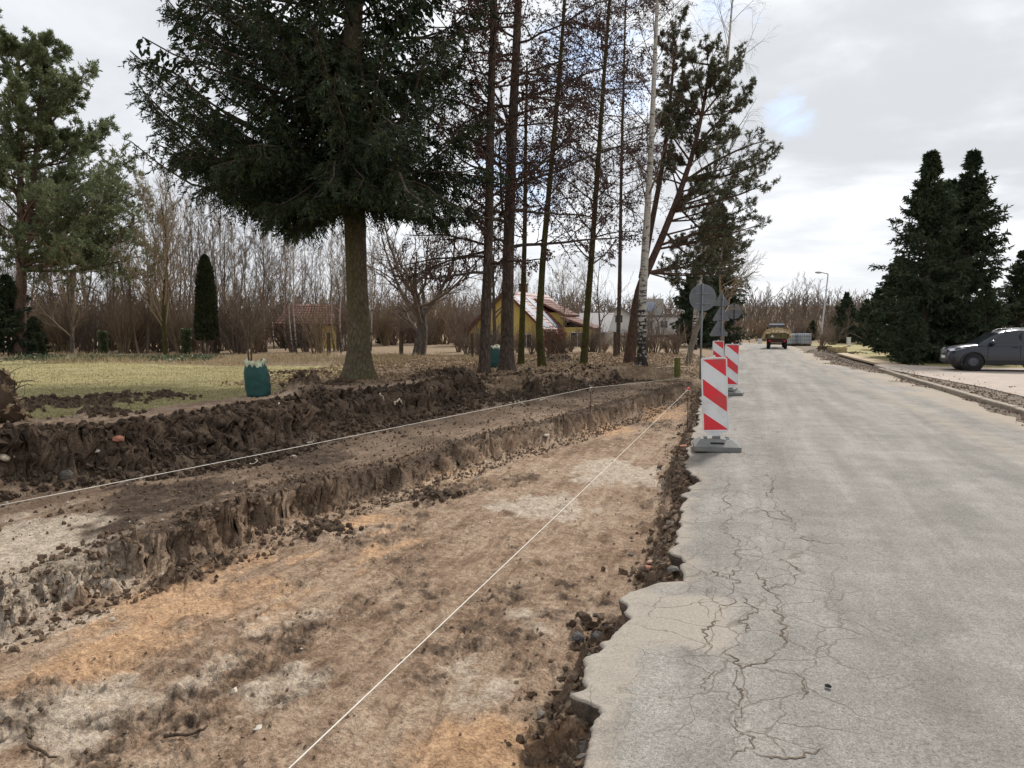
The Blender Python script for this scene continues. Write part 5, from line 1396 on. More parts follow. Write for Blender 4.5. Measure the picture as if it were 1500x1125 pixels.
# ------------------------------------------------------------------ steel pins and mason's strings
RUST = simple('rusty_steel', (0.10, 0.045, 0.025), 0.8, 0.3, 0.3, var=0.3)
REDCAP = simple('red_cap', (0.75, 0.04, 0.03), 0.5, 0.4)
CORD = simple('white_cord', (0.70, 0.66, 0.58), 0.8, 0.2, var=0.08, scale=40)
def pin(label, px, pt, pb, red):
    b = onground(px, pb); D = Dof(b[0], b[1]); tp_ = rel(b, px + (1 if red else 0), pt, D)
    t = thing('steel_pin', label, 'pin', b)
    f = MB(); cyl(f, (0, 0, -.1), tp_, .007, .007, 6); f.build('rod', RUST, t)
    f = MB(); q = np.array(tp_)
    lathe(f, [(.012, -.015), (.026, -.008), (.03, .01), (.022, .028), (.006, .034)] if red else [(.010, -.01), (.014, 0), (.012, .016)], 'z', 10, q); f.build('cap', REDCAP if red else CORD, t)
    return tuple(np.array(b) + q)
tA = pin('red capped steel pin holding the near string, left of the nearest board', 1007, 570, 632, True)
tB = pin('thin steel pin in the terrace holding the middle string', 865, 568, 604, False)
def cord(label, pts, r=.0028, knots=()):
    t = thing('mason_string', label, 'string', pts[0])
    P = []; o = np.array(pts[0])
    for a, b in zip(pts[:-1], pts[1:]):
        a = np.array(a, float); b = np.array(b, float); L = np.linalg.norm(b - a); n = 16
        for k in range(n):
            s = k / n; p = a + (b - a) * s; p[2] -= 4 * s * (1 - s) * L * .0012; P.append(p - o)
    P.append(np.array(pts[-1]) - o)
    dist = np.array([np.linalg.norm(p + o - np.array([0, 0, EYE])) for p in P])
    f = MB(); tubes(f, np.array(P), np.full(len(P), r), 5, cap=True); f.build('cord', CORD, t)
    for q in knots:
        rng = np.random.default_rng(int(abs(q[0]) * 100)); f = MB()
        P2 = np.cumsum(np.concatenate([np.zeros((1, 3)), rng.normal(size=(7, 3)) * .025]), 0) + np.array(q) - o
        tubes(f, P2, np.full(8, .0028), 4); f.build('knot_end', CORD, t)
    return t
nA_ = ap(430, 1112, 2.05); dirv = np.array(nA_) - np.array(tA); back = tuple(np.array(nA_) + dirv * 0.35)
cord('near white string stretched over the trench floor to the red capped pin', [tA, back], .0025, [tA])
n_ = ap(-40, 748, 5.3); endB = ap(1003, 553, 21.4)
cord('middle white string over the terrace, running through the steel pin', [endB, tB, n_], .0032, [tB, ap(375, 672, 8.1), ap(460, 648, 9.3)])
c0 = ap(-30, 630, 7.9); c1 = ap(300, 600, 10.2); c2 = ap(410, 590, 11.4); c3 = ap(630, 562, 14.9); c4 = ap(735, 552, 17.6)
cord('farthest pale string along the top of the dug bank', [c4, c3, c2, c1, c0], .0055)

# ------------------------------------------------------------------ garden waste bags
GREENBAG = simple('green_woven_bag', (0.008, 0.060, 0.052), 0.55, 0.4, var=0.25, scale=14, bmp=0.5, bscale=160)
LINER = simple('pale_crumpled_liner', (0.50, 0.52, 0.36), 0.5, 0.4, var=0.25, scale=10, bmp=0.5)
def bag(label, b, r, h, seed, fill, rz=0.0, lean=0.0):
    rng = np.random.default_rng(seed)
    t = thing('garden_bag', label, 'bag', b, rz)
    k = 40; lev = np.linspace(0, 1, 26); a = np.arange(k) * 2 * math.pi / k
    V = []
    for s in lev:
        rr_ = r * np.interp(s, [0, .04, .3, .7, .93, 1], [.80, .97, 1.02, .95, .78, .72])
        w = 1 + .16 * fbm(np.cos(a) * 1.5 + 3, np.sin(a) * 1.5 + s * 1.1, 1.0, 3, seed) + .06 * fbm(np.cos(a) * 2, s * 5 + np.sin(a), 1.6, 2, seed + 3)
        sq = 1 / np.maximum(np.abs(np.cos(a)) ** 3 + np.abs(np.sin(a)) ** 3, .6) ** (1 / 3)
        V.append(np.stack([np.cos(a) * rr_ * w * sq + lean * s, np.sin(a) * rr_ * w * sq * .82, np.full(k, s * h) + .05 * h * np.sin(2 * a + 1) * s ** 3], 1))
    V = np.array(V); idx = np.arange(len(lev) * k).reshape(len(lev), k); nx = np.roll(idx, -1, 1)
    f = MB(); f.add(V, np.stack([idx[:-1], nx[:-1], nx[1:], idx[1:]], -1).reshape(-1, 4)); f.F.append((idx[:1, ::-1], 0)); f.build('sack', GREENBAG, t)
    top = V[-1]; f = MB(); V2 = [top * np.array([1.005, 1.005, 1]) - np.array([0, 0, .09 * h / .5])]
    for i, (sc, dz) in enumerate(((1.05, .01), (1.03, .035), (.85, .05), (.6, -.01), (.3, .02))):
        q = top.copy(); c = top.mean(0); q[:, :2] = c[:2] + (top[:, :2] - c[:2]) * sc * (1 + .13 * rng.normal(size=(k, 1))); q[:, 2] += dz + .012 * rng.normal(size=k); V2.append(q)
    V2 = np.array(V2); n = len(V2); idx = np.arange(n * k).reshape(n, k); nx = np.roll(idx, -1, 1)
    f.add(V2, np.stack([idx[:-1], nx[:-1], nx[1:], idx[1:]], -1).reshape(-1, 4)); f.F.append((idx[-1:, :], 0)); f.build('liner', LINER, t)
    for sx in (-1, 1):
        f = MB(); an = np.linspace(0, math.pi, 9)
        P = np.stack([np.full(9, sx * r * .62 + lean) + .02 * np.sin(an * 3), np.cos(an) * r * .28, h * .93 + np.sin(an) * .10], 1)
        tubes(f, P, np.full(9, .011), 5); f.build('strap', DARKR, t)
    return t
bag('dark green garden waste bag with crumpled pale liner standing on the lawn', onground(380, 582), .185, .53, 3, True, TH + .15, -.05)
b_ = onground(719, 538)
bag('dark green bag with white liner half hidden behind the first larch trunk', b_, .32, .60, 7, True, TH + .5, .05)

# ------------------------------------------------------------------ car
CARP, t_, b_p = newmat('grey_metallic_paint', 0.28, 0.5)
pos = t_.node('ShaderNodeTexCoord').outputs['Object']
dz_ = t_.node('ShaderNodeSeparateXYZ', None, i0=pos).outputs[2]
dn = t_.noise(pos, 6, 5, .6)
dirtf = t_.math('MULTIPLY', t_.rng(t_.math('ADD', dz_, t_.math('MULTIPLY', t_.math('SUBTRACT', dn, .5), .6)), .25, .75, .8, .05), .7)
t_.put(b_p, 'Base_Color', t_.mix(dirtf, (0.028, 0.031, 0.042), (0.075, 0.068, 0.062))); b_p.inputs['Metallic'].default_value = 0.45
t_.put(b_p, 'Roughness', t_.rng(dirtf, 0, .5, .25, .6)); b_p.inputs['Coat Weight'].default_value = 0.4
CARGL, t_, b_p = newmat('dark_window_glass', 0.06, 0.6); b_p.inputs['Base Color'].default_value = (0.018, 0.022, 0.026, 1)
BLACKP = simple('black_plastic', (0.02, 0.02, 0.022), 0.6, 0.4); TYRE = simple('tyre_rubber', (0.022, 0.022, 0.023), 0.85, 0.2, dirt=(0.10, 0.085, 0.07), dirt_amt=0.5)
WHEELD = simple('dark_steel_wheel', (0.085, 0.088, 0.10), 0.45, 0.5, 0.5); CHROME = simple('bright_metal', (0.60, 0.60, 0.62), 0.25, 0.5, 0.9, var=0.03)
HEADL, t_, b_p = newmat('headlight_glass', 0.12, 0.7); b_p.inputs['Base Color'].default_value = (0.62, 0.65, 0.70, 1); b_p.inputs['Metallic'].default_value = 0.3
PLATEW = simple('plate_white', (0.75, 0.75, 0.73), 0.4, 0.4)
def make_car(loc, rz, sc=1.0):
    t = thing('parked_car', 'dark grey off-road car parked on the paved yard at the right edge', 'car', loc, rz)
    t.scale = (sc, sc, sc)
    Lc, Wd = 4.42, 0.90
    wx, wr, ar = (0.86, 3.50), 0.345, 0.415
    # lower body, lofted along the car (x: 0 = nose)
    xs = np.unique(np.concatenate([np.linspace(0, Lc, 40)] + [w + ar * np.cos(np.linspace(0, math.pi, 15)) for w in wx] + [[.02, .05, .10]]))
    ztop = lambda x: np.interp(x, [0, .04, .15, .35, .75, 1.10, 1.30, 3.6, 4.05, 4.3, 4.42], [.66, .80, .90, .965, 1.03, 1.06, 1.08, 1.11, 1.10, 1.06, .95])
    zbot = lambda x: np.interp(x, [0, .05, .25, .5, 3.9, 4.3, 4.42], [.42, .32, .25, .25, .27, .34, .42])
    hw = lambda x: np.interp(x, [0, .06, .2, .45, .9, 3.8, 4.2, 4.36, 4.42], [.55, .66, .78, .86, .895, .895, .84, .76, .68])
    rows = []
    for x in xs:
        zb = float(zbot(x)); zt = float(ztop(x)); w = float(hw(x)); arch = 0
        for c in wx:
            d = abs(x - c)
            if d < ar: arch = max(arch, .36 + math.sqrt(max(ar * ar - d * d, 0)))
        zb2 = max(zb, arch)
        mid = min(max(.70, zb2 + .03), zt - .06)
        rows.append([(w * .80, zb2 if arch else zb), (w * .985, zb2 + .005), (w * 1.0, (zb2 + mid) / 2), (w * .995, mid), (w * .975, zt - .10), (w * .945, zt - .035), (w * .86, zt), (w * .45, zt + .03 * (x < 1.3)), (0, zt + .038 * (x < 1.3))])
    V = []
    for x, r in zip(xs, rows):
        V += [(x, -a, z) for a, z in r] + [(x, a, z) for a, z in r[::-1]]
    n = 18; nx_ = len(xs); idx = np.arange(nx_ * n).reshape(nx_, n)
    f = MB(); f.add(V, np.stack([idx[:-1, :-1], idx[:-1, 1:], idx[1:, 1:], idx[1:, :-1]], -1).reshape(-1, 4))
    f.F.append((idx[:1, ::-1], 0)); f.F.append((idx[-1:], 0))
    f.build('body', CARP, t)
    f = MB(); box(f, (2.2, 0, .48), (4.2, 1.36, .42)); 
    for c in wx: lathe(f, [(ar - .01, -.83), (ar - .01, .83)], 'y', 24, (c, 0, .36))
    f.build('underbody', BLACKP, t, False)
    # cabin
    cab = [(1.02, 1.05), (1.38, 1.30), (1.74, 1.52), (2.05, 1.625), (2.5, 1.665), (3.2, 1.65), (3.85, 1.585), (4.02, 1.50), (4.22, 1.25), (4.36, 1.04)]
    V = []
    for x, z in cab:
        tz = (z - 1.05) / .6; wt_ = .86 - .19 * tz
        wb = .875
        V += [(x, -wb, 1.02), (x, -(wb + (wt_ - wb) * .5), 1.02 + (z - 1.02) * .5), (x, -wt_ - .0, z - .05 * tz), (x, -wt_ + .07, z), (x, 0, z + .02), (x, wt_ - .07, z), (x, wt_, z - .05 * tz), (x, (wb + (wt_ - wb) * .5), 1.02 + (z - 1.02) * .5), (x, wb, 1.02)]
    idx = np.arange(len(cab) * 9).reshape(len(cab), 9)
    f = MB(); f.add(V, np.stack([idx[:-1, :-1], idx[:-1, 1:], idx[1:, 1:], idx[1:, :-1]], -1).reshape(-1, 4)); f.F.append((idx[-1:], 0)); f.build('cabin', CARP, t)
    # glass
    def yside(x, z, s):
        zc = np.interp(x, [c[0] for c in cab], [c[1] for c in cab]); tz = (zc - 1.05) / .6; wt_ = .86 - .19 * tz
        fr = min(max((z - 1.02) / max(zc - 1.02, .05), 0), 1); return s * ((.875 + (wt_ - .875) * fr) + .008)
    for s in (-1, 1):
        for poly in ([(1.42, 1.12), (2.46, 1.13), (2.44, 1.56), (2.06, 1.545), (1.80, 1.44)], [(2.56, 1.13), (3.30, 1.14), (3.30, 1.54), (2.54, 1.565)], [(3.38, 1.14), (3.95, 1.17), (3.80, 1.49), (3.38, 1.535)]):
            f = MB(); V = [(x, yside(x, z, s), z) for x, z in poly] + [(x, yside(x, z, s) - s * .012, z) for x, z in poly]; m_ = len(poly)
            f.add(V, [(i, (i + 1) % m_, m_ + (i + 1) % m_, m_ + i) for i in range(m_)]); f.F.append((np.array([list(range(m_))]), 0)); f.build('side_window', CARGL, t, False)
        f = MB(); box(f, (2.51, s * (.80), 1.35), (.05, .02, .42)); f.build('door_pillar', BLACKP, t, False)
        # door gaps, sill, handles, mirror, rail, arches
        f = MB()
        for x0 in (1.36, 2.50, 3.34): box(f, (x0, s * .897, .76), (.010, .012, .62))
        f.build('door_gap', BLACKP, t, False)
        f = MB(); box(f, (2.18, s * .895, .335), (1.75, .03, .13), bev=.01); f.build('sill', BLACKP, t, False)
        for x0 in (2.32, 3.16): f = MB(); box(f, (x0, s * .90, .985), (.19, .035, .032), bev=.008); f.build('door_handle', CARP, t, False)
        f = MB(); lathe(f, [(.01, -.11), (.075, -.08), (.10, 0), (.085, .08), (.01, .10)], 'y', 14, (1.50, s * 1.0, 1.15)); box(f, (1.50, s * .90, 1.10), (.06, .14, .04)); f.build('mirror', CARP, t)
        f = MB(); P = np.array([(1.95, s * .70, 1.60), (2.15, s * .69, 1.70), (2.8, s * .685, 1.735), (3.5, s * .69, 1.70), (3.75, s * .70, 1.64)]); tubes(f, P, np.full(5, .018), 6); f.build('roof_rail', CHROME, t)
        for c in wx:
            an = np.linspace(-.25, math.pi + .25, 20)
            P = np.stack([c + (ar + .012) * np.cos(an), np.full(20, s * .893), .36 + (ar + .012) * np.sin(an)], 1); f = MB(); tubes(f, P, np.full(20, .022), 5); f.build('wheel_arch', CARP, t)
            f = MB(); lathe(f, [(wr - .10, -.11), (wr - .03, -.115), (wr, -.085), (wr + .003, 0), (wr, .085), (wr - .03, .115), (wr - .10, .11)], 'y', 32, (c, s * .80, wr), cap=False)
            wh = f.build('wheel', TYRE, t)
            f = MB(); sgn = s
            lathe(f, [(.245, s * .10), (.235, s * .06), (.16, s * .075), (.15, s * .10), (.075, s * .105), (.06, s * .085), (.02, s * .08)], 'y', 28, (c, s * .80, wr)); f.build('rim', WHEELD, wh)
            f = MB()
            for k in range(10):
                a_ = k * math.pi / 5; lathe(f, [(.018, s * .085), (.018, s * .092)], 'y', 8, (c + .198 * math.cos(a_), s * .80, wr + .198 * math.sin(a_)))
            f.build('rim_hole', BLACKP, wh)
        # headlight wraps the corner
        f = MB(); V = [(.075, s * .52, .80), (.10, s * .70, .80), (.27, s * .815, .83), (.62, s * .868, .945), (.40, s * .81, .955), (.14, s * .66, .905), (.10, s * .52, .885)]
        V2 = [(x + .05, y * .93, z) for x, y, z in V]; f.add(np.array(V) + np.array([[-.012, s * .012, 0]]), [list(range(7))][0:0]); f.n = 0; f.V = []; f.F = []
        f.add(list(np.array(V) + np.array([-.014, s * .016, 0])) + V2, [(i, (i + 1) % 7, 7 + (i + 1) % 7, 7 + i) for i in range(7)]); f.F.append((np.array([list(range(7))]), 0)); f.build('headlight', HEADL, t, False)
        f = MB(); box(f, (.17, s * .70, .43), (.14, .22, .12), rz=s * .5, bev=.02); f.build('fog_lamp_recess', BLACKP, t, False)
        f = MB(); box(f, (4.36, s * .72, 1.0), (.10, .10, .36), bev=.01); f.build('tail_light', REDCAP, t, False)
    f = MB(); V = [(1.09, -.74, 1.11), (1.09, .74, 1.11), (1.76, .66, 1.53), (1.76, -.66, 1.53)]
    f.add([(x - .02, y, z + .022) for x, y, z in V] + V, [(0, 1, 2, 3), (0, 4, 5, 1), (1, 5, 6, 2), (2, 6, 7, 3), (3, 7, 4, 0)]); f.build('windscreen', CARGL, t, False)
    f = MB(); box(f, (.022, 0, .79), (.05, .92, .13), bev=.01); gr_ = f.build('grille', BLACKP, t, False)
    f = MB(); box(f, (-.004, 0, .815), (.02, .90, .022), bev=.004); box(f, (-.004, 0, .76), (.02, .86, .018), bev=.004)
    an = np.linspace(0, 2 * math.pi, 17); P = np.stack([np.full(17, -.016), .075 * np.cos(an), .79 + .05 * np.sin(an)], 1); tubes(f, P, np.full(17, .008), 5); f.build('grille_trim', CHROME, gr_, False)
    f = MB(); box(f, (.03, 0, .40), (.08, 1.0, .14), bev=.02); f.build('lower_intake', BLACKP, t, False)
    f = MB(); box(f, (-.012, 0, .555), (.02, .52, .115), bev=.003); f.build('number_plate', PLATEW, t, False)
    return t
cb = gp(1391, 543.5, 0.125)
make_car((cb[0] + 0.0, cb[1] + 0.88, 0.127), 0.02, 0.84)

# ------------------------------------------------------------------ tractor and trailer
MAROON = simple('dark_maroon_paint', (0.060, 0.016, 0.018), 0.6, 0.4, dirt=(0.12, 0.09, 0.07), dirt_amt=0.6)
TRBOARD = simple('worn_trailer_boards', (0.17, 0.15, 0.07), 0.8, 0.2, var=0.25, scale=5)
BLUEP = simple('tractor_blue_paint', (0.05, 0.10, 0.17), 0.5, 0.4); PALEROOF = simple('pale_cab_roof', (0.30, 0.38, 0.46), 0.5, 0.4)
b_ = list(gp(1138, 511.5, 0.03)); DT = Dof(*b_); rzT = -0.02
t = thing('farm_trailer', 'dark red farm trailer heaped with hay on the road', 'trailer', (b_[0], b_[1], roadz(*b_) + .003), rzT)
f = MB(); box(f, (0, 1.9, .86), (1.55, 3.9, .18), bev=.02); box(f, (0, .02, .70), (1.5, .10, .22), bev=.01); f.build('chassis', MAROON, t, False)
for nm, c, s_ in (('tailboard', (0, 0, 1.22), (2.0, .06, .50)), ('side_board', (-1.0, 1.9, 1.22), (.06, 3.8, .50)), ('side_board', (1.0, 1.9, 1.22), (.06, 3.8, .50)), ('front_board', (0, 3.8, 1.22), (2.0, .06, .50))):
    f = MB(); box(f, c, s_, bev=.008); q = f.build(nm, TRBOARD, t, False)
    f = MB()
    if nm == 'tailboard':
        for x in (-.98, -.33, .33, .98): box(f, (x, -.045, 1.22), (.05, .03, .50))
        box(f, (0, -.045, .98), (2.0, .03, .05)); f.build('brace', MAROON, q, False)
f = MB(); q = f; prism(f, [(-.17, 1.12), (.17, 1.12), (0, 1.42)][::-1], 'y', -.075, -.06); f.build('warning_triangle', PLATEW, t, False).location = (-.45, 0, 0)
for x in (-.80, .80):
    for y in (.55, 3.0):
        f = MB(); lathe(f, [(.20, -.14), (.40, -.15), (.45, -.10), (.46, 0), (.45, .10), (.40, .15), (.20, .14)], 'x', 24, (x, y, .46)); w_ = f.build('wheel', TYRE, t)
        f = MB(); lathe(f, [(.19, -.10), (.20, 0), (.19, .10)], 'x', 16, (x, y, .46)); f.build('hub', MAROON, w_)
for y in (.55, 3.0): f = MB(); cyl(f, (-.8, y, .46), (.8, y, .46), .05); f.build('axle', MAROON, t)
f = MB(); cyl(f, (0, 3.8, .7), (0, 5.3, .6), .05); f.build('drawbar', MAROON, t)
for x in (-.72, .72): f = MB(); box(f, (x, -.06, .78), (.22, .03, .09)); f.build('tail_lamp', REDCAP, t, False)
rng = np.random.default_rng(7)
t = thing('hay_heap', 'loose heap of yellow hay spilling over the trailer sides', 'hay', (b_[0], b_[1], roadz(*b_) + .003), rzT)
f = MB(); nx_, ny_ = 26, 40; gx, gy = np.meshgrid(np.linspace(-1.18, 1.18, nx_), np.linspace(-.12, 3.95, ny_))
zz_ = 1.42 + .36 * np.clip(1 - (gx / 1.2) ** 2, 0, 1) * np.clip(1 - ((gy - 1.9) / 2.2) ** 6, 0, 1) + .16 * fbm(gx, gy, 2.2, 4, 3) - .25 * sstep(1.0, 1.18, np.abs(gx))
idx = np.arange(nx_ * ny_).reshape(ny_, nx_); f.add(np.stack([gx, gy, zz_], -1), np.stack([idx[:-1, :-1], idx[:-1, 1:], idx[1:, 1:], idx[1:, :-1]], -1).reshape(-1, 4))
f.build('pile', HAY, t)
f = MB(); n = 2600; i = rng.integers(0, ny_, n), rng.integers(0, nx_, n); q = np.stack([gx[i], gy[i], zz_[i]], 1); d = rng.normal(size=(n, 3)) + np.stack([np.sign(gx[i]) * (np.abs(gx[i]) > .9), (gy[i] < .1) * -1.0, (np.abs(gx[i]) > .9) * -1.0], 1)
blades(f, q, d, .36, .035, 0, False, rng); f.build('stalks', HAY, t)
for o_ in list(COL.objects):
    if o_.name in ('farm_trailer', 'hay_heap'): o_.scale = (.74, .74, .76)
tx, ty = b_[0] + 0.05 - math.sin(rzT) * 5.2, b_[1] + 5.2
t = thing('tractor', 'old tractor with pale cab roof pulling the hay trailer', 'tractor', (tx, ty, roadz(tx, ty) + .003), rzT); t.scale = (.72, .72, .74)
f = MB(); box(f, (0, .9, 1.0), (.75, 2.6, .75), bev=.06); f.build('bonnet', BLUEP, t, False)
f = MB()
for x in (-.68, .68):
    for y in (-.6, .65): box(f, (x, y, 1.78), (.07, .07, 1.25))
box(f, (0, -.6, 1.22), (1.4, .06, .5)); f.build('cab_frame', BLUEP, t, False)
for c, s_ in (((0, -.6, 1.9), (1.28, .02, .85)), ((0, .65, 1.9), (1.28, .02, .85)), ((-.68, 0, 1.9), (.02, 1.15, .85)), ((.68, 0, 1.9), (.02, 1.15, .85))):
    f = MB(); box(f, c, s_); f.build('cab_window', CARGL, t, False)
f = MB(); box(f, (0, 0, 2.46), (1.62, 1.6, .16), bev=.05, taper=(.9, .9)); f.build('cab_roof', PALEROOF, t, False)
for x in (-.78, .78):
    f = MB(); lathe(f, [(.35, -.18), (.68, -.19), (.75, -.12), (.76, 0), (.75, .12), (.68, .19), (.35, .18)], 'x', 28, (x, 0, .76)); f.build('rear_wheel', TYRE, t)
    f = MB(); lathe(f, [(.2, -.11), (.40, -.11), (.42, 0), (.40, .11), (.2, .11)], 'x', 24, (x, 1.9, .42)); f.build('front_wheel', TYRE, t)
    f = MB(); box(f, (x, 0, 1.56), (.42, 1.3, .06), bev=.02); f.build('mudguard', BLUEP, t, False)
f = MB(); cyl(f, (.28, 1.3, 1.3), (.28, 1.3, 2.3), .035); f.build('exhaust_pipe', BLACKP, t)
for x in (-.95,): f = MB(); box(f, (x, .5, 2.05), (.16, .04, .22)); box(f, (x + .12, .5, 2.1), (.2, .02, .02)); f.build('mirror', BLACKP, t, False)

# ------------------------------------------------------------------ roadside things far right
CONC = simple('weathered_concrete', (0.33, 0.30, 0.26), 0.9, 0.2, var=0.2, scale=4, bmp=0.4, dirt=(0.14, .11, .08), dirt_amt=.6)
TANKW = simple('milky_tank_plastic', (0.44, 0.47, 0.50), 0.5, 0.4, var=0.1, scale=3)
CABW = simple('pale_cabinet_plastic', (0.56, 0.57, 0.54), 0.6, 0.3, var=0.05, dirt=(.3, .3, .26), dirt_amt=.4)
def tank(label, px, pb, w):
    b = onground(px, pb); t = thing('water_tank', label, 'tank', b, TH + .2)
    f = MB(); box(f, (0, 0, .62), (w, w, .86), bev=.06); f.build('bottle', TANKW, t, False)
    f = MB()
    for z in (.2, .5, .8, 1.08):
        for s in (-1, 1): box(f, (0, s * (w / 2 + .015), z), (w + .05, .02, .025)); box(f, (s * (w / 2 + .015), 0, z), (.02, w + .05, .025))
    for k in range(5):
        x = -w / 2 + w * k / 4
        for s in (-1, 1): box(f, (x, s * (w / 2 + .02), .62), (.02, .015, .94)); box(f, (s * (w / 2 + .02), x, .62), (.015, .02, .94))
    f.build('cage', GALV, t, False)
    f = MB(); box(f, (0, 0, .14), (w + .06, w + .06, .025)); 
    for x in (-w * .4, 0, w * .4): box(f, (x, 0, .065), (.12, w, .12))
    f.build('pallet', OLDWOOD, t, False)
    f = MB(); lathe(f, [(.1, 1.05), (.1, 1.10), (.02, 1.115)], 'z', 12); f.build('lid', BLACKP, t)
tank('caged water tank just right of the hay trailer', 1160, 506.5, .95)
tank('caged water tank further right, beside the lamp pole', 1177, 506.5, .90)
def cabinet(label, px, pb, pt, wpx):
    b = onground(px, pb); D = Dof(b[0], b[1]); h = ap(px, pt, D)[2] - b[2]; w = wpx / F * D
    t = thing('utility_cabinet', label, 'cabinet', b, TH)
    f = MB(); box(f, (0, 0, h / 2 - .03), (w, w * .5, h - .05), bev=.012); f.build('housing', CABW, t, False)
    f = MB(); box(f, (0, 0, h - .03), (w + .05, w * .5 + .06, .05), bev=.01); f.build('cover', CABW, t, False)
    f = MB(); box(f, (0, -w * .25 - .006, h * .55), (w * .84, .012, h * .66)); box(f, (w * .3, -w * .25 - .02, h * .55), (.03, .03, .08)); f.build('door', CABW, t, False)
cabinet('white utility cabinet on the grass right of the street lamp', 1243, 508, 494, 5)
cabinet('small white cabinet left of the hay trailer at the road bend', 1113, 504, 496, 5)
def wellring(label, px, pb, w, h, rz, mat):
    b = onground(px, pb); t = thing('well_curb', label, 'frame', (b[0], b[1], b[2] - .05), rz)
    for s in (-1, 1):
        for k in range(2):
            f = MB(); box(f, (0, s * w / 2, h * (.25 + .5 * k)), (w, .06, h / 2 - .012), bev=.006); f.build('plank', mat, t, False)
            f = MB(); box(f, (s * (w / 2 - .03), 0, h * (.25 + .5 * k)), (.05, w - .07, h / 2 - .012), bev=.006); f.build('plank', mat, t, False)
    for a in (-1, 1):
        for c in (-1, 1): f = MB(); box(f, (a * (w / 2 - .1), c * (w / 2 - .08), h / 2), (.07, .07, h + .05)); f.build('corner_post', mat, t, False)
wellring('low square timber frame on the sandy verge, right of the lamp pole', 1226, 516.5, .85, .40, .5, simple('new_boards', (0.36, 0.28, 0.15), 0.85, 0.2, var=0.2, scale=4))
wellring('low square timber frame directly beside the lamp pole', 1208, 513.5, .75, .36, .2, OLDWOOD)
b_ = onground(1236, 511)
f = MB(); box(f, (0, 0, .0), (1.7, .12, .06), bev=.008); o = f.build('timber_plank', CUTWOOD, None, False, (b_[0], b_[1], b_[2] + .16), .5); o.rotation_euler = (0, -.2, .6)
tag(o, 'pale plank slanting up beyond the right timber frame', 'plank')

# ------------------------------------------------------------------ houses
YEL = simple('yellow_render', (0.55, 0.41, 0.13), 0.9, 0.2, var=0.08, scale=1.2, dirt=(0.42, 0.33, 0.13), dirt_amt=.4)
TILE = simple('red_roof_tiles', (0.175, 0.072, 0.055), 0.75, 0.4, var=0.3, scale=5, dirt=(0.14, .06, .05), dirt_amt=.6)
TILEW = simple('brown_metal_roof', (0.20, 0.080, 0.066), 0.6, 0.4, var=0.15, scale=3)
TRIMB = simple('brown_trim', (0.10, 0.035, 0.028), 0.6, 0.4); WHITEW = simple('white_render', (0.60, 0.60, 0.58), 0.9, 0.2, var=.06)
GREYROOF = simple('grey_roofing', (0.13, 0.13, 0.135), 0.6, 0.3, var=.15); PAN, t_, b_p = newmat('glossy_panel', 0.35, 0.5); b_p.inputs['Base Color'].default_value = (0.10, 0.13, 0.20, 1)
FRAMEW = simple('white_window_frame', (0.7, 0.7, 0.68), 0.5, 0.4); BRICKG = simple('grey_plaster', (0.36, 0.33, 0.29), 0.9, 0.2, var=.12)
def tiled_slope(parent, c0, c1, c2, c3, mat, nu, nv, name='roof_slope', th=.03, partname='roof_tile'):
    """roof plane c0-c1 (eave) c3-c2 (ridge) covered by overlapping tile rows"""
    c0, c1, c2, c3 = (np.array(c, float) for c in (c0, c1, c2, c3))
    n_ = nrm(np.cross(c1 - c0, c3 - c0))
    f = MB(); V = [c0, c1, c2, c3, c0 - n_ * .12, c1 - n_ * .12, c2 - n_ * .12, c3 - n_ * .12]
    f.add(V, [(0, 1, 2, 3), (7, 6, 5, 4), (0, 4, 5, 1), (1, 5, 6, 2), (2, 6, 7, 3), (3, 7, 4, 0)]); sl = f.build(name, mat, parent, False)
    f = MB()
    for j in range(nv):
        a0, a1 = j / nv, (j + 1.02) / nv
        for i in range(nu):
            b0, b1 = (i + .04) / nu, (i + .96) / nu
            P = [c0 + (c1 - c0) * b + (c3 - c0) * 0 for b in (b0, b1)]
            def pt(b, a): return (c0 + (c1 - c0) * b) * (1 - a) + (c3 + (c2 - c3) * b) * a
            q = [pt(b0, a0) + n_ * .045, pt(b1, a0) + n_ * .045, pt(b1, min(a1, 1)) + n_ * .012, pt(b0, min(a1, 1)) + n_ * .012]
            mid0 = (q[0] + q[1]) / 2 + n_ * .035; mid1 = (q[2] + q[3]) / 2 + n_ * .03
            q2 = [pt(b0, a0) + n_ * .005, pt(b1, a0) + n_ * .005]
            f.add(q + [mid0, mid1] + q2, [(0, 4, 5, 3), (4, 1, 2, 5), (6, 7, 1, 4)]); f.add([q[0], q2[0], (mid0)], [(0, 1, 2)])
    o = f.build(partname, mat, sl, False); o['kind'] = 'stuff'; return sl
def window(parent, x, y, z, w, h, axis='x', s=-1, nm='window'):
    """window in a wall facing -y (axis 'x') or +-x (axis 'y')"""
    f = MB()
    if axis == 'x':
        for a, b_, c, d in ((0, h / 2, w, .07), (0, -h / 2, w, .07)): box(f, (x + a, y + s * .02, z + b_), (c, .07, d))
        for a in (-w / 2, 0, w / 2): box(f, (x + a, y + s * .022, z), (.06, .066, h - .08))
        fr = f.build(nm, FRAMEW, parent, False); f = MB(); box(f, (x, y + s * .006, z), (w - .05, .02, h - .05)); f.build('pane', CARGL, fr, False)
    else:
        for b_ in (h / 2, -h / 2): box(f, (x + s * .02, y, z + b_), (.07, w, .07))
        for a in (-w / 2, 0, w / 2): box(f, (x + s * .022, y + a, z), (.066, .06, h - .08))
        fr = f.build(nm, FRAMEW, parent, False); f = MB(); box(f, (x + s * .006, y, z), (.02, w - .05, h - .05)); f.build('pane', CARGL, fr, False)
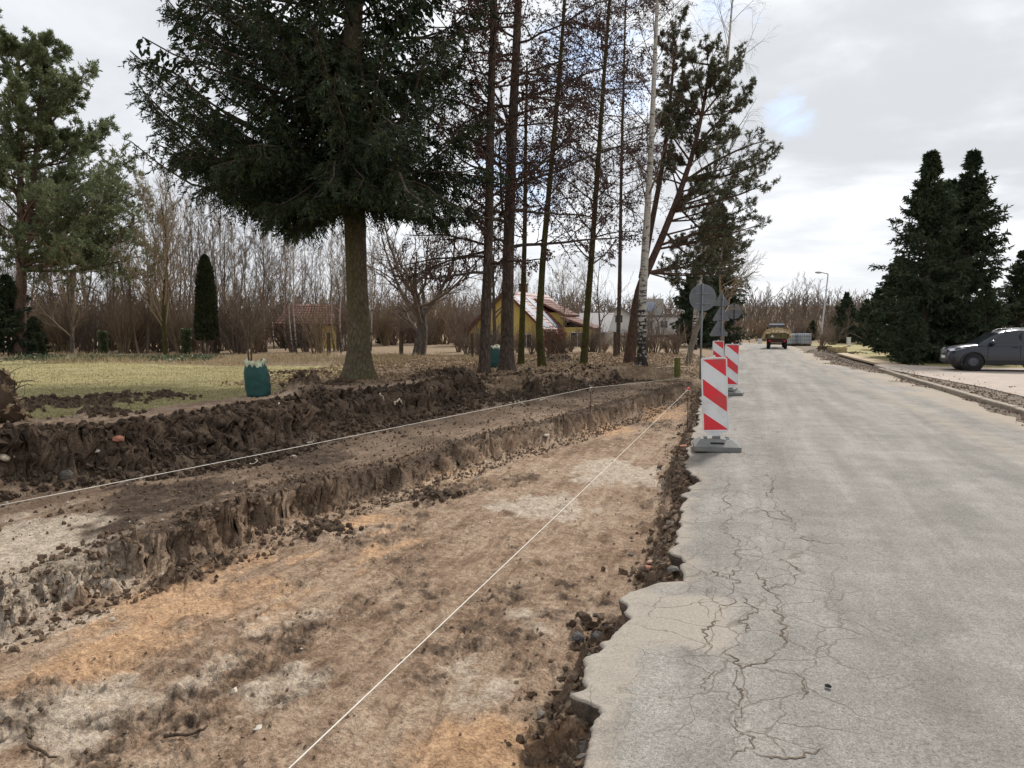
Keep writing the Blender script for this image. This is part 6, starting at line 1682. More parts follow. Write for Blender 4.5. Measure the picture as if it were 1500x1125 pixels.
# yellow house: gable towards the lawn, long roof slope seen from the right
DH = 50.0
hb = wdir((742 - 750) / F * DH, DH); hg = -0.35
t = thing('yellow_house', 'yellow house with steep brown-red roof and dormer behind the tree row', 'house', (hb[0], hb[1], hg), TH - math.radians(24)); t.scale = (.86, .82, .9)
Wg, Ev, Pk, Dp = 3.3, 2.0, 4.9, 9.0
f = MB(); prism(f, [(-Wg, 0), (Wg, 0), (Wg, Ev), (0, Pk - .1), (-Wg, Ev)][::-1], 'y', 0, Dp); f.build('wall', YEL, t, False)
ov = .35
sl = tiled_slope(t, (Wg + ov, -.4, Ev - .30), (Wg + ov, Dp + .4, Ev - .30), (0, Dp + .4, Pk + .02), (0, -.4, Pk + .02), TILEW, 26, 12)
f = MB()
for y0, y1 in ((.2, 1.3), (2.6, 3.5)):
    a = np.array((Wg - .2, y0, Ev + .20 + .0)); 
    def sp(x, y): return (x, y, Ev - .30 + (Wg + ov - x) * (Pk + .32 - Ev) / (Wg + ov) + .10)
    q = [sp(3.2, y0), sp(3.2, y1), sp(.6, y1), sp(.6, y0)]; f.add(q, [(0, 1, 2, 3)]); f.add([(a_, b2_, c_ - .04) for a_, b2_, c_ in q] + q, [(3, 2, 1, 0), (0, 1, 5, 4), (1, 2, 6, 5), (2, 3, 7, 6), (3, 0, 4, 7)])
f.build('roof_panel', PAN, t, False)
tiled_slope(t, (-Wg - ov, Dp + .4, Ev - .30), (-Wg - ov, -.4, Ev - .30), (0, -.4, Pk + .02), (0, Dp + .4, Pk + .02), TILEW, 26, 12)
f = MB()
for s in (-1, 1):
    a = np.array((s * (Wg + ov), -.44, Ev - .42)); b2 = np.array((0, -.44, Pk - .08)); f.add([a, b2, b2 + (0, 0, .2), a + (0, 0, .2), a + (0, .06, 0), b2 + (0, .06, 0), b2 + (0, .06, .2), a + (0, .06, .2)], [(0, 1, 2, 3), (7, 6, 5, 4), (0, 4, 5, 1), (3, 2, 6, 7)])
f.build('verge_board', TRIMB, t, False)
f = MB(); box(f, (-.4, 4.5, Pk + .15), (.6, .5, 1.1), bev=.02); box(f, (-.4, 4.5, Pk + .72), (.72, .62, .08)); f.build('chimney', TRIMB, t, False)
window(t, -1.5, 0, 1.15, 1.0, 1.1); window(t, 0.0, 0, 3.1, .8, .9); window(t, 1.7, 0, 1.15, .9, 1.1)
# dormer facing the right slope
f = MB(); prism(f, [(4.6, 1.9), (7.6, 1.9), (7.6, 3.35), (4.6, 3.35)][::-1], 'x', .8, 3.1); dm = f.build('dormer', YEL, t, False)
tiled_slope(t, (3.45, 4.3, 3.15), (3.45, 7.9, 3.15), (.4, 7.9, 4.55), (.4, 4.3, 4.55), TILE, 12, 7, 'dormer_roof')
window(t, 3.1, 6.1, 2.7, 1.4, .7, 'y', 1)
# porch wing with the yellow window wall
f = MB(); box(f, (4.6, 5.4, 1.1), (2.6, 3.0, 2.2)); f.build('porch', YEL, t, False)
tiled_slope(t, (6.15, 3.7, 2.1), (6.15, 7.1, 2.1), (3.2, 7.1, 3.0), (3.2, 3.7, 3.0), TILE, 11, 6, 'porch_roof')
window(t, 4.6, 3.9, 1.15, 1.2, 1.3); window(t, 5.9, 5.4, 1.15, 1.2, 1.3, 'y', 1)
# neighbour annexe with pale roof and glazed front
DA = 52.0; ab = wdir((858 - 750) / F * DA, DA)
t = thing('veranda_house', 'low grey house with pale shiny roof and white glazed veranda right of the yellow house', 'house', (ab[0], ab[1], hg), TH - math.radians(25)); t.scale = (.85, .8, .78)
f = MB(); box(f, (0, 2, 1.1), (3.3, 4, 2.2)); f.build('wall', BRICKG, t, False)
f = MB(); V = [(-1.95, -.4, 2.1), (1.95, -.4, 2.1), (1.2, 4.2, 3.9), (-1.95, 4.2, 3.9)]; f.add(V + [(x, y, z - .1) for x, y, z in V], [(0, 1, 2, 3), (7, 6, 5, 4), (0, 4, 5, 1), (1, 5, 6, 2), (2, 6, 7, 3), (3, 7, 4, 0)]); f.build('roof', simple('pale_sheet_roof', (0.26, 0.24, 0.24), 0.6, 0.5, var=.06), t, False)
for k in range(3): window(t, -.95 + k * .95, 0, 1.15, .65, 1.6)
# red roofed shed
DS = 47.0; sb_ = wdir((452 - 750) / F * DS, DS)
t = thing('garden_shed', 'low shed with red tiled roof and open dark front behind the fan shaped bush', 'shed', (sb_[0], sb_[1], .1), TH + math.radians(4))
f = MB(); box(f, (0, 3.0, .95), (3.4, .12, 1.9)); box(f, (-1.7, 1.5, .95), (.12, 3.0, 1.9)); box(f, (1.7, 1.5, .95), (.12, 3.0, 1.9)); f.build('wall', OLDWOOD, t, False)
f = MB(); box(f, (1.25, 0.0, .95), (.95, .14, 1.85)); f.build('yellow_wall', YEL, t, False)
for x in (-1.7, -.2): f = MB(); box(f, (x, 0, .9), (.13, .13, 1.8)); f.build('post', OLDWOOD, t, False)
tiled_slope(t, (-2.05, -.35, 1.72), (2.05, -.35, 1.72), (1.45, 1.5, 3.0), (-1.45, 1.5, 3.0), TILE, 18, 8)
tiled_slope(t, (2.05, 3.35, 1.72), (-2.05, 3.35, 1.72), (-1.45, 1.5, 3.0), (1.45, 1.5, 3.0), TILE, 18, 8)
f = MB(); box(f, (2.6, .5, .6), (.9, .8, 1.0), bev=.08); o = f.build('covered_barrel', WHITEW, None, False); 
cb_ = wdir((512 - 750) / F * 46, 46); o.location = (cb_[0] - 2.6, cb_[1] - .5, .1); tag(o, 'white wrapped crate at the right end of the red roofed shed', 'crate')
# white house and long building in the distance
DW = 85.0; wb = wdir((906 - 750) / F * DW, DW)
t = thing('white_house', 'white gabled house with dark roof far behind the slim larch', 'house', (wb[0], wb[1], 0), TH - .15)
f = MB(); prism(f, [(-3.0, 0), (3.0, 0), (3.0, 1.0), (0, 2.9), (-3.0, 1.0)][::-1], 'y', 0, 8); f.build('wall', WHITEW, t, False)
f = MB()
for s in (-1, 1):
    V = [(s * 3.5, -.5, .80), (s * 3.5, 8.4, .80), (0, 8.4, 3.08), (0, -.5, 3.08)]; f.add(V + [(x, y, z - .18) for x, y, z in V], [(0, 1, 2, 3), (7, 6, 5, 4), (0, 4, 5, 1), (1, 5, 6, 2), (2, 6, 7, 3), (3, 7, 4, 0)])
f.build('roof', GREYROOF, t, False); window(t, 0, 0, 1.6, .9, .9)
t.location.z = 1.0
DW = 110.0; wb = wdir((962 - 750) / F * DW, DW)
t = thing('long_building', 'long low pale building far behind the birch', 'building', (wb[0], wb[1], .6), TH)
f = MB(); box(f, (0, 3, 1.3), (9.5, 6, 2.6)); f.build('wall', WHITEW, t, False)
f = MB(); box(f, (0, 3, 2.72), (10, 6.6, .22)); f.build('roof', GREYROOF, t, False); f = MB(); box(f, (-.6, 5, 4.1), (4.2, 4, 2.6)); f.build('upper_storey', BRICKG, t, False)
for k in range(4): window(t, -3.4 + 2.2 * k, 0, 1.5, 1.1, 1.1)
f = MB(); box(f, (-1.2, 2.95, 4.2), (3.0, .06, 1.3), bev=.02); f.build('panel', simple('pale_blue_panel', (0.35, 0.40, 0.50), .5, .4), t, False)
# log pile by the house
b_ = onground(812, 519); t = thing('log_pile', 'reddish stack of split logs at the corner of the yellow house', 'log pile', (b_[0], b_[1], b_[2]), TH)
rng = np.random.default_rng(5)
f = MB(); cyl(f, (0, 0, 0), (0, .5, 0), .055, .05, 7); lme = f.mesh('log', simple('log_ends', (0.17, 0.075, 0.05), .9, .2, var=.4, scale=3), False)
for j in range(12):
    for i in range(9): 
        if i * .115 < 1.1 - .02 * j: link('log', lme, t, (-.45 + .112 * i + .055 * (j % 2) + rng.normal() * .008, rng.normal() * .04, .05 + .098 * j)).rotation_euler = (0, rng.uniform(0, 6), 0)

# ------------------------------------------------------------------ loose things on the ground
def ico(seed, rough=.25, flat=.7):
    rng = np.random.default_rng(seed); p = (1 + 5 ** .5) / 2
    V = nrm(np.array([(-1, p, 0), (1, p, 0), (-1, -p, 0), (1, -p, 0), (0, -1, p), (0, 1, p), (0, -1, -p), (0, 1, -p), (p, 0, -1), (p, 0, 1), (-p, 0, -1), (-p, 0, 1)], float))
    Fc = [(0, 11, 5), (0, 5, 1), (0, 1, 7), (0, 7, 10), (0, 10, 11), (1, 5, 9), (5, 11, 4), (11, 10, 2), (10, 7, 6), (7, 1, 8), (3, 9, 4), (3, 4, 2), (3, 2, 6), (3, 6, 8), (3, 8, 9), (4, 9, 5), (2, 4, 11), (6, 2, 10), (8, 6, 7), (9, 8, 1)]
    V = V * (1 + rough * rng.normal(size=(12, 1))); V[:, 2] *= flat
    return V, np.array(Fc)
def octa(seed, rough=.25, flat=.7):
    rng = np.random.default_rng(seed)
    V = np.array([(1, 0, 0), (0, 1, 0), (-1, 0, 0), (0, -1, 0), (0, 0, 1), (0, 0, -1), (.7, .7, .5)], float) * (1 + rough * rng.normal(size=(7, 1))); V[:, 2] *= flat
    return V, np.array([(0, 6, 4), (0, 1, 6), (6, 1, 4), (1, 2, 4), (2, 3, 4), (3, 0, 4), (1, 0, 5), (2, 1, 5), (3, 2, 5), (0, 3, 5)])
def scatter_chunks(name, mat, u, v, s, seed, sink=.25, off=None, flat=1.0, kind='stuff', label=None, cat=None, zone=None):
    rng = np.random.default_rng(seed); n = len(u); z = H(u, v)
    f = MB(); bases = [ico(seed + k, .25, flat) for k in range(6)] + [octa(seed + k, .2, flat) for k in range(4)]
    big = s > .014 + .0012 * v
    for k in range(10):
        sel = ((np.arange(n) % 6 == k) & big) if k < 6 else ((np.arange(n) % 4 == k - 6) & ~big); m_ = sel.sum()
        if not m_: continue
        V, Fc = bases[k]; a = rng.uniform(0, 6.28, m_); c, s_ = np.cos(a), np.sin(a); ss = s[sel]
        sx = rng.uniform(.7, 1.4, m_)
        X = V[None, :, 0] * (ss * sx)[:, None]; Y = V[None, :, 1] * (ss)[:, None]; Z = V[None, :, 2] * ss[:, None]
        P = np.stack([X * c[:, None] - Y * s_[:, None] + u[sel][:, None], X * s_[:, None] + Y * c[:, None] + v[sel][:, None], Z + (z[sel] + ss * (flat - sink * 2) * .8)[:, None]], -1)
        f.add(P, (Fc[None] + (np.arange(m_) * len(V))[:, None, None]).reshape(-1, 3))
    me_ = f.mesh(name, EARTH if zone else mat, False)
    if zone:
        for an_, cc_ in (('zone_soil_shade', zone + (1,)), ('zone_growth', (0, 0, 0, 1))):
            at_ = me_.attributes.new(an_, 'FLOAT_COLOR', 'POINT'); at_.data.foreach_set('color', np.tile(np.array(cc_, np.float32), len(me_.vertices)))
    o = link(name, me_); tag(o, label, cat, None, kind); return o
rng = np.random.default_rng(200)
def bank_pts(bv, bu, lo, hi, n, v0, v1, sdv):
    v_ = v0 + (v1 - v0) * rng.uniform(0, 1, n) ** 1.3; return np.interp(v_, bv, bu) + rng.uniform(lo, hi, n) , v_
_n = 130; _v = 1.3 + 12 * rng.uniform(0, 1, _n) ** 1.4; _u = E_(_v) - np.abs(rng.normal(size=_n)) * .13 - .03
scatter_chunks('broken_edge_pieces', simple('broken_edge_mix', (0.15, 0.135, 0.12), .95, .1, var=.4, scale=20, bmp=.8), _u, _v, .014 + .035 * rng.uniform(0, 1, _n) ** 2.5, 33, flat=.55, label='flat broken asphalt pieces fallen below the road edge', cat='rubble')
DSOIL = simple('dark_crumbs', (0.085, 0.059, 0.042), 0.95, 0.1, var=.45, scale=2.5, bmp=.6)
BSOIL = simple('brown_crumbs', (0.25, 0.18, 0.125), 0.95, 0.1, var=.35, scale=2.5, bmp=.6)
def sizes(n, a=.008, b=.055, p=3.2): return a + (b - a) * rng.uniform(0, 1, n) ** p
u2, v2 = bank_pts(b2v, b2u, -.60, .55, 14000, 3, VEND, 0)
scatter_chunks('dark_soil_clods', DSOIL, u2, v2, sizes(14000, .005, .045, 5), 1, zone=(.85, 0., 0.), label='dark crumbly soil clods on the upper bank', cat='soil')
u1, v1 = bank_pts(b1v, b1u, -.45, .45, 14000, 1.5, VEND, 0)
scatter_chunks('brown_soil_clods', BSOIL, u1, v1, sizes(14000, .003, .026, 4), 2, zone=(.45, 0., .1), label='brown crumbly soil clods along the lower bank', cat='soil')
v3 = 1 + 20 * rng.uniform(0, 1, 3200) ** 1.5; u3 = E_(v3) - np.abs(rng.normal(size=3200)) * .16 - .01
scatter_chunks('edge_rubble', simple('edge_rubble_mix', (0.145, 0.105, 0.080), 0.95, 0.1, var=.5, scale=7, bmp=.6), u3, v3, sizes(3200, .005, .034, 3), 3, zone=(.45, 0., 0.05), label='crumbled rubble under the broken asphalt edge', cat='rubble')
v4 = 1.2 + 19 * rng.uniform(0, 1, 12600) ** 1.5; lo_ = np.interp(v4, b1v, b1u); u4 = lo_ + (E_(v4) - lo_) * rng.uniform(0, 1, 12600)
keep = rng.uniform(size=4200 * 3) < .06 + 1.1 * BROKEN(u4, v4) ; u4, v4 = u4[keep], v4[keep]
scatter_chunks('trench_crumbs', BSOIL, u4, v4, sizes(len(u4), .002, .016, 4), 4, zone=(.30, 0., 0.), label='small soil crumbs on the trench floor', cat='soil')
v5 = 3 + 18 * rng.uniform(0, 1, 4500) ** 1.2; lo_ = np.interp(v5, b2v, b2u) + .3; hi_ = np.interp(v5, b1v, b1u) - .3; u5 = lo_ + (hi_ - lo_) * rng.uniform(0, 1, 4500)
scatter_chunks('terrace_crumbs', simple('grey_brown_crumbs', (0.13, 0.095, 0.07), .95, .1, var=.45, scale=2.5), u5, v5, sizes(4500, .003, .024, 4), 5, zone=(.5, 0., 0.), label='small clods on the dug terrace', cat='soil')
PEB = simple('pale_pebble_mix', (0.44, 0.38, 0.31), .85, .2, var=.35, scale=5)
v6 = 1.2 + 20 * rng.uniform(0, 1, 420) ** 1.4; lo_ = np.interp(v6, b2v, b2u); u6 = lo_ + (E_(v6) - lo_) * rng.uniform(0, 1, 420)
scatter_chunks('pale_pebbles', PEB, u6, v6, sizes(420, .004, .020, 2.5), 6, label='scattered pale pebbles in the soil', cat='pebbles')
v7 = 8 + 42 * rng.uniform(0, 1, 7500) ** 1.2; u7 = R_(v7) + rng.uniform(-1.1, 2.2, 7500) * rng.uniform(.2, 1, 7500)
scatter_chunks('roadside_gravel', simple('roadside_gravel_mix', (0.27, 0.215, 0.165), .95, .1, var=.45, scale=3), u7, v7, sizes(7500, .006, .034, 3), 7, zone=(.35, 0., .2), label='loose gravel along the right road edge', cat='gravel')
up_ = []
for (px, py, zz_, h_, ru) in PILES:
    pu, pv = gp(px, py, zz_); k = (int(420 * ru / .5) + 60) if zz_ > -.1 else int(200 * ru); up_.append(np.stack([pu + rng.normal(0, ru * .5, k), pv + rng.normal(0, ru * .5, k)], 1))
up_ = np.concatenate(up_)
scatter_chunks('heaped_soil_crumbs', simple('heap_crumbs', (0.105, 0.070, 0.048), .95, .1, var=.4, scale=2.5, bmp=.5), up_[:, 0], up_[:, 1], sizes(len(up_), .005, .045, 4) , 8, zone=(.65, 0., 0.), label='crumbs of the small soil heaps', cat='soil')

# single stones and broken pieces that can be pointed at
def rock(name, label, cat, px, py, r, mat, flat=.6, seed=0, dz=0.0, seg=2):
    b = onground(px, py); rng_ = np.random.default_rng(seed + 300)
    V, Fc = ico(seed, .0, 1)
    for _ in range(seg):
        nv = list(V); cache = {}; nf = []
        def md(i, j):
            key = (min(i, j), max(i, j))
            if key not in cache: cache[key] = len(nv); nv.append(nrm((np.array(nv[i]) + np.array(nv[j])) / 2))
            return cache[key]
        for a, b2_, c in Fc: x, y, z_ = md(a, b2_), md(b2_, c), md(c, a); nf += [(a, x, z_), (b2_, y, x), (c, z_, y), (x, y, z_)]
        V = np.array(nv); Fc = nf
    w = 1 + .55 * fbm(V[:, 0] * 1.3 + seed, V[:, 1] * 1.3 + V[:, 2], 1.0, 3, seed)[:, None]; V = V * w * np.array([[1.2, .85, flat]]) * r
    V[:, 2] = np.maximum(V[:, 2], -.5 * flat * r)
    f = MB(); f.add(V, Fc); o = f.build(name, mat, None, False, (b[0], b[1], b[2] + .3 * flat * r + dz), rng_.uniform(0, 6)); tag(o, label, cat); return o
ASPH = simple('broken_asphalt', (0.10, 0.095, 0.09), .9, .2, var=.35, scale=30, bmp=.6); STONEP = simple('pale_stone', (0.50, 0.45, 0.38), .85, .2, var=.2, scale=12)
BRK = simple('broken_brick', (0.38, 0.17, 0.11), .9, .2, var=.25, scale=14, bmp=.5)
rock('asphalt_lump', 'dark blue-grey asphalt lump at the trench side below the pale road repair', 'asphalt', 846, 944, .042, ASPH, .7, 1)
rock('asphalt_lump', 'dark crumbled asphalt lump nearest to the pale road repair', 'asphalt', 878, 940, .050, ASPH, .6, 2)
rock('asphalt_lump', 'small black asphalt crumb lying on the trench floor above the bigger lumps', 'asphalt', 873, 902, .022, ASPH, .8, 3)
rock('brick_piece', 'orange-brown brick fragment by the notch of the asphalt edge', 'brick', 951, 835, .045, BRK, .45, 4)
rock('brick_piece', 'pale pink brick chip just above the orange fragment at the notch', 'brick', 952, 825, .030, simple('pink_brick', (.50, .33, .25), .9, .2, var=.2), .5, 5)
rock('stone', 'flat pale stone beside the dark hole in the foreground', 'stone', 381, 1065, .030, STONEP, .35, 6)
rock('stone', 'pale stone on the upper bank below the soil heap, left', 'stone', 175, 650, .055, BRK, .8, 7)
rock('stone', 'white stone low on the upper bank, left of the dark patch', 'stone', 141, 668, .030, STONEP, .6, 8)
rock('stone', 'whitish stone at the foot of the lower bank near the far end', 'stone', 800, 641, .050, STONEP, .5, 9)
rock('stone', 'round grey stone half buried at the left foot of the upper bank', 'stone', 95, 700, .075, simple('grey_stone', (.10, .09, .075), .9, .2), .8, 10)
rock('stone', 'small pale stone on the terrace, right of the string knot', 'stone', 430, 670, .035, STONEP, .7, 11)
rock('stone', 'pale stone by the foot of the red capped pin', 'stone', 1016, 637, .035, STONEP, .6, 12)
rock('brick_piece', 'reddish broken slab left of the nearest board foot', 'brick', 1003, 656, .07, BRK, .25, 13)
rock('dirt_crumb', 'single black crumb on the open asphalt in the foreground', 'crumb', 1211, 1055, .012, DARKR, .8, 14).location.z = roadz(.8, 2.8) + .004
def branch(label, pts, r, mat, cat='branch', name='branch', seed=1, lift=.02, nb=0):
    q = [onground(x, y) for x, y in pts]; o = np.array(q[0]); rng_ = np.random.default_rng(seed)
    P = np.array(q) - o; s = np.linspace(0, 1, 9); P = np.stack([np.interp(s, np.linspace(0, 1, len(pts)), P[:, i]) for i in range(3)], 1)
    P[:, 2] = np.array([hz(*(p[:2] + o[:2])) for p in P]) - o[2] + lift + .3 * r * rng_.normal(size=9); P[:, :2] += r * .7 * rng_.normal(size=(9, 2))
    t = thing(name, label, cat, tuple(o)); f = MB(); tubes(f, P, np.linspace(r, r * .5, 9), 6, cap=True); f.build('wood', mat, t)
    if nb:
        f = MB(); P2, R2 = grow(P[None], np.linspace(r, r * .5, 9)[None], nb, (.2, 1), (30, 70), .4, .1, .2, 5, .5, rng_); tubes(f, P2, R2, 3); f.build('twigs', mat, t)
    return t
BLEACH = simple('bleached_wood', (0.55, 0.46, 0.34), .8, .2, var=.2, scale=20); DW_ = OLDWOOD
branch('dark stick lying on the sandy floor in the foreground', [(240, 1084), (275, 1078), (308, 1072)], .010, DW_, seed=1)
branch('short dark stick in the bottom left corner', [(42, 1098), (60, 1108), (78, 1118)], .010, DW_, seed=2)
branch('upright dark twig stub at the bottom left', [(40, 1072), (42, 1088)], .009, DW_, seed=3)
branch('pale peeled stick at the left edge under the upper bank', [(0, 679), (18, 684)], .035, BLEACH, seed=4, lift=.05)
branch('white peeled roots lying at the foot of the upper bank under the first larch', [(745, 592), (760, 590), (768, 594)], .020, BLEACH, seed=5, nb=5)
branch('pale root end sticking out of the upper bank below the spruce', [(578, 600), (592, 601)], .020, BLEACH, seed=6, lift=.06)
branch('pale root sprig further right at the foot of the upper bank', [(790, 588), (800, 585)], .016, BLEACH, seed=7, nb=3)
branch('thin branch on the leaf litter behind the fruit tree', [(600, 526), (615, 523), (628, 520)], .03, DW_, seed=8, nb=3)
branch('pale branch on the litter between birch and board', [(960, 540), (1000, 538), (1040, 541)], .018, BLEACH, seed=9, nb=4)
branch('dark twig across the trench floor left of the string', [(560, 742), (575, 740)], .012, DW_, seed=10)
branch('grey root loop on top of the bank beside the green bag', [(407, 598), (414, 592), (424, 590)], .012, BLEACH, seed=11)
branch('crooked pale root in the bank face below the big spruce', [(556, 583), (560, 590), (566, 597)], .018, BLEACH, seed=12, lift=.05)
# uprooted brush at the left edge
b_ = onground(-12, 622); t = thing('root_plate', 'uprooted root plate with dead leaves at the left edge of the photo', 'roots', b_)
rng = np.random.default_rng(12); f = MB(); V, Fc = ico(5, .0, 1)
for _ in range(3):
    nv = list(V); cache = {}; nf = []
    def md(i, j):
        key = (min(i, j), max(i, j))
        if key not in cache: cache[key] = len(nv); nv.append(nrm((np.array(nv[i]) + np.array(nv[j])) / 2))
        return cache[key]
    for a, b2_, c in Fc: x, y, z_ = md(a, b2_), md(b2_, c), md(c, a); nf += [(a, x, z_), (b2_, y, x), (c, z_, y), (x, y, z_)]
    V = np.array(nv); Fc = nf
V = V * (1 + .6 * fbm(V[:, 0] * 1.2, V[:, 1] + V[:, 2] * 1.3, 1.3, 4, 9)[:, None]) * np.array([[.34, .30, .42]]) + np.array([[-.10, 0, .18]])
f.add(V, Fc); f.build('soil_ball', DSOIL, t, False)
f = MB(); i = rng.integers(0, len(V), 700); blades(f, V[i], rng.normal(size=(700, 3)) + nrm(V[i]) * .8, .085, .055, 0, False, rng); f.build('leaves', LITTER, t)
f = MB(); i = rng.integers(0, len(V), 60); d = nrm(nrm(V[i]) + .4 * rng.normal(size=(60, 3))); P = np.stack([V[i] + d * s * .22 + .03 * s * rng.normal(size=(60, 3)) - np.array([[0, 0, .05]]) * s * s for s in (0, .5, 1.0, 1.5)], 1); tubes(f, P, np.full((60, 4), .007) * np.array([[1, .8, .6, .3]]), 4); f.build('roots', GREYBARK, t)

# root hairs in the banks, grass, leaves
rng = np.random.default_rng(301)
def hairs(name, bv, bu, n, lo, hi, L, mat, label, r=.0022, v0=2.5):
    v_ = v0 + (VEND - v0) * rng.uniform(0, 1, n) ** 1.3; u_ = np.interp(v_, bv, bu) + rng.uniform(lo, hi, n); z_ = H(u_, v_)
    p = np.stack([u_, v_, z_], 1); d = nrm(np.stack([rng.uniform(.2, 1, n), rng.normal(0, .8, n), rng.uniform(-.9, .5, n)], 1)); out = [p]; l = (L * rng.uniform(.4, 1.3, n) / 4)[:, None]
    for k in range(4): d = nrm(d + .35 * rng.normal(size=d.shape) + np.array([[0, 0, -.25]])); p = p + d * l; out.append(p)
    f = MB(); tubes(f, np.stack(out, 1), np.full((n, 5), r) * np.linspace(1.2, .5, 5)[None], 3); tag(f.build(name, mat, None), label, 'roots', None, 'stuff')
hairs('upper_bank_roots', b2v, b2u, 1500, -.45, .15, .22, TWIG, 'fine torn roots hanging from the upper bank', .0035)
hairs('lower_bank_roots', b1v, b1u, 2600, -.30, .02, .11, TWIGTAN, 'fine grass roots hanging from the lower bank lip', .0018, 1.8)
def bladesfield(name, n, u_, v_, L, W, mat, label, cat, flatd=.25, up_=1.0, kind='stuff'):
    z_ = H(u_, v_); d = np.stack([rng.normal(0, flatd, n), rng.normal(0, flatd, n), np.full(n, up_)], 1)
    f = MB(); blades(f, np.stack([u_, v_, z_ - .01], 1), d, L * rng.uniform(.5, 1.3, n), W, 0, False, rng, .35); tag(f.build(name, mat, None), label, cat, None, kind)
n = 60000
Yq = 8.5 + 22 * rng.uniform(0, 1, n) ** 1.1; Xq = rng.uniform(-.80, -.15, n) * Yq; uq, vq = wdir(Xq, Yq)
wq = .35 * fbm(uq, vq, .8, 4, 81) + .15 * fbm(uq, vq, 4, 3, 82)
keep = (uq - np.interp(vq, b2v, b2u) < -1.75 - .9 * wq) & (Xq < -3.5) & ~((Xq > -6) & (Yq > 15) & (rng.uniform(size=n) < .8)); uq, vq = uq[keep], vq[keep]
bladesfield('lawn_grass', len(uq), uq, vq, .05, .010, GRASS, 'short yellowish lawn grass', 'grass', .8)
n = 9000; Yq = rng.uniform(26, 33, n); Xq = rng.uniform(-.78, .0, n) * Yq; uq, vq = wdir(Xq, Yq); keep = fbm(uq, vq, .4, 2, 401) > -.05; uq, vq = uq[keep], vq[keep]
bladesfield('dry_grass', len(uq), uq, vq, .28, .022, STRAW, 'tufts of dry grass along the wood edge', 'grass', .5)
n = 4500; a = rng.uniform(0, 1, n); uq, vq = wdir(rng.uniform(-.66, -.40, n) * 29.5, 29.5 + rng.normal(0, .8, n)); z_ = H(uq, vq)
f = MB(); blades(f, np.stack([uq, vq, z_ + rng.uniform(0, .12, n)], 1), rng.normal(size=(n, 3)), .09, .08, 0, False, rng); tag(f.build('ground_ivy', IVY, None), 'carpet of ivy below the ivy posts', 'ivy', None, 'stuff')
n = 26000; Yq = 15 + 20 * rng.uniform(0, 1, n); Xq = -6 + 15 * rng.uniform(0, 1, n); uq, vq = wdir(Xq, Yq); keep = (uq < E_(vq) - .1) & ((uq < np.interp(vq, b2v, b2u) - .35) | (vq > VEND + .3)); uq, vq = uq[keep], vq[keep]; z_ = H(uq, vq)
n = len(uq); f = MB(); blades(f, np.stack([uq, vq, z_ + .015], 1), np.stack([rng.normal(size=n), rng.normal(size=n), rng.normal(size=n) * .35], 1), rng.uniform(.05, .13, n), .055, 0, False, rng); tag(f.build('leaf_litter', LITTER, None), 'dry fallen leaves under the tree row', 'leaves', None, 'stuff')
n = 7000; Yq = 24 + 22 * rng.uniform(0, 1, n); Xq = Yq * rng.uniform(.40, .75, n); uq, vq = wdir(Xq, Yq); rr_ = uq - R_(vq); keep = (rr_ > 3.6) & (vq > 33.5); uq, vq = uq[keep], vq[keep]
bladesfield('verge_grass', len(uq), uq, vq, .10, .014, GRASS, 'rough grass under the right-hand spruces', 'grass', .6)

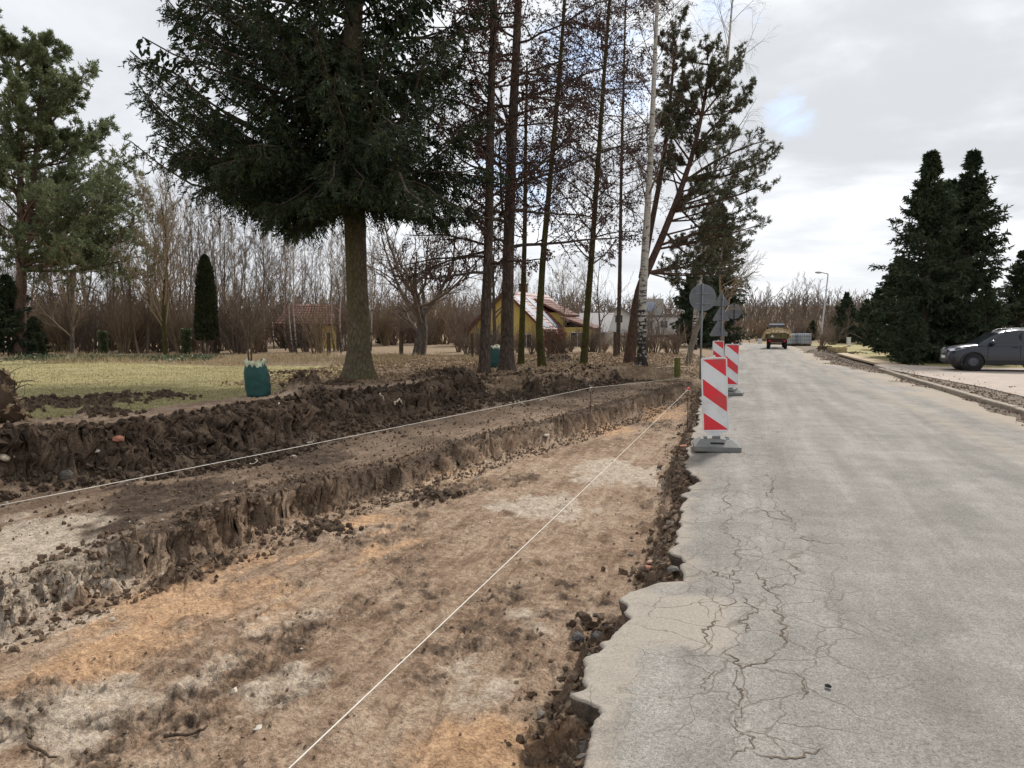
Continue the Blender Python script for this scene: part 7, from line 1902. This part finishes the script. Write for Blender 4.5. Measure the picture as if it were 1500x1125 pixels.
# main cracks of the asphalt, filled with brown dirt
CR = [[(1075, 690), (1060, 720), (1068, 745), (1063, 780), (1085, 800), (1080, 830), (1072, 850), (1068, 880), (1050, 905)],
      [(1120, 690), (1130, 700), (1128, 725), (1142, 745), (1160, 765), (1172, 790), (1200, 795), (1270, 803), (1330, 815)],
      [(1122, 812), (1118, 830), (1105, 838), (1120, 855), (1132, 865), (1135, 900), (1145, 912), (1142, 950), (1120, 970), (1092, 975), (1072, 960), (1070, 940)],
      [(1132, 865), (1160, 855), (1175, 842), (1160, 828), (1140, 815)], [(1092, 975), (1088, 1000), (1093, 1030), (1090, 1060), (1092, 1100), (1070, 1120)],
      [(1092, 1100), (1150, 1108), (1230, 1110)], [(1033, 898), (1036, 868), (1050, 860), (1058, 865)], [(1105, 925), (1095, 915), (1100, 890), (1090, 868)], [(1160, 975), (1162, 1000), (1172, 1012), (1175, 1022)],
      [(1160, 765), (1135, 760), (1118, 745), (1100, 742), (1085, 755)], [(1072, 850), (1050, 840), (1042, 830)], [(1035, 945), (1040, 920), (1050, 905)], [(1000 + 60, 985), (1030, 990), (1026, 1010)]]
mb = MB()
rng = np.random.default_rng(77)
for c in CR:
    q = np.array([gp(x, y, .02) for x, y in c]); s = np.linspace(0, 1, len(c) * 16); tt = np.linspace(0, 1, len(c))
    P = np.stack([np.interp(s, tt, q[:, 0]), np.interp(s, tt, q[:, 1])], 1); P += .075 * np.stack([fbm(P[:, 0], P[:, 1], 9, 4, 5, .65), fbm(P[:, 0], P[:, 1], 9, 4, 6, .65)], 1)
    d = nrm(np.gradient(P, axis=0)); nn = np.stack([-d[:, 1], d[:, 0]], 1); w = (.0010 + .0030 * np.clip(.5 + 1.6 * fbm(P[:, 0], P[:, 1], 5, 3, 8), 0.05, 1.4)) * np.clip(np.minimum(s, 1 - s) * 8, .15, 1)
    Lr = P + nn * w[:, None]; Rr_ = P - nn * w[:, None]
    def zr(p):
        la = (p[:, 0] - 2.1) / 2.6; ee = sstep(0.35, 0.0, p[:, 0] - E_(p[:, 1]))
        return 0.004 + 0.035 * (1 - la ** 2) + 0.008 * fbm(p[:, 0], p[:, 1], .7, 3, 102) + .0035 * fbm(p[:, 0], p[:, 1], 6, 3, 103) - .012 * ee + ee * .010 * fbm(p[:, 0], p[:, 1], 14, 3, 104) + .003
    k = len(P); V = np.concatenate([np.column_stack([Lr, zr(Lr)]), np.column_stack([Rr_, zr(Rr_)])]); mb.add(V, [(i, k + i, k + i + 1, i + 1) for i in range(k - 1)])
tag(mb.build('road_cracks', simple('crack_dirt', (0.13, 0.098, 0.070), .95, .1, var=.35, scale=14), None, False), 'brown dirt filled cracks in the asphalt', 'cracks', None, 'stuff')
